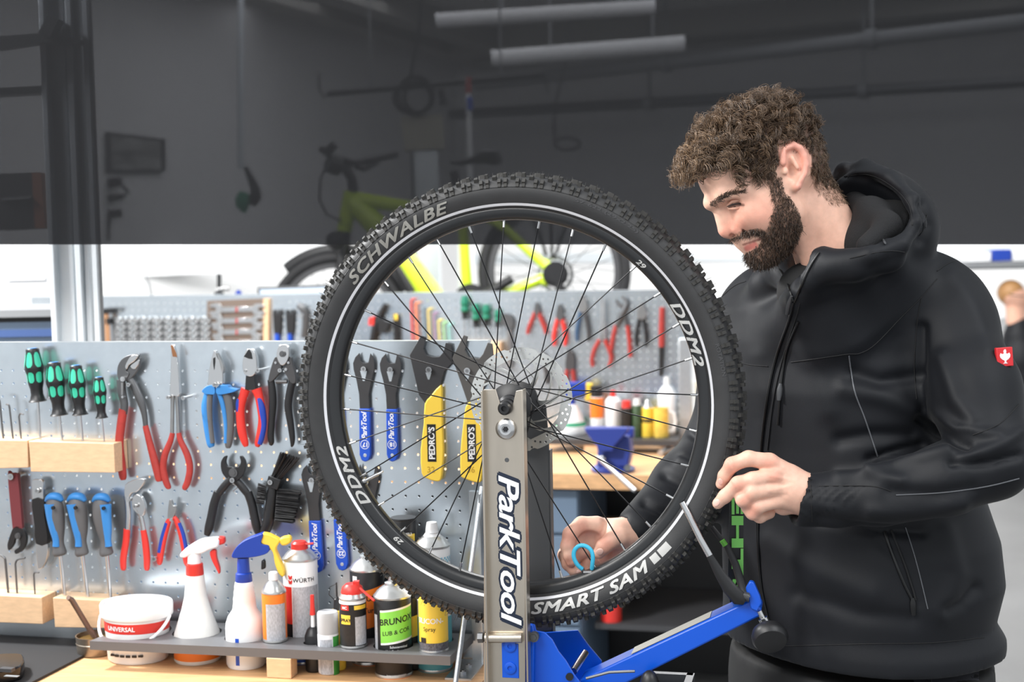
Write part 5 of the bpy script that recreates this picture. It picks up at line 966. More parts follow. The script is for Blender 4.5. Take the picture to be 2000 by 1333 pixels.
def arc(key, deg, sx, sy, r, m_, parent, zf, clockwise=True, name='lettering', dz=.0007):
    th0 = math.radians(deg)
    def f(x, y, w):
        th = th0+(-1 if clockwise else 1)*x*sx/r; rr = r+(1 if clockwise else -1)*y*sy
        return WC+(WF.x*math.cos(th)+WF.y*math.sin(th))*rr+WF.z*(zf(rr)+dz)
    q = MB()
    for ox, oy in ((-.035, -.03), (.035, -.03), (-.035, .03), (.035, .03)): q.text(key, lambda x, y, w: f(x+ox, y+oy, w+0)+WF.z*(.00005*(ox*10+oy*3)))
    return build(name, q, m_, parent)
tw = lambda k: TXT[k][0][:, 0].max()-TXT[k][0][:, 0].min()
arc('SCHWALBE', 125.2, .205/tw('SCHWALBE'), .0165, .3265, M_silvd, tyre, sw, dz=.0019)
arc('SMART SAM', -67.5, .205/tw('SMART SAM'), .0165, .3265, M_silver, tyre, sw, False, dz=.0019)
def patch(d0, d1, r0, r1, m_, parent, zf, name, dz=.0007):
    vs = []; n = 6
    for i in range(n+1):
        th = math.radians(d0+(d1-d0)*i/n)
        for rr in (r0, (r0+r1)/2, r1): vs.append(WC+(WF.x*math.cos(th)+WF.y*math.sin(th))*rr+WF.z*(zf(rr)+dz))
    return build(name, MB().add(vs, [(3*i+j, 3*i+3+j, 3*i+4+j, 3*i+1+j) for i in range(n) for j in (0, 1)]), m_, parent)
patch(-48.2, -45.8, .320, .333, M_silver, tyre, sw, 'badge'); patch(-45.2, -41.5, .320, .333, M_silver, tyre, sw, 'badge')
M_emb = mat('raised_rubber', c8(58, 58, 60), .6)
arc('ROT', 12, .05/tw('ROT'), .006, .335, M_emb, tyre, sw); arc('spec', 62, .11/tw('spec'), .006, .334, M_emb, tyre, sw)
# rim
RP = [(.3088, .0150), (.3075, .0158), (.304, .0157), (.298, .0150), (.293, .0128), (.2905, .0095), (.2893, .005), (.2890, 0)]
rim = build('rim', MB().lathe(WF, RP+[(r, -z) for r, z in RP[:-1][::-1]]+[(.301, -.012), (.301, .012), RP[0]], 160, caps=False), M_rim, wroot, ang=50)
rz = lambda r: np.interp(r, [p[0] for p in RP[::-1]], [p[1] for p in RP[::-1]])
for dg in (204, 21.5): arc('DDM2', dg, .105/tw('DDM2'), .0145, .2995, M_silver, rim, rz, dz=.0013)
arc('29', 229, .016/tw('29'), .0075, .2985, M_silver, rim, rz); arc('29', 46.5, .016/tw('29'), .0075, .2985, M_silver, rim, rz)
# spokes, nipples
M_spoke = mat('black_spoke', c8(30, 30, 32), .3, .5)
base_a = math.radians(92.7); hubz = (.034, -.026)
nip = None
for k in range(32):
    th = base_a-k*2*math.pi/32; near = k % 2 == 0; sgn = 1 if k % 4 < 2 else -1
    ha = th+sgn*math.radians(62); rh = .029 if near else .027; z = hubz[0] if near else hubz[1]; z += .002*(1 if sgn > 0 else -1)
    p1 = WF(.283*math.cos(th), .283*math.sin(th), .0012*(1 if near else -1)); p0 = WF(rh*math.cos(ha), rh*math.sin(ha), z)
    build('spoke', MB().cyl(p0, p1, .0011, n=6), M_spoke, wroot)
    d = nz(p1-p0); build('nipple', MB().cyl(p1-d*.005, p1+d*.0075, .0019, .0021, n=8), M_steel, wroot)
# valve
th = math.radians(207.2); er = WF.x*math.cos(th)+WF.y*math.sin(th)
v_ = build('valve', MB().cyl(WC+er*.290, WC+er*.262, .003, n=12).cyl(WC+er*.262, WC+er*.252, .0018, n=8).cyl(WC+er*.292, WC+er*.284, .0055, n=12), M_steel, wroot)
# hub and brake disc
hub = build('hub', MB().lathe(Fr(WC, WF.x, WF.y, WF.z), [(0, -.052), (.011, -.052), (.013, -.044), (.022, -.042), (.022, -.034), (.024, -.030), (.031, -.029), (.031, -.024), (.020, -.020), (.015, -.01), (.0145, .012), (.02, .027), (.0335, .031), (.0335, .037), (.022, .04), (.014, .046), (.012, .056), (0, .056)], 40), M_black, wroot)
for k in range(16): a = 2*math.pi*k/16; build('flange_hole', MB().cyl(WF(.0285*math.cos(a), .0285*math.sin(a), .0368), WF(.0285*math.cos(a), .0285*math.sin(a), .0376), .0014, n=8), M_steeld, hub)
FR_ = Fr(WF(0, 0, -.040), WF.x, WF.y, WF.z); R1 = .0845; R0 = .0668
outer = []
for i in range(120):
    a = 2*math.pi*i/120; s_ = ((i % 12)/12.0); rr = R1-(.0028 if s_ > .82 else .0); outer.append((rr*math.cos(a), rr*math.sin(a)))
holes = []
for i in range(60):
    a = 2*math.pi*i/60; rr = (.0715, .0755, .0795)[i % 3]; holes.append((rr*math.cos(a), rr*math.sin(a), .0019))
    if i % 2: rr = (.0795, .0715, .0755)[i % 3]; holes.append((rr*math.cos(a+.015), rr*math.sin(a+.015), .0018))
hs = []
for h in holes:
    if all(math.hypot(h[0]-g[0], h[1]-g[1]) > .0046 for g in hs): hs.append(h)
mbr = MB(); k0 = len(hs)
# the brake track, then swept arms to the inner ring
v_out = outer; 
def track():
    import itertools
    n = 60; inner = (0.0, 0.0, R0)
    return holed(v_out, hs+[inner], FR_, -.001, .001, nseg=14)
M_disc = mat('brake_disc_steel', c8(218, 218, 214), .28, .9)
disc = build('brake_disc', track(), M_disc, wroot)
for i in range(6):
    a0 = 2*math.pi*i/6+.3; pts = [(R0*1.01, a0), (.060, a0-.22), (.048, a0-.38), (.034, a0-.46), (.022, a0-.46)]
    w = .0035; L = [(r*math.cos(a+w/r*1.0), r*math.sin(a+w/r*1.0)) for r, a in pts]; R_ = [(r*math.cos(a-w/r), r*math.sin(a-w/r)) for r, a in pts]
    build('arm', MB().prism(L+R_[::-1], FR_, -.001, .001), M_disc, disc)
    pts = [(R0*1.01, a0+.42), (.055, a0+.15), (.045, a0-.15), (.040, a0-.42)]; w = .0025; L = [(r*math.cos(a+w/r), r*math.sin(a+w/r)) for r, a in pts]; R_ = [(r*math.cos(a-w/r), r*math.sin(a-w/r)) for r, a in pts]
    build('arm', MB().prism(L+R_[::-1], FR_, -.001, .001), M_disc, disc)
build('inner_ring', MB().ring(FR_, .018, .026, -.0012, .0012), M_disc, disc); build('carrier', MB().ring(FR_, .016, .029, .001, .006, 24), M_black, disc)
for i in range(6): a = 2*math.pi*i/6; build('disc_bolt', MB().cyl(FR_(.0235*math.cos(a), .0235*math.sin(a), .006), FR_(.0235*math.cos(a), .0235*math.sin(a), .009), .0042, n=10), M_steeld, disc)

# ================================================================ truing stand
class PW_:
    def __init__(s, off): s.o = WC+NRM*off; s.fr = Fr(s.o, UAX, ZAX, NRM)
    def ab(s, px, py): d = Ppl(px, py, s.o, NRM)-s.o; return (np.dot(d, UAX), d[2])
    def pt(s, px, py): return Ppl(px, py, s.o, NRM)
    def prism(s, pts, t, mb=None): return (mb or MB()).prism([s.ab(*p) for p in pts], s.fr, -t, 0)
ZF = ZB-.0
sroot = thing('truing_stand', 'steel and blue wheel truing stand holding the wheel', 'truing stand', V(*PW_(0).pt(1010, 1333)[:2], 0))
M_nick = mat('nickel_plate', c8(196, 186, 172), .3, .95, var=.1, vscale=25, stretch=(1, 1, .25), bump=.03, bscale=40)
M_bstand = mat('blue_stand_paint', c8(4, 82, 200), .32, coat=.1)
W1 = PW_(.072)
arm_f = build('front_upright', W1.prism([(945, 761), (968, 761), (979, 797), (983, 806), (990, 809), (997, 806), (1000, 797), (1008, 764), (1026, 760), (1026, 1400), (945, 1400)], .0035), M_nick, sroot, bevel=.0006)
build('left_flange', MB().box(W1.fr, W1.ab(945, 800)[0]-.0005, W1.ab(945, 800)[0]+.0025, W1.ab(950, 1400)[1], W1.ab(950, 762)[1], -.006, .016), M_nick, arm_f, bevel=.0006)
build('right_flange', MB().box(W1.fr, W1.ab(1026, 800)[0]-.0025, W1.ab(1026, 800)[0]+.0005, W1.ab(1020, 1400)[1], W1.ab(1020, 760)[1], -.006, .016), M_nick, arm_f, bevel=.0006)
a_, b_ = W1.ab(989, 838); k = WC[1]/FPX
build('round_bolt', MB().lathe(Fr(W1.fr(a_, b_, 0), UAX, ZAX, NRM), [(.0165, 0), (.0165, .003), (.014, .006), (.009, .0075), (.009, .0075), (.0055, .0072), (.005, .006), (0, .006)], 32), M_steel, arm_f); build('bolt_socket', MB().lathe(Fr(W1.fr(a_, b_, .0072), UAX, ZAX, NRM), [(.0045, 0), (.004, .0012), (0, .0012)], 6), M_black, arm_f)
for y in (899, 944): a2, b2 = W1.ab(990, y); build('hole', MB().lathe(Fr(W1.fr(a2, b2, 0), UAX, ZAX, NRM), [(.0036, .0001), (.0032, .0004), (0, .0003)], 16), M_gun, arm_f)
a2, b2 = W1.ab(988, 797); axf = Fr(W1.fr(a2, b2, -.02), UAX, ZAX, NRM)
build('axle_end', MB().lathe(axf, [(.013, 0), (.013, .018), (.0105, .02), (.0105, .03), (.008, .033), (.0045, .033), (.0045, .028), (0, .028)], 24), M_black, wroot); build('axle_cap', MB().lathe(Fr(W1.fr(a2, b2, -.03), UAX, ZAX, NRM), [(.0175, -.004), (.0175, .012), (.013, .016)], 28), M_black, wroot)
a2, b2 = W1.ab(996, 1076); ln = 300*(WC[1]-.07)/FPX; tl = tw('ParkTool')
f1 = lambda x, y, w: W1.fr(a2+y*.0325, b2-x*ln/tl, .0007)
f0 = lambda x, y, w: W1.fr(a2+y*.0335, b2-x*ln/tl*.99, .0004)
q = MB()
for i in range(8): q.text('ParkTool', lambda x, y, w: f1(x+.13*math.cos(i*math.pi/4), y+.09*math.sin(i*math.pi/4), 0)-NRM*(.0003+.00002*i))
build('lettering_outline', q, mat('navy_print', c8(24, 34, 54), .4), arm_f); build('lettering', MB().text('ParkTool', f1), M_white, arm_f)
build('cross_tube', MB().cyl(W1.pt(950, 1245)+NRM*.006, W1.pt(1021, 1245)+NRM*.006, .0075), M_nick, sroot); build('nut', MB().cyl(W1.pt(936, 1244)+NRM*.006, W1.pt(946, 1244)+NRM*.006, .0085, n=6), M_gun, sroot)
a2, b2 = W1.ab(997, 1292); hk = k*.97
build('blue_window', MB().box(W1.fr, a2-17*hk, a2+17*hk, b2-34*hk, b2+36*hk, .0001, .0012), M_bstand, sroot, bevel=.001)
for y in (1262, 1305): p = W1.pt(997, y); build('socket_bolt', MB().lathe(Fr(p+NRM*.0012, UAX, ZAX, NRM), [(.0095, 0), (.0095, .002), (.007, .003), (.004, .003), (.004, .001), (0, .001)], 18), M_bstand, sroot)
W2 = PW_(-.060)
build('rear_upright', W2.prism([(1000, 786), (1024, 800), (1040, 786), (1066, 792), (1072, 870), (1084, 1400), (1000, 1400)], .004), M_gun, sroot, bevel=.0006); build('rear_flange', MB().box(W2.fr, W2.ab(1078, 1100)[0]-.003, W2.ab(1078, 1100)[0], W2.ab(1070, 1400)[1], W2.ab(1070, 880)[1], -.02, 0), M_gun, sroot)
W3 = PW_(.052); W4 = PW_(-.05)
build('bracket_plate', W3.prism([(1028, 1224), (1036, 1219), (1044, 1221), (1047, 1233), (1064, 1236), (1078, 1250), (1091, 1274), (1104, 1290), (1122, 1320), (1150, 1356), (1150, 1420), (1024, 1420)], .004), M_bstand, sroot, bevel=.001)
build('bracket_lug', PW_(.062).prism([(1024, 1226), (1032, 1220), (1041, 1222), (1043, 1240), (1040, 1420), (1024, 1420)], .008), M_bstand, sroot, bevel=.0015)
build('bracket_plate', W4.prism([(1010, 1240), (1128, 1232), (1150, 1262), (1175, 1292), (1180, 1420), (1010, 1420)], .004), M_bstand, sroot, bevel=.001)
build('bracket_floor', MB().box(WF, W3.ab(1030, 1380)[0], W3.ab(1150, 1380)[0], W3.ab(1090, 1420)[1], W3.ab(1090, 1370)[1], -.05, .05), M_bstand, sroot)
p = PW_(.062).pt(1044, 1243); build('bracket_bolt', MB().cyl(p, p+NRM*.008, .008, n=18).cyl(p+NRM*.008, p+NRM*.010, .005, n=6), M_gun, sroot); p = W3.pt(1113, 1322); build('bracket_bolt', MB().cyl(p, p+NRM*.004, .006, n=16), M_black, sroot)
build('pin', MB().cyl(PW_(-.02).pt(1143, 1276), PW_(.03).pt(1120, 1312), .006), M_steel, sroot)
W5 = PW_(.024)
arm = build('caliper_arm', W5.prism([(1132, 1329), (1462, 1174), (1478, 1176), (1488, 1192), (1482, 1206), (1205, 1345), (1150, 1420), (1110, 1420)], .05), M_bstand, sroot, bevel=.003)
e0, e1 = W5.pt(1232, 1281), W5.pt(1386, 1209); up_ = nz(np.cross(NRM, nz(e1-e0))*-1)
if up_[2] < 0: up_ = -up_
fe = Fr(e0, nz(e1-e0), -NRM, up_); build('sticker', MB().box(fe, 0, np.linalg.norm(e1-e0), .006, .044, .0002, .0008), mat('grey_sticker', c8(182, 180, 172), .5), arm)
build('lever_plate', PW_(.03).prism([(1456, 1150), (1464, 1136), (1472, 1138), (1484, 1165), (1488, 1180), (1478, 1196), (1466, 1190), (1462, 1172)], .012), M_bstand, sroot, bevel=.002)
def pth(pts): return [PW_(o).pt(x, y) for x, y, o in pts]
build('feeler', MB().tube(pth([(1332, 982, .026), (1345, 1006, .030), (1368, 1054, .034), (1386, 1086, .034)]), [.0042, .0048, .005, .0052], 8, flat=(NRM, .5)), M_steel, sroot, ang=60); build('feeler_arm', MB().tube(pth([(1386, 1086, .034), (1406, 1122, .034), (1425, 1150, .034), (1444, 1170, .034), (1455, 1176, .034)]), [.0052, .008, .011, .012, .006], 8, flat=(NRM, .5)), M_black, sroot, ang=60)
build('feeler_arm', MB().tube(pth([(1390, 1030, -.05), (1420, 1068, -.046), (1436, 1102, -.044), (1448, 1140, -.04), (1456, 1168, -.03)]), [.004, .005, .006, .007, .008], 8, flat=(NRM, .5)), M_black, sroot, ang=60)
build('green_tape', MB().tube(pth([(1410, 1056, -.0435), (1417, 1066, -.0435)]), .0045, 8), mat('green_tape', c8(96, 170, 60), .5), sroot)
build('spring', MB().tube([PW_(.03).pt(1449+i*.22, 1164+i*.06)+UPV*(.007*math.cos(i*.62))-FWD*(.007*math.sin(i*.62)) for i in range(64)], .0009, 6), M_gun, sroot)
kn = PW_(.03); s0, s1 = kn.pt(1483, 1194), kn.pt(1503, 1234); build('knob_shaft', MB().cyl(s0, s1, .0042).cyl(kn.pt(1490, 1208), kn.pt(1497, 1222), .0075), M_steel, sroot)
kf = axis_frame(kn.pt(1500, 1228), kn.pt(1506, 1244)+NRM*.020); build('hand_knob', MB().lathe(kf, [(.006, -.006), (.010, -.006), (.011, .004), (.02, .012), (.0255, .008), (.0275, .014), (.0275, .022), (.024, .028), (.012, .030), (0, .030)], 32), M_black, sroot, ang=50)
for i in range(5): a = 2*math.pi*i/5; build('knob_rib', MB().tube([kf(.008*math.cos(a), .008*math.sin(a), .0), kf(.024*math.cos(a), .024*math.sin(a), .012)], .0022, 6), M_black, sroot)
p = PW_(.05).pt(1269, 1342); build('lever_knob', MB().sphere(p, (.016, .016, .026)).cyl(p-ZAX*.02, p-ZAX*.08, .006), M_black, sroot); build('spring_wire', MB().tube([PW_(.055).pt(x, y) for x, y in ((1145, 1326), (1190, 1314), (1240, 1312))], .0022, 6), M_gun, sroot)
fb_ = Fr(Pz(1275, 1316, .905), UAX, -NRM, ZAX); build('base_frame', MB().box(fb_, 0, .064, 0, .012, -.02, 0).box(fb_, .054, .066, -.1, .012, -.02, 0), M_gun, sroot)
build('base_post', MB().box(WF, -.045, .06, -WC[2], W3.ab(1090, 1371)[1], -.045, .045), M_dkgrey, sroot); build('base_arm', MB().box(Fr(V(0, 0, 0), UAX, -NRM, ZAX), 0, .001, 0, .001, 0, .001), M_dkgrey, sroot) if False else None
build('base_bar', MB().box(WF, .02, .27, .885-.03-WC[2], .885-WC[2], -.02, .015), M_dkgrey, sroot)
# spoke key
sk = PW_(.0); kroot = thing('spoke_key', 'light blue loop shaped spoke key at the lower rim', 'spoke key', sk.pt(1145, 1125))
kl = [(1137, 1112, .008), (1128, 1104, .012), (1121, 1090, .014), (1122, 1076, .014), (1131, 1067, .014), (1143, 1067, .014), (1154, 1075, .014), (1158, 1088, .014), (1157, 1102, .012), (1156, 1112, .008)]
build('loop', MB().tube(pth(cr(kl, False, 4)), .0034, 10), mat('light_blue_coating', c8(60, 178, 214), .4), kroot, ang=60); build('jaw', MB().tube(pth([(1137, 1111, .008), (1143, 1124, .005)]), .0036, 6).tube(pth([(1156, 1111, .008), (1153, 1123, .005)]), .0036, 6).tube(pth([(1140, 1119, .010), (1156, 1119, .010)]), .0034, 6), M_gun, kroot)
# ================================================================ implicit surfaces for soft bodies
class SDF:
    def __init__(s, lo, hi, h):
        s.lo = np.asarray(lo, np.float32); s.h = h; s.n = np.ceil((np.asarray(hi)-s.lo)/h).astype(int)+1
        s.ax = [s.lo[i]+np.arange(s.n[i], dtype=np.float32)*h for i in range(3)]; s.F = np.full(s.n, .06, np.float32)
    def _sl(s, lo, hi):
        a = np.clip(np.floor((np.asarray(lo)-s.lo)/s.h).astype(int), 0, s.n-1); b = np.clip(np.ceil((np.asarray(hi)-s.lo)/s.h).astype(int)+1, 1, s.n)
        sl = tuple(slice(a[i], max(b[i], a[i]+1)) for i in range(3)); return sl, np.meshgrid(*[s.ax[i][sl[i]] for i in range(3)], indexing='ij', sparse=True)
    def _put(s, sl, d, k, op):
        a = s.F[sl]
        if op == 'u':
            h = np.clip(.5+.5*(d-a)/k, 0, 1); s.F[sl] = d*(1-h)+a*h-k*h*(1-h)
        else:
            h = np.clip(.5-.5*(a+d)/k, 0, 1); s.F[sl] = a*(1-h)-d*h+k*h*(1-h)
    def rc(s, p0, p1, r0, r1, k=.01, op='u'):
        p0, p1 = np.asarray(p0, np.float32), np.asarray(p1, np.float32); m_ = max(r0, r1)+k+.02
        sl, (X, Y, Z) = s._sl(np.minimum(p0, p1)-m_, np.maximum(p0, p1)+m_); d = p1-p0; L = float(d@d)+1e-12
        t = np.clip(((X-p0[0])*d[0]+(Y-p0[1])*d[1]+(Z-p0[2])*d[2])/L, 0, 1)
        q = np.sqrt((X-p0[0]-t*d[0])**2+(Y-p0[1]-t*d[1])**2+(Z-p0[2]-t*d[2])**2)-(r0+(r1-r0)*t); s._put(sl, q.astype(np.float32), k, op)
    def chain(s, pts, k=.01, op='u'):
        for a, b in zip(pts[:-1], pts[1:]): s.rc(a[0], b[0], a[1], b[1], k, op)
    def ell(s, c, r, ax, k=.01, op='u'):
        c = np.asarray(c, np.float32); m_ = max(r)+k+.02; sl, (X, Y, Z) = s._sl(c-m_, c+m_); dx, dy, dz = X-c[0], Y-c[1], Z-c[2]; k0 = 0; k1 = 0
        for e, rr in zip(ax, r):
            q = dx*e[0]+dy*e[1]+dz*e[2]; k0 = k0+(q/rr)**2; k1 = k1+(q/rr**2)**2
        k0 = np.sqrt(k0); k1 = np.sqrt(k1)+1e-9; s._put(sl, (k0*(k0-1)/k1).astype(np.float32), k, op)
    def stack(s, rows, L, f, k=.02, op='u'):      # upright stack of oriented ellipses: (z, cx, cy, a, b) from low to high
        rows = np.array(rows, float); m_ = rows[:, 3:].max()+.06
        sl, (X, Y, Z) = s._sl((rows[:, 1].min()-m_, rows[:, 2].min()-m_, rows[0, 0]-.04), (rows[:, 1].max()+m_, rows[:, 2].max()+m_, rows[-1, 0]+.04)); z = Z.ravel()
        I = [np.interp(z, rows[:, 0], rows[:, i]).reshape(1, 1, -1) for i in range(1, 5)]
        u = (X-I[0])*L[0]+(Y-I[1])*L[1]; v = (X-I[0])*f[0]+(Y-I[1])*f[1]
        e = 2.3; k0 = ((np.abs(u)/I[2])**e+(np.abs(v)/I[3])**e)**(1/e); d = (k0-1)*np.minimum(I[2], I[3])
        d = np.maximum(d, np.maximum(Z-rows[-1, 0], rows[0, 0]-Z)); s._put(sl, d.astype(np.float32), k, op)
    def net(s, smooth=2):
        F = s.F; ins = F < 0; C = np.zeros(np.array(F.shape)-1, np.uint8)
        for dx in (0, 1):
            for dy in (0, 1):
                for dz in (0, 1): C += ins[dx:F.shape[0]-1+dx, dy:F.shape[1]-1+dy, dz:F.shape[2]-1+dz]
        idx = np.argwhere((C > 0) & (C < 8)); cid = np.full(C.shape, -1, np.int32); cid[tuple(idx.T)] = np.arange(len(idx))
        cor = [(a, b, c) for a in (0, 1) for b in (0, 1) for c in (0, 1)]; val = np.stack([F[idx[:, 0]+a, idx[:, 1]+b, idx[:, 2]+c] for a, b, c in cor], 1)
        acc = np.zeros((len(idx), 3)); cnt = np.zeros(len(idx))
        for i in range(8):
            for j in range(i+1, 8):
                if sum(abs(cor[i][q]-cor[j][q]) for q in range(3)) != 1: continue
                a, b = val[:, i], val[:, j]; m_ = (a < 0) != (b < 0); t = np.where(m_, a/np.where(m_, a-b, 1), 0)
                pt = np.array(cor[i])+t[:, None]*(np.array(cor[j])-np.array(cor[i])); acc += pt*m_[:, None]; cnt += m_
        v = (idx+acc/np.maximum(cnt, 1)[:, None])*s.h+s.lo; quads = []
        for ax in range(3):
            o1, o2 = (ax+1) % 3, (ax+2) % 3; sl0 = [slice(1, -1)]*3; sl0[ax] = slice(0, -1); sl1 = [slice(1, -1)]*3; sl1[ax] = slice(1, None)
            A, B = ins[tuple(sl0)], ins[tuple(sl1)]; e = np.argwhere(A != B); fl = A[tuple(e.T)]; base_ = e.copy(); base_[:, o1] += 1; base_[:, o2] += 1
            def cell(d1, d2): q = base_.copy(); q[:, o1] -= d1; q[:, o2] -= d2; return cid[tuple(q.T)]
            q = np.stack([cell(1, 1), cell(0, 1), cell(0, 0), cell(1, 0)], 1); q[~fl] = q[~fl][:, ::-1]; quads.append(q)
        q = np.concatenate(quads); q = q[(q >= 0).all(1)]
        for _ in range(smooth): v = lap(v, q, .5)
        return v, q
def lap(v, q, w):
    a = np.concatenate([q[:, 0], q[:, 1], q[:, 2], q[:, 3]]); b = np.concatenate([q[:, 1], q[:, 2], q[:, 3], q[:, 0]]); n = len(v); cn = np.bincount(a, minlength=n)+np.bincount(b, minlength=n)
    m_ = np.stack([np.bincount(a, v[b, i], n)+np.bincount(b, v[a, i], n) for i in range(3)], 1)/np.maximum(cn, 1)[:, None]; return v*(1-w)+m_*w
def vnorm(v, q):
    n = np.cross(v[q[:, 2]]-v[q[:, 0]], v[q[:, 3]]-v[q[:, 1]]); N = np.zeros_like(v)
    for i in range(4):
        for c in range(3): N[:, c] += np.bincount(q[:, i], n[:, c], len(v))
    return N/(np.linalg.norm(N, axis=1)[:, None]+1e-12)
def fastmesh(name, v, q, m_, parent, col=None, label=None):
    me = bpy.data.meshes.new(name); k = q.shape[1]; org = PORG[parent.name] if parent is not None else V(0, 0, 0)
    me.vertices.add(len(v)); me.vertices.foreach_set('co', (v-org).astype(np.float32).ravel()); me.loops.add(q.size); me.loops.foreach_set('vertex_index', q.astype(np.int32).ravel())
    me.polygons.add(len(q)); me.polygons.foreach_set('loop_start', np.arange(0, q.size, k, dtype=np.int32)); me.polygons.foreach_set('use_smooth', np.ones(len(q), bool)); me.update(); me.validate()
    if col is not None:
        a = me.color_attributes.new('col', 'FLOAT_COLOR', 'POINT'); a.data.foreach_set('color', np.concatenate([col, np.ones((len(col), 1))], 1).astype(np.float32).ravel())
    me.materials.append(m_); o = bpy.data.objects.new(name, me); COL.objects.link(o)
    if parent is not None: o.parent = parent
    PORG[o.name] = org
    if label: o['label'] = label
    return o
def topx(v):
    d = v-CAMP; z = d@FWD; return np.stack([1000+FPX*(d@RGT)/z, 666.5-FPX*(d@UPV)/z, z], 1)
def axs(th): t = math.radians(th); return (RGT*math.cos(t)-UPV*math.sin(t), -RGT*math.sin(t)-UPV*math.cos(t), -FWD)
def bb(pts, m_): p = np.array(pts); return p.min(0)-m_, p.max(0)+m_
def seg_d(p, a, b):                               # pixel distance to a segment
    a, b = np.asarray(a, float), np.asarray(b, float); d = b-a; t = np.clip(((p-a)@d)/(d@d+1e-9), 0, 1); return np.linalg.norm(p-a-t[:, None]*d, axis=1)
def line_d(p, pts): return np.min([seg_d(p, a, b) for a, b in zip(pts[:-1], pts[1:])], axis=0)
def inpoly(p, poly):
    c = np.zeros(len(p), bool); j = len(poly)-1
    for i in range(len(poly)):
        (xi, yi), (xj, yj) = poly[i], poly[j]; m_ = ((yi > p[:, 1]) != (yj > p[:, 1])) & (p[:, 0] < (xj-xi)*(p[:, 1]-yi)/(yj-yi+1e-12)+xi); c ^= m_; j = i
    return c

# ================================================================ the man at the wheel
MAN = thing('person', 'bearded man in a black hooded softshell jacket bending over the wheel', 'person', (P(1680, 900, 2.36)[0], 2.36, 0))
HY = 2.2; HS = HY/FPX
def h_(x, y, w=0.0): return P(x, y, HY-((1530-x)*.2+w)*HS)
S = SDF(*bb([h_(1330, 160, -120), h_(1330, 560, 130), h_(1720, 160, 130), h_(1720, 590, -130)], .02), .0021)
U = lambda px: px*HS
def E(x, y, w, r, th=0, k=12, op='u'): S.ell(h_(x, y, w), [U(a) for a in r], axs(th), U(k), op)
def RC(a, b, r0, r1, k=10, op='u'): S.rc(h_(*a), h_(*b), U(r0), U(r1), U(k), op)
E(1487, 305, 0, (112, 97, 88), -28, 10); E(1545, 330, 0, (66, 62, 76), -20, 25)
E(1424, 345, 0, (58, 66, 70), -40, 22)
E(1464, 425, 0, (54, 66, 46), -35, 22)
for sg in (-1, 1):
    RC((1388, 397, 0), (1412, 383, sg*44), 10.5, 11.5, 16); RC((1412, 382, sg*44), (1455, 372, sg*66), 12, 14, 16)
    E(1468, 414, sg*50, (30, 26, 24), -35, 22); E(1502, 392, sg*46, (58, 66, 40), -20, 22)
    RC((1494, 488, sg*14), (1548, 418, sg*52), 24, 26, 22)
E(1515, 440, 0, (56, 52, 54), -50, 25); E(1489, 494, 0, (30, 22, 34), -35, 20); E(1462, 466, 0, (26, 26, 34), -35, 18)
RC((1402, 410, 0), (1417, 446, 0), 10, 15, 8); E(1420, 452, 0, (17, 14, 16), 30, 5); RC((1410, 414, 10), (1434, 440, 14), 8, 10, 8)
for sg in (-1, 1): E(1439, 446, sg*19, (13, 11.5, 11), 20, 2.5); E(1431, 460, sg*13, (7, 4, 6), 10, 2.5, 's')
for sg in (-1, 1):
    E(1426, 404, sg*52, (18, 10, 14), -20, 14, 's'); E(1438, 403, sg*37, (17, 14, 15), 0, 4)
    RC((1422, 405, sg*43), (1434, 397, sg*52), 2.6, 3.0, 3); RC((1434, 397, sg*52), (1452, 399, sg*52), 3.0, 2.2, 3)      # lid
    RC((1424, 410, sg*43), (1450, 406, sg*50), 2.0, 2.0, 5)
# mouth
RC((1450, 471, 0), (1470, 467, 24), 6, 4, 6); RC((1450, 471, 0), (1470, 467, -24), 6, 4, 6); RC((1459, 485, 0), (1476, 477, 22), 7.5, 5, 6); RC((1459, 485, 0), (1476, 477, -22), 7.5, 5, 6)
RC((1452, 478, 0), (1488, 466, 36), 2.2, 2.4, 3, 's')
RC((1451, 440, 33), (1486, 455, 50), 3.5, 4, 9, 's'); RC((1452, 434, 36), (1455, 456, 34), 3, 3, 5, 's')             # smile fold
# near ear and far ear
for sg in (-1, 1):
    E(1551, 328, sg*80, (19, 44, 11), -8, 6); E(1540, 345, sg*76, (16, 26, 12), -8, 10)
    hx = [(1530, 318), (1529, 303), (1536, 289), (1549, 283), (1562, 289), (1571, 305), (1574, 322), (1570, 340), (1563, 352), (1559, 364)]
    for a, b in zip(hx[:-1], hx[1:]): RC((*a, sg*97), (*b, sg*97), 6.3, 6.3, 3); RC((*a, sg*88), (*b, sg*88), 5, 5, 4)
    E(1556, 364, sg*90, (8, 9, 7), 0, 6)
    E(1549, 336, sg*98, (11, 17, 15), -12, 4, 's'); RC((1540, 300, sg*101), (1562, 312, sg*101), 4.5, 4, 5, 's'); RC((1562, 312, sg*101), (1564, 338, sg*101), 4, 3, 5, 's'); RC((1547, 308, sg*96), (1558, 328, sg*97), 4, 4, 5); E(1534, 334, sg*94, (6, 8, 6), 0, 5)
RC((1575, 400, -10), (1632, 498, -12), 66, 72, 26); RC((1632, 498, -12), (1660, 560, -12), 74, 84, 20); RC((1556, 440, 40), (1586, 530, 24), 14, 14, 22)
hv, hq = S.net(2); hn = vnorm(hv, hq); hp_ = topx(hv)
near = (hn@(-FWD)) > -.35
SK = np.array(c8(226, 180, 158)); col = np.tile(SK, (len(hv), 1))
def tint(mask, c_): 
    global col
    col = col*(1-mask[:, None])+np.array(c_)*mask[:, None]
sm = lambda d, a, b: np.clip((b-d)/(b-a), 0, 1)
P2 = hp_[:, :2]
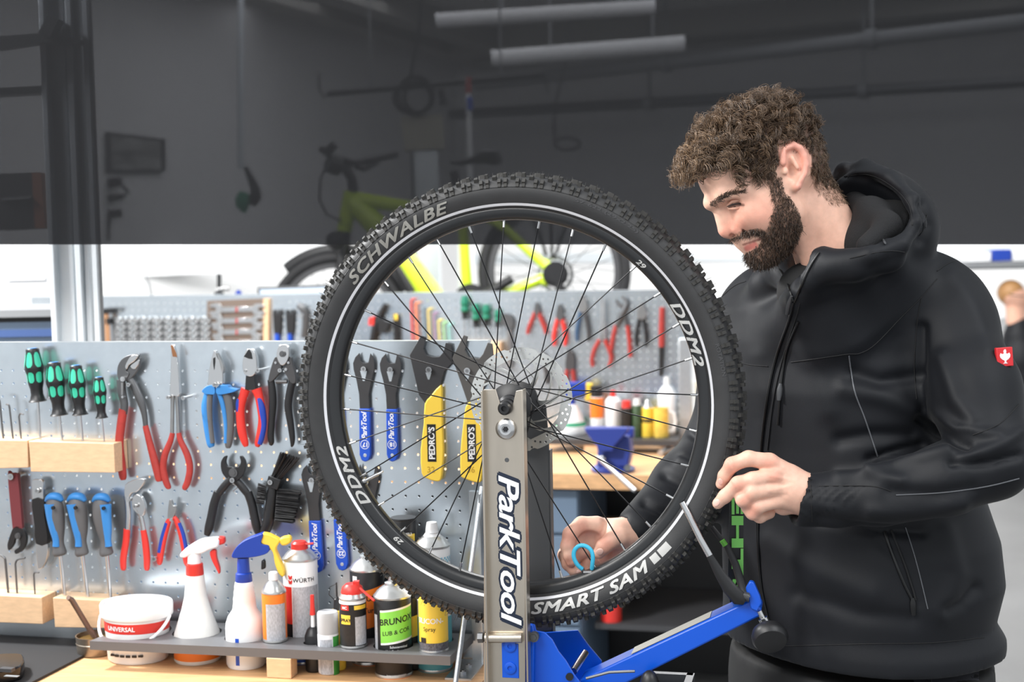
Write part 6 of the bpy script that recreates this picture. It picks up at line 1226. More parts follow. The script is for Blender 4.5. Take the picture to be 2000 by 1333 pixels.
wv = (HY-hv[:, 1])/HS-(1530-hp_[:, 0])*.2; ear = inpoly(hp_[:, :2], [(1518, 272), (1582, 272), (1586, 330), (1565, 382), (1545, 380), (1522, 330)]) & (np.abs(wv) > 82)
tint(.55*sm(line_d(P2, [(1404, 458), (1436, 446)]), 6, 26), c8(222, 142, 122)); tint(.5*sm(line_d(P2, [(1455, 425), (1490, 415)]), 10, 45), c8(226, 152, 132)); tint(.5*ear*sm(line_d(P2, hx), 4, 16), c8(222, 136, 122)); tint(.35*sm(line_d(P2, [(1610, 480), (1560, 500)]), 20, 60), c8(214, 160, 138))
BEARD = [(1500, 345), (1527, 345), (1530, 372), (1548, 392), (1562, 420), (1568, 448), (1556, 476), (1538, 500), (1515, 522), (1485, 532), (1458, 512), (1455, 494), (1468, 490), (1480, 480), (1492, 464), (1482, 458), (1450, 466), (1428, 470), (1428, 462), (1446, 452), (1480, 446), (1496, 452), (1506, 430), (1512, 400), (1504, 372)]
HL = np.array([(1330, 352), (1375, 338), (1420, 326), (1460, 332), (1485, 350), (1505, 352), (1516, 332), (1529, 300), (1548, 278), (1570, 292), (1580, 322), (1590, 345), (1612, 362), (1650, 372)], float)
hairy = (hp_[:, 1] < np.interp(hp_[:, 0], HL[:, 0], HL[:, 1])) & ~ear
bd = inpoly(P2, BEARD) & ~ear; tint(.62*bd.astype(float), c8(112, 84, 66)); tint(.9*hairy.astype(float), c8(66, 48, 36))
neckh = inpoly(P2, [(1580, 325), (1640, 355), (1660, 395), (1625, 400), (1590, 370)]); tint(.4*neckh, c8(120, 86, 64))
lip = sm(line_d(P2, [(1459, 485), (1474, 479)]), 4, 8); tint(.85*lip, c8(204, 112, 104)); tint(.8*sm(line_d(P2, [(1452, 478), (1486, 467)]), 1.2, 3), c8(120, 60, 54))
tint(.8*sm(line_d(P2, [(1424, 405), (1436, 399), (1452, 401)]), 1.5, 4), c8(70, 44, 36))

# ---- hands
def hand(Y0, box, fn, h=.0013):
    s_ = SDF(*bb([P(x, y, Y0-d*Y0/FPX) for x, y, d in box], .012), h); q = Y0/FPX
    def rc(a, b, r0, r1, k=4): s_.rc(P(a[0], a[1], Y0-a[2]*q), P(b[0], b[1], Y0-b[2]*q), r0*q, r1*q, k*q)
    def el(c_, r, th=0, k=8): s_.ell(P(c_[0], c_[1], Y0-c_[2]*q), [a*q for a in r], axs(th), k*q)
    def ch(pts, k=3.2):
        for a, b in zip(pts[:-1], pts[1:]): rc(a[:3], b[:3], a[3], b[3], k)
    fn(rc, el, ch, s_); return s_.net(2)
def left_hand(rc, el, ch, s_):
    el((1534, 950, 4), (46, 42, 24), -25, 14); rc((1640, 975, -6), (1575, 968, -2), 42, 40, 14); rc((1575, 966, -2), (1545, 955, 2), 38, 36, 16)
    ch([(1540, 925, 6, 19), (1503, 903, 12, 17), (1462, 896, 14, 15), (1430, 908, 8, 14.5), (1415, 930, -6, 12.5), (1408, 946, -16, 10.5)], 6)     # index
    ch([(1540, 940, 8, 19), (1510, 930, 20, 17), (1470, 938, 26, 15.5), (1442, 946, 22, 15), (1416, 970, 8, 13), (1402, 984, 0, 11)], 6)             # middle
    ch([(1545, 960, 8, 18), (1512, 955, 20, 17), (1468, 962, 30, 16), (1452, 976, 26, 15), (1462, 992, 6, 13), (1482, 996, -8, 11)], 6)          # ring
    ch([(1548, 980, 4, 17), (1516, 978, 14, 15.5), (1480, 990, 24, 14), (1470, 1002, 16, 13.5), (1484, 1010, 0, 12), (1504, 1004, -12, 10)], 6)    # little
    ch([(1560, 985, -10, 20), (1530, 988, -22, 18), (1490, 975, -34, 15), (1455, 962, -38, 12)], 7)                                       # thumb behind
def right_hand(rc, el, ch, s_):
    rc((1285, 1018, -60), (1250, 1038, -24), 26, 32, 14); rc((1250, 1038, -24), (1210, 1046, -2), 35, 34, 16); el((1180, 1046, -16), (52, 34, 20), 12, 14); el((1208, 1082, -4), (44, 26, 20), -12, 14)
    ch([(1165, 1028, -8, 20), (1136, 1026, -4, 16.5), (1114, 1044, 4, 15), (1108, 1068, 12, 13.5), (1112, 1086, 18, 12), (1116, 1098, 20, 10.5)], 5)   # index
    ch([(1160, 1044, -18, 18), (1122, 1056, -16, 16), (1104, 1084, -8, 14.5), (1110, 1102, 2, 13), (1122, 1114, 8, 12), (1134, 1122, 8, 10.5)], 5)   # middle
    ch([(1170, 1066, -30, 17), (1130, 1080, -30, 15), (1112, 1102, -24, 13.5), (1126, 1120, -14, 12), (1144, 1126, -8, 10)], 5); ch([(1185, 1082, -34, 15), (1150, 1096, -36, 13), (1140, 1116, -28, 12), (1158, 1126, -18, 10)], 5)
    s_.ell(P(1150, 1064, 2.315-8*2.315/FPX), [22*2.315/FPX, 26*2.315/FPX, 17*2.315/FPX], axs(15), 8*2.315/FPX, 's')
    ch([(1240, 1050, 4, 21), (1212, 1050, 20, 18.5), (1194, 1057, 30, 16.5), (1179, 1069, 35, 15.5), (1169, 1081, 34, 12)], 4)                    # thumb
lv, lq = hand(2.115, [(1380, 870, -60), (1660, 870, 60), (1380, 1040, 60), (1660, 1040, -60)], left_hand)
rv, rq = hand(2.315, [(1075, 985, -60), (1350, 985, 60), (1075, 1140, 60), (1350, 1140, -60)], right_hand)
def hcol(v, pts, nails):
    p = topx(v)[:, :2]; c_ = np.tile(np.array(c8(228, 182, 160)), (len(v), 1))
    for (x, y, r) in pts: m_ = .55*sm(np.linalg.norm(p-(x, y), axis=1), r*.3, r)[:, None]; c_ = c_*(1-m_)+np.array(c8(218, 142, 122))*m_
    for (x, y, r) in nails: m_ = .6*sm(np.linalg.norm(p-(x, y), axis=1), r*.6, r)[:, None]; c_ = c_*(1-m_)+np.array(c8(240, 196, 184))*m_
    return c_
lnn = vnorm(lv, lq); lp = topx(lv)[:, :2]; dd = np.zeros(len(lv))
for a_, b_, w_d, am in (((1424, 896), (1434, 918), 2.2, -.5), ((1418, 900), (1428, 924), 2.0, -.4), ((1434, 936), (1446, 960), 2.2, -.5), ((1428, 944), (1440, 964), 2.0, -.4), ((1530, 915), (1556, 935), 5, .5), ((1500, 960), (1545, 950), 3.5, .5), ((1505, 930), (1550, 940), 3.5, .6), ((1500, 917), (1530, 930), 4, -.8), ((1500, 945), (1530, 948), 4, -.8), ((1506, 968), (1535, 968), 4, -.7)): dd += am*.001*np.exp(-(line_d(lp, [a_, b_])/w_d)**2)
lv = lv+lnn*(dd*np.clip(lnn@(-FWD)*2, 0, 1))[:, None]
lc = hcol(lv, [(1428, 908, 24), (1442, 946, 24), (1454, 975, 22), (1470, 1000, 20), (1503, 903, 22), (1512, 932, 20)], [(1408, 944, 8), (1400, 982, 9)])
rc_ = hcol(rv, [(1108, 1050, 26), (1135, 1030, 22), (1180, 1060, 24), (1200, 1095, 40), (1112, 1100, 20)], [(1133, 1121, 8)])
# inner torso and arms join head and hands into one body
T = SDF((.15, 1.95, .75), (.95, 2.75, 1.5), .012)
JY = 2.36
def w_(x, y, Y): return P(x, y, Y)
T.rc(w_(1660, 560, 2.25), w_(1680, 900, 2.36), .09, .12, .03); T.rc(w_(1680, 900, 2.36), w_(1680, 1200, 2.38), .12, .12, .03)
for ch_ in ([(1690, 620, 2.32, .07), (1858, 650, 2.20, .045), (1925, 895, 2.08, .035), (1720, 965, 2.08, .034), (1610, 972, 2.11, .03)], [(1640, 620, 2.36, .08), (1500, 640, 2.48, .055), (1420, 880, 2.48, .042), (1300, 1010, 2.36, .032)]):
    T.chain([(w_(x, y, Y), r) for x, y, Y, r in ch_], .02)
tv, tq = T.net(1)
BV = np.concatenate([hv, lv, rv, tv]); BQ = np.concatenate([hq, lq+len(hv), rq+len(hv)+len(lv), tq+len(hv)+len(lv)+len(rv)]); BC = np.concatenate([col, lc, rc_, np.tile(SK, (len(tv), 1))])
M_skin = mat('skin', (1, 1, 1), .48, spec=.4, attr='col', var=.07, vscale=90, bump=.18, bscale=700, sss=.12)
body = fastmesh('body', BV, BQ, M_skin, MAN, BC)
# finger nails
_bb = BVHTree.FromPolygons([tuple(x) for x in BV[len(hv):len(hv)+len(lv)+len(rv)]], [tuple(int(i) for i in x-len(hv)) for x in BQ[len(hq):len(hq)+len(lq)+len(rq)]])
M_nail = mat('finger_nail', c8(236, 192, 178), .3)
for (x, y, ux, uy, a_, b_) in ((1407, 942, -.35, .94, 8.5, 5.5), (1400, 983, -.7, .72, 9, 5.5), (1132, 1120, .8, .6, 9, 5.5), (1171, 1079, -.7, .6, 10, 7)):
    d = nz(FWD+RGT*((x-1000)/FPX)+UPV*((666.5-y)/FPX)); ht = _bb.ray_cast(Vector(CAMP), Vector(d), 5.0)
    if ht[0] is None: continue
    n = np.array(ht[1]); n = n if np.dot(n, d) < 0 else -n; t = RGT*ux-UPV*uy; t = nz(t-n*np.dot(t, n)); q = 2.15/FPX
    build('nail', MB().sphere(np.array(ht[0])-n*.0003, (a_*q, b_*q, .0014), 14, 8, Fr((0, 0, 0), t, np.cross(n, t), n)), M_nail, MAN, ang=80)
# ---- hair: clumps of curled strands
def strands(paths, rad, cols, name, m_):
    k, n, _ = paths.shape; sides = 3                  # paths: strands x points x 3
    tg = np.gradient(paths, axis=1); tg /= np.linalg.norm(tg, axis=2)[..., None]+1e-12
    rf = np.array([.31, .87, .38]); x = np.cross(tg, rf); x /= np.linalg.norm(x, axis=2)[..., None]+1e-9; y = np.cross(tg, x); taper = np.linspace(1, .35, n)[None, :, None]
    rings = [paths+(x*math.cos(2*math.pi*j/sides)+y*math.sin(2*math.pi*j/sides))*rad[:, None, None]*taper for j in range(sides)]
    v = np.stack(rings, 2).reshape(-1, 3); b = (np.arange(k)[:, None]*n+np.arange(n-1)[None, :])*sides; qs = []
    for j in range(sides): j2 = (j+1) % sides; qs.append(np.stack([b+j, b+j2, b+sides+j2, b+sides+j], -1).reshape(-1, 4))
    return fastmesh(name, v, np.concatenate(qs), m_, MAN, np.repeat(cols, n*sides, 0))
M_hair = mat('hair', (1, 1, 1), .38, spec=.45, attr='col')
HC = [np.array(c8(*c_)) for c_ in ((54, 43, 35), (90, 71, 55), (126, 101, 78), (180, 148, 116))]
FACE = nz(-RGT*.80-UPV*.52-FWD*.2)                # where the face points
cand = np.where(hairy)[0]; cs = RNG.choice(cand, 5200); keep_i = []
roots = []
minD = .0068
for i in cs:                                      # evenly spread clump roots
    p = hv[i]
    if all(np.dot(p-r_, p-r_) > minD**2 for r_ in roots): roots.append(p); keep_i.append(i)
paths, rads, cols = [], [], []
NP = 17; tt = np.linspace(0, 1, NP)
for i in keep_i:
    p, n = hv[i], hn[i]; px, py = hp_[i, 0], hp_[i, 1]
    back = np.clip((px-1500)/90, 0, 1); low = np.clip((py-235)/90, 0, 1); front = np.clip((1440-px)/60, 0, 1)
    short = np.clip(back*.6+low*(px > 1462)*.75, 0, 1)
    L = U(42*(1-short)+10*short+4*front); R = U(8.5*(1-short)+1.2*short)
    tanf = FACE-n*np.dot(FACE, n); tanf = nz(tanf+RNG.normal(0, .45, 3)*(1-.5*short)); dn = V(0, 0, -1)-n*n[2]*-1
    ax_ = nz(n*(.34*(1-short)+.15*short)+tanf*(.7*(1-low*.6)*(1-.6*front))-RGT*(.45*front)+V(0, 0, -1)*(.12+.85*low*(1-front)*(px > 1462)+.12*front)+RGT*.25*back); x, y = perp(ax_); ph = RNG.uniform(0, 6.28); turns = RNG.uniform(1.2, 2.3)*(1-.55*short); dirn = RNG.choice((-1, 1))
    ns = 13; shade = RNG.uniform(0, 1); b0 = HC[0]*(1-shade)+HC[1]*shade
    tc = tt[None, :]
    phs = ph+RNG.normal(0, .28, (ns, 1)); rr = R*RNG.uniform(.65, 1.25, (ns, 1)); ll = L*RNG.uniform(.75, 1.12, (ns, 1)); off = RNG.normal(0, U(2.4), (ns, 1, 3))
    a = phs+dirn*turns*6.283*tc; grow = np.clip(tc*3, 0, 1)
    pt = p+off*1.0+n*U(1)+ax_*(ll*tc)[..., None]+(x*(np.cos(a)-np.cos(phs))[..., None]+y*(np.sin(a)-np.sin(phs))[..., None])*(rr*grow)[..., None]+n*(U(9)*(1-short)*np.sin(tc*2.6))[..., None]
    pt = pt+V(0, 0, -1)*(U(5)*(1-short)*tc**2)[..., None]
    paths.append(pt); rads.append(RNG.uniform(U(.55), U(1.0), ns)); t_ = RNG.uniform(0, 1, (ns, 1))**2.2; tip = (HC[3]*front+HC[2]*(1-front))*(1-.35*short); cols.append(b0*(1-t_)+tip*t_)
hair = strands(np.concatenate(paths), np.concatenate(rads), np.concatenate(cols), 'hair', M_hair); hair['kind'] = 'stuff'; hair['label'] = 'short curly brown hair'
# ---- beard, moustache, brows
def shortfur(mask, nst, Lpx, dirf, rpx, cset, name, npn=5):
    cand = np.where(mask)[0]; ii = RNG.choice(cand, nst); p = hv[ii]+RNG.normal(0, U(1.2), (nst, 3)); n = hn[ii]; d = dirf(hp_[ii], n)+RNG.normal(0, .28, (nst, 3)); d /= np.linalg.norm(d, axis=1)[:, None]
    t = np.linspace(0, 1, npn)[None, :, None]; L = U(1)*RNG.uniform(*Lpx, (nst, 1, 1)); curl = RNG.normal(0, .35, (nst, 1, 3)); pt = p[:, None, :]-n[:, None, :]*U(.5)+d[:, None, :]*L*t+curl*L*t*t*.6
    s_ = RNG.uniform(0, 1, (nst, 1))**1.5; return strands(pt, RNG.uniform(U(rpx*.7), U(rpx*1.2), nst), cset[0]*(1-s_)+cset[1]*s_, name, M_hair)
BCo = (np.array(c8(42, 34, 30)), np.array(c8(104, 82, 66)))
nose_side = inpoly(P2, [(1420, 440), (1450, 440), (1446, 456), (1425, 468), (1410, 460)])
o = shortfur(bd & ~nose_side & (hn@FACE > -.75), 8500, (5, 12), lambda p, n: n*.55+V(0, 0, -1)*.75+FACE*.25, .62, BCo, 'beard'); o['kind'] = 'stuff'; o['label'] = 'dark brown full beard'
brow = line_d(P2, [(1390, 398), (1404, 389), (1424, 378), (1452, 375)]) < np.interp(hp_[:, 0], [1385, 1400, 1455], [4.2, 4.2, 1.5])
o = shortfur(brow & (hn@(-FWD) > -.2), 900, (6, 11), lambda p, n: n*.15+V(.85, 0, .38), .6, BCo, 'eyebrows'); o['kind'] = 'stuff'
o = shortfur(neckh & (hn@(-FWD) > -.3), 700, (5, 11), lambda p, n: n*.3+V(.3, 0, -.8), .42, (HC[1], HC[2]), 'nape_hair'); o['kind'] = 'stuff'
# eye
ec = h_(1438, 403, 37); eb = build('eye', MB().sphere(ec, U(14.9)), mat('eye_white', c8(196, 182, 174), .3), MAN)
ed = nz(-RGT*.42-FWD*.85-UPV*.12); build('iris', MB().sphere(ec+ed*U(9.6), U(6.6)), mat('iris', c8(66, 48, 36), .15), eb)
M_lid = mat('lid_skin', c8(206, 156, 134), .5, sss=.1); build('lower_lid', MB().tube([h_(1422, 408, 44), h_(1432, 408, 51), h_(1443, 406, 53), h_(1453, 402, 50)], [U(1.5), U(2.8), U(2.8), U(1.5)], 10), M_lid, MAN, ang=80)
build('upper_lid', MB().tube([h_(1420, 402, 44), h_(1430, 394, 51), h_(1442, 391, 54), h_(1455, 397, 51)], [U(2), U(4), U(4), U(2)], 10), M_lid, MAN, ang=80); build('lashes', MB().tube([h_(1420, 404, 48), h_(1431, 399.5, 56), h_(1443, 397.5, 58), h_(1457, 400, 54)], [U(.8), U(2.0), U(2.0), U(.8)], 6), mat('lashes', c8(44, 32, 28), .6), MAN)

# ================================================================ jacket
J = SDF((.08, 1.88, .80), (.98, 2.78, 1.79), .0046)
LV = V(.53, -.848, 0); FV = V(-.848, -.53, 0)
rows = []
for y, xl, xr in ((1246, 1428, 1926), (1220, 1428, 1926), (1190, 1430, 1908), (1120, 1430, 1924), (1040, 1428, 1915), (950, 1424, 1885), (850, 1418, 1860), (750, 1408, 1845), (660, 1418, 1820), (600, 1440, 1790), (560, 1490, 1750)):
    a = w_((xl+xr)/2, y, JY); hw = (xr-xl)/2*JY/FPX; b_ = hw/1.078; rows.append((a[2], a[0], a[1], 1.25*b_, b_))
J.stack(rows, LV, FV, .03)
q_ = JY/FPX
def jr(pts, k=.03, op='u'): J.chain([(w_(x, y, Y), r*Y/FPX) for x, y, Y, r in pts], k, op)
jr([(1825, 622, 2.23, 86), (1856, 648, 2.20, 83), (1902, 760, 2.13, 83), (1935, 895, 2.07, 80)], .03)                  # left upper arm
jr([(1935, 900, 2.07, 78), (1850, 936, 2.06, 70), (1720, 970, 2.08, 59), (1640, 976, 2.10, 55), (1568, 978, 2.115, 53)], .012)   # left forearm
jr([(1700, 590, 2.33, 105), (1800, 590, 2.26, 84), (1835, 605, 2.23, 78)], .05); jr([(1640, 580, 2.36, 90), (1540, 600, 2.44, 82), (1492, 615, 2.48, 84)], .05)
jr([(1492, 630, 2.49, 82), (1452, 760, 2.50, 82), (1420, 880, 2.49, 80), (1345, 955, 2.43, 70), (1250, 1036, 2.335, 50)], .03)      # right arm
# collar
for a in np.linspace(0, 2*math.pi, 28)[:-1]:
    pass
cc = [(1556, 585, 2.15, 20), (1580, 546, 2.12, 18), (1606, 508, 2.115, 17), (1628, 520, 2.10, 18), (1670, 518, 2.09, 22), (1735, 500, 2.10, 24), (1770, 450, 2.18, 24), (1690, 410, 2.3, 26), (1640, 420, 2.34, 24), (1580, 480, 2.33, 24), (1525, 528, 2.28, 24), (1548, 566, 2.2, 22)]
jr(cc, .03)
for q in ([(1590, 570, 2.16, 34), (1620, 640, 2.2, 70)], [(1622, 552, 2.15, 34), (1650, 610, 2.2, 80)], [(1672, 540, 2.14, 36), (1710, 600, 2.22, 84)], [(1735, 520, 2.16, 40), (1790, 590, 2.24, 84)], [(1560, 600, 2.19, 34), (1540, 660, 2.3, 70)], [(1500, 560, 2.33, 40), (1500, 640, 2.42, 70)]): jr(q, .03)
# hood: hollow, lying open behind the neck
hc = P(1722, 432, 2.22); J.ell(hc, [118*HS, 98*HS, 112*HS], axs(38), .02); J.ell(P(1688, 408, 2.16), [92*HS, 74*HS, 98*HS], axs(38), .008, 's')
jr([(1622, 352, 2.30, 13), (1650, 332, 2.27, 14), (1690, 326, 2.22, 14), (1740, 348, 2.17, 14), (1782, 392, 2.12, 14), (1796, 436, 2.10, 14), (1760, 478, 2.08, 14), (1700, 498, 2.07, 14), (1640, 510, 2.09, 13)], .012)
# room for the neck and the open hands
J.chain([(h_(1600, 440, -10), U(70)), (h_(1628, 500, -10), U(74)), (h_(1640, 540, -6), U(66))], .012, 's')
J.rc(w_(1553, 572, 2.12), w_(1562, 515, 2.13), .004, .022, .006, 's')
J.ell(w_(1497, 968, 2.11), [66*2.11/FPX, 95*2.11/FPX, 66*2.11/FPX], axs(0), .003, 's'); J.rc(w_(1520, 968, 2.11), w_(1582, 972, 2.112), .034, .0312, .003, 's')
J.ell(w_(1186, 1078, 2.32), [62*2.32/FPX, 90*2.32/FPX, 80*2.32/FPX], axs(139.5), .003, 's'); J.rc(w_(1200, 1064, 2.32), w_(1262, 1026, 2.345), .034, .030, .003, 's')
jv, jq = J.net(3); jn = vnorm(jv, jq); jp = topx(jv); JP = jp[:, :2]; front = np.clip((jn@(-FWD)+.1)*2, 0, 1)
# folds: ridges (+) and creases (-) in millimetres
disp = np.zeros(len(jv))
for pts, w, a in (([(1795, 820), (1835, 850), (1890, 872)], 9, -7), ([(1815, 800), (1870, 838), (1950, 850)], 11, 5), ([(1800, 640), (1798, 720), (1806, 800)], 10, -7), ([(1840, 700), (1868, 780), (1900, 820)], 16, 5), ([(1880, 900), (1960, 868), (2000, 840)], 12, 6), ([(1860, 905), (1930, 905), (1990, 890)], 9, -6), ([(1700, 920), (1740, 900), (1800, 893), (1850, 880)], 12, 6), ([(1700, 900), (1760, 880), (1800, 870)], 10, -6), ([(1640, 930), (1700, 925), (1760, 940)], 12, 4), ([(1740, 960), (1830, 968), (1900, 955)], 14, -4), ([(1600, 1015), (1700, 1035), (1800, 1040)], 12, -5), ([(1700, 1000), (1800, 1000), (1880, 985)], 14, 4),
                  ([(1670, 730), (1720, 745), (1790, 735)], 14, -6), ([(1650, 760), (1720, 775), (1780, 800)], 18, 5), ([(1640, 860), (1700, 850), (1780, 850)], 14, -5), ([(1560, 640), (1600, 720), (1620, 800)], 26, 4), ([(1500, 1060), (1600, 1120), (1700, 1160)], 26, 4), ([(1560, 1160), (1680, 1200), (1780, 1210)], 18, -4), ([(1850, 1040), (1870, 1120), (1840, 1200)], 20, 4), ([(1905, 1150), (1880, 1180), (1850, 1190)], 12, -5), ([(1720, 1060), (1770, 1100), (1790, 1180)], 14, -3), ([(1300, 930), (1360, 960), (1380, 990)], 12, -6), ([(1330, 900), (1380, 925), (1400, 960)], 12, 5), ([(1260, 985), (1310, 1010), (1330, 1040)], 10, -5), ([(1350, 850), (1400, 880)], 10, -5), ([(1860, 540), (1900, 600), (1930, 680)], 22, 4), ([(1480, 700), (1500, 820), (1490, 900)], 22, 3),
                  ([(1650, 345), (1700, 350), (1750, 378)], 7, -4), ([(1800, 400), (1812, 440), (1800, 470)], 9, -5), ([(1690, 470), (1750, 450), (1790, 430)], 10, 4)):
    disp += a*.0015*np.exp(-(line_d(JP, pts)/w)**2)
rib = inpoly(JP, [(1562, 950), (1690, 950), (1660, 985), (1630, 1005), (1562, 1008)]); disp += rib*.0012*np.sin(JP[:, 1]*.95)
jv = jv+jn*(disp*front)[:, None]; jn = vnorm(jv, jq)
M_jack = mat('black_softshell', c8(15, 17, 22), .6, spec=.3, bump=.12, bscale=900, sheen=.04, var=.12, vscale=14)
jacket = fastmesh('jacket', jv, jq, M_jack, MAN, None, 'black hooded softshell jacket')
bvh = BVHTree.FromPolygons([tuple(x) for x in jv], [tuple(int(i) for i in x) for x in jq])
def onj(x, y, lift=.001):
    d = FWD+RGT*((x-1000)/FPX)+UPV*((666.5-y)/FPX); d = nz(d); hit = bvh.ray_cast(Vector(CAMP), Vector(d), 5.0)
    if hit[0] is None: return None
    return np.array(hit[0])+np.array(hit[1])*lift*(1 if np.dot(hit[1], d) < 0 else -1)
def seam(name, pts, rpx, m_, lift=.0006, n=6, k=5, parent=None):
    q = [onj(p[0], p[1], lift) for p in cr(pts, False, k)]; q = [p for p in q if p is not None]; r_ = []
    for p in q:
        if not r_ or np.linalg.norm(p-r_[-1]) < .06: r_.append(p)
    if len(r_) > 1: build(name, MB().tube(r_, rpx*2.2/FPX, n), m_, parent or jacket, ang=80)
M_seam = mat('seam_black', c8(13, 13, 15), .7); M_pipe = mat('reflective_piping', c8(86, 88, 92), .4); M_zip = mat('zip_black', c8(10, 10, 11), .35)
for pts in ([(1410, 700), (1460, 712), (1500, 716)], [(1545, 708), (1600, 700), (1655, 692), (1680, 690), (1710, 672), (1760, 620), (1800, 580), (1830, 545)], [(1660, 505), (1740, 490), (1800, 505), (1830, 545), (1838, 600), (1860, 660), (1900, 720), (1950, 760), (1985, 780)], [(1830, 530), (1860, 512), (1900, 508), (1930, 530), (1960, 590)], [(1800, 580), (1790, 640), (1786, 720), (1790, 780)], [(1990, 790), (1950, 830), (1900, 850)], [(1440, 1265), (1560, 1262), (1700, 1258), (1820, 1256), (1922, 1246)], [(1630, 350), (1690, 340), (1740, 362), (1775, 400), (1782, 440)], [(1810, 420), (1795, 460), (1740, 490)], [(1410, 580), (1440, 556), (1480, 545)], [(1600, 950), (1700, 950), (1740, 960)], [(1565, 935), (1582, 940), (1586, 1020)]):
    seam('seam', pts, .9, M_seam)
seam('piping', [(1658, 695), (1668, 760), (1690, 820), (1714, 892)], 1.5, M_pipe); seam('piping', [(1750, 968), (1850, 962), (1930, 950), (1990, 935)], 1.2, M_pipe); seam('piping', [(1768, 1030), (1790, 1100), (1812, 1190)], 1.2, M_pipe)
seam('front_zip', [(1550, 590), (1542, 625), (1522, 680), (1506, 740), (1496, 800), (1488, 870), (1483, 940), (1481, 1010), (1482, 1080), (1488, 1150), (1502, 1215)], 3.2, M_zip, .001); seam('zip_flap', [(1562, 592), (1553, 628), (1534, 684), (1518, 744), (1508, 800), (1499, 880)], 1.2, M_seam)
seam('collar_zip', [(1522, 528), (1538, 552), (1550, 588)], 2.6, M_zip, .001); seam('collar_zip', [(1600, 494), (1578, 530), (1560, 572), (1552, 590)], 2.6, M_zip, .001)
seam('chest_zip', [(1560, 628), (1546, 660), (1536, 690), (1529, 730), (1524, 775), (1520, 830)], 2.8, M_zip, .001); seam('pocket_zip', [(1728, 1040), (1745, 1090), (1765, 1140), (1780, 1170)], 3.2, M_zip, .001); seam('pocket_welt', [(1740, 1036), (1762, 1090), (1782, 1150), (1788, 1172)], 2.4, M_seam, .001)
def pull(x, y, x2, y2, m_):
    a, b = onj(x, y, .003), onj(x2, y2, .004)
    if a is not None and b is not None: build('zip_pull', MB().tube([a, a+(b-a)*.3, a+(b-a)*.6, b], [.0022, .0045, .0045, .003], 8, flat=(FWD, .5)), m_, jacket, ang=60)
pull(1549, 578, 1541, 612, M_gun); pull(1527, 750, 1524, 782, M_gun); pull(1781, 1168, 1784, 1200, M_zip); pull(1722, 460, 1728, 478, M_gun)
# red badge with a white bird
bc = onj(1957, 701, .005)
if bc is not None:
    bn = nz(-FWD+RGT*.12); bx = nz(np.cross(UPV, bn)); by = np.cross(bn, bx); bf = Fr(bc+bn*.0012, bx, by, bn).rot(math.radians(4)); s2 = 2.05/FPX
    bdg = build('sleeve_badge', MB().box(bf, -17*s2, 17*s2, -19*s2, 19*s2, -.006, .0012), mat('badge_red', c8(206, 40, 46), .4), jacket, bevel=.001)
    bird = [(-1, 15), (2, 15), (3, 11), (2, 7), (6, 6), (9, 8), (11, 4), (10, -1), (6, -5), (2, -7), (1.5, -11), (5, -13), (-5, -13), (-1.5, -11), (-2, -7), (-6, -5), (-10, -1), (-11, 4), (-9, 8), (-6, 6), (-2, 7), (-3, 11)]
    build('badge_emblem', MB().prism([(x*s2, y*s2) for x, y in bird], bf, .0012, .0018), M_white, bdg)
# fleece lining inside the hood, shirt in the collar opening
M_fleece = mat('black_fleece', c8(20, 20, 22), .9, bump=.9, bscale=450)
G_ = SDF(*bb([P(1640, 340, 2.0), P(1800, 520, 2.4)], .08), .004); G_.ell(P(1712, 458, 2.185), [84*HS, 54*HS, 66*HS], axs(-38), .01); G_.chain([(P(1660, 390, 2.25), U(22)), (P(1700, 410, 2.17), U(20)), (P(1735, 440, 2.12), U(20)), (P(1690, 480, 2.09), U(18))], .02); gv, gq = G_.net(2); fastmesh('hood_lining', gv, gq, M_fleece, MAN)
G_ = SDF(*bb([w_(1500, 500, 2.05), w_(1680, 640, 2.4)], .06), .005); G_.rc(w_(1578, 572, 2.20), w_(1600, 640, 2.27), .048, .06, .02); gv, gq = G_.net(2); fastmesh('shirt', gv, gq, mat('black_shirt', c8(16, 16, 17), .8), MAN)
# trousers and shoes
Tz = SDF((.1, 1.95, 0.0), (1.0, 2.8, .95), .009); rows = []
for y, xl, xr in ((1420, 1432, 1910), (1330, 1430, 1918), (1270, 1436, 1916)):
    a = w_((xl+xr)/2, y, JY); hw = (xr-xl)/2*JY/FPX; b_ = hw/1.078; rows.append((a[2], a[0], a[1], 1.2*b_, b_*.97))
hipc = np.array(rows[0][1:3]); Tz.stack(rows, LV, FV, .02)
feet = []
for sg in (-1, 1):
    hp0 = V(hipc[0], hipc[1], .80)+LV*(sg*.10); kn_ = V(hipc[0], hipc[1], .46)+LV*(sg*.11)+FV*.04; an = V(hipc[0], hipc[1], .08)+LV*(sg*.12)-FV*.02
    Tz.chain([(hp0, .115), (kn_, .078), (an, .062)], .04); feet.append(an)
trv, trq = Tz.net(2); M_trs = mat('black_work_trousers', c8(22, 22, 22), .75, bump=.15, bscale=900); trs = fastmesh('trousers', trv, trq, M_trs, MAN, None, 'black work trousers')
tb = BVHTree.FromPolygons([tuple(x) for x in trv], [tuple(int(i) for i in x) for x in trq])
vs, fs_ = [], []
nx, ny = 12, 8
for i in range(nx+1):
    for j in range(ny+1):
        x = 1778+(1912-1778)*i/nx+(j*2.0 if i < 3 else 0); y = 1286+j*14; d = nz(FWD+RGT*((x-1000)/FPX)+UPV*((666.5-y)/FPX)); ht = tb.ray_cast(Vector(CAMP), Vector(d), 5.0)
        vs.append(np.array(ht[0])-d*.002 if ht[0] is not None else None)
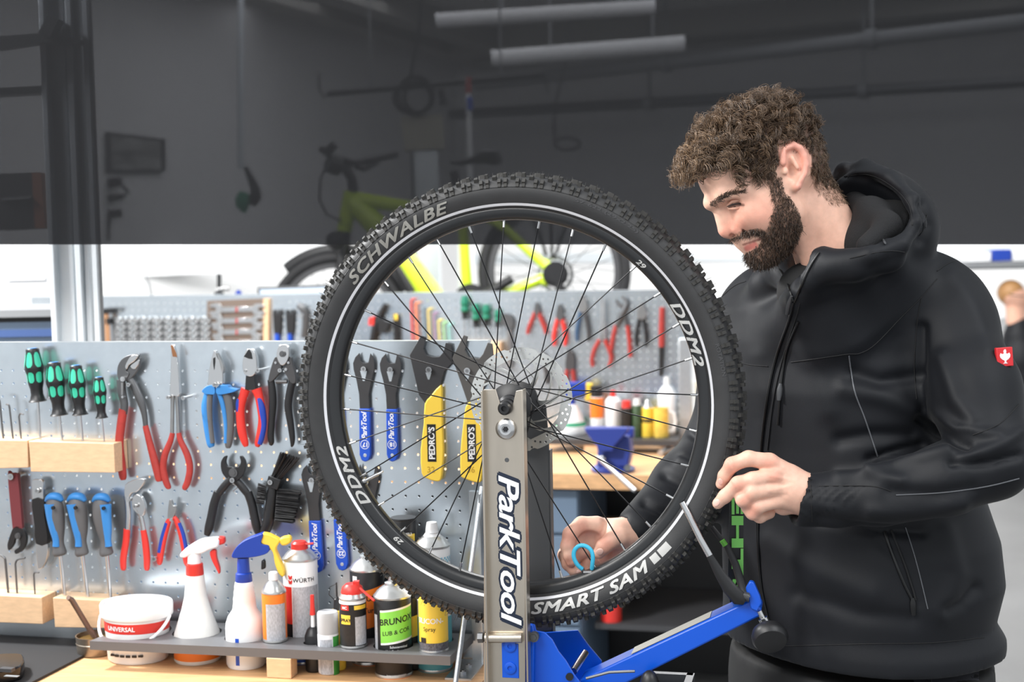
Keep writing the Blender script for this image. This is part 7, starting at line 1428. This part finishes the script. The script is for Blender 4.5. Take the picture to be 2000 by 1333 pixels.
if all(v is not None for v in vs): build('grey_panel', MB().add(vs, [(i*(ny+1)+j, (i+1)*(ny+1)+j, (i+1)*(ny+1)+j+1, i*(ny+1)+j+1) for i in range(nx) for j in range(ny)]), mat('grey_panel_fabric', c8(66, 66, 72), .75), trs); a = vs[4*(ny+1)+1]; build('panel_zip', MB().tube([vs[3*(ny+1)+2]-FWD*.002, vs[4*(ny+1)+5]-FWD*.002], .003, 8), M_gun, trs)
for an in feet:
    s_ = SDF(*bb([an-.14, an+.2], .12), .006) if False else None
    q = MB(); fr = Fr(V(an[0], an[1], 0.001), FV, LV, ZAX); q.lathe(fr.at(.06, 0), [(0, 0), (.135, 0), (.14, .02), (.13, .05), (.09, .085), (.05, .1), (0, .105)], 24, sy=.36); build('shoe', q, M_black, MAN)
# black strap with green letters hanging in front of the jacket
r_ = thing('key_strap', 'black key strap with big green letters hanging beside the tyre', 'strap', P(1438, 1185, 2.235))
sf = [P(1440, 950, 2.225), P(1438, 1040, 2.23), P(1436, 1120, 2.235), P(1440, 1185, 2.235)]
x_ = RGT; q = MB(); vs = []
for t, p in zip((0, 1, 2, 3), sf): vs += [p-x_*.0115, p+x_*.0115, p+x_*.0115+FWD*.002, p-x_*.0115+FWD*.002]
fs_ = [(0, 3, 2, 1), (12, 13, 14, 15)]
for i in range(3):
    for j in range(4): fs_.append((4*i+j, 4*i+(j+1) % 4, 4*i+4+(j+1) % 4, 4*i+4+j))
build('webbing', q.add(vs, fs_), M_black, r_)
ct = (sf[0]+sf[3])/2; L_ = np.linalg.norm(sf[3]-sf[0])*.92; dn = nz(sf[3]-sf[0]); wt = tw('green'); build('lettering', MB().text('green', lambda x, y, w: ct-FWD*.0024+dn*(x*L_/wt)+x_*(y*.019)), mat('green_letters', c8(120, 200, 96), .5), r_)

# ================================================================ person far behind
FARP = thing('person', 'seated fair haired person in black with glasses, far at the right edge', 'person', V(P(1990, 640, 9.7)[0], 9.7, 0))
fy = 9.7; fs2 = fy/FPX
Fd = SDF((P(1925, 600, fy)[0], 9.35, .42), (P(2150, 600, fy)[0], 10.05, 1.45), .011)
def fr_(pts, k=.02): Fd.chain([(P(x, y, fy), r*fs2) for x, y, r in pts], k)
fr_([(1974, 572, 26), (1980, 578, 25)]); fr_([(1988, 592, 20), (1992, 606, 13)]); fr_([(1998, 583, 7), (2003, 590, 6)], .008); fr_([(1982, 605, 18), (1984, 630, 18)])
fv, fq = Fd.net(2); fp = topx(fv); hairm = (fp[:, 1] < 574-.5*(fp[:, 0]-1978)) | (fp[:, 0] < 1962)
cl = np.where(hairm[:, None], np.array(c8(164, 122, 78)), np.array(c8(228, 176, 152)))
fbody = fastmesh('body', fv, fq, M_skin, FARP, cl)
Fd.F[:] = .06; fr_([(1990, 640, 24), (1996, 700, 46), (2000, 800, 50)], .03); fr_([(1990, 660, 30), (2030, 660, 26), (2050, 760, 20)]); gv, gq = Fd.net(1); fastmesh('sweater', gv, gq, M_jack, FARP)
build('glasses', MB().tube([P(1972, 576, 9.55), P(1990, 578, 9.5), P(2000, 579, 9.5)], .004, 6), M_black, FARP)
build('seat', MB().lathe(Fr(V(P(2000, 800, fy)[0], fy, 0), (1, 0, 0), (0, 1, 0), ZAX), [(.2, 0), (.2, .04), (.03, .06), (.03, .40), (.2, .42), (.2, .46), (0, .46)], 20), M_dkgrey, FARP)
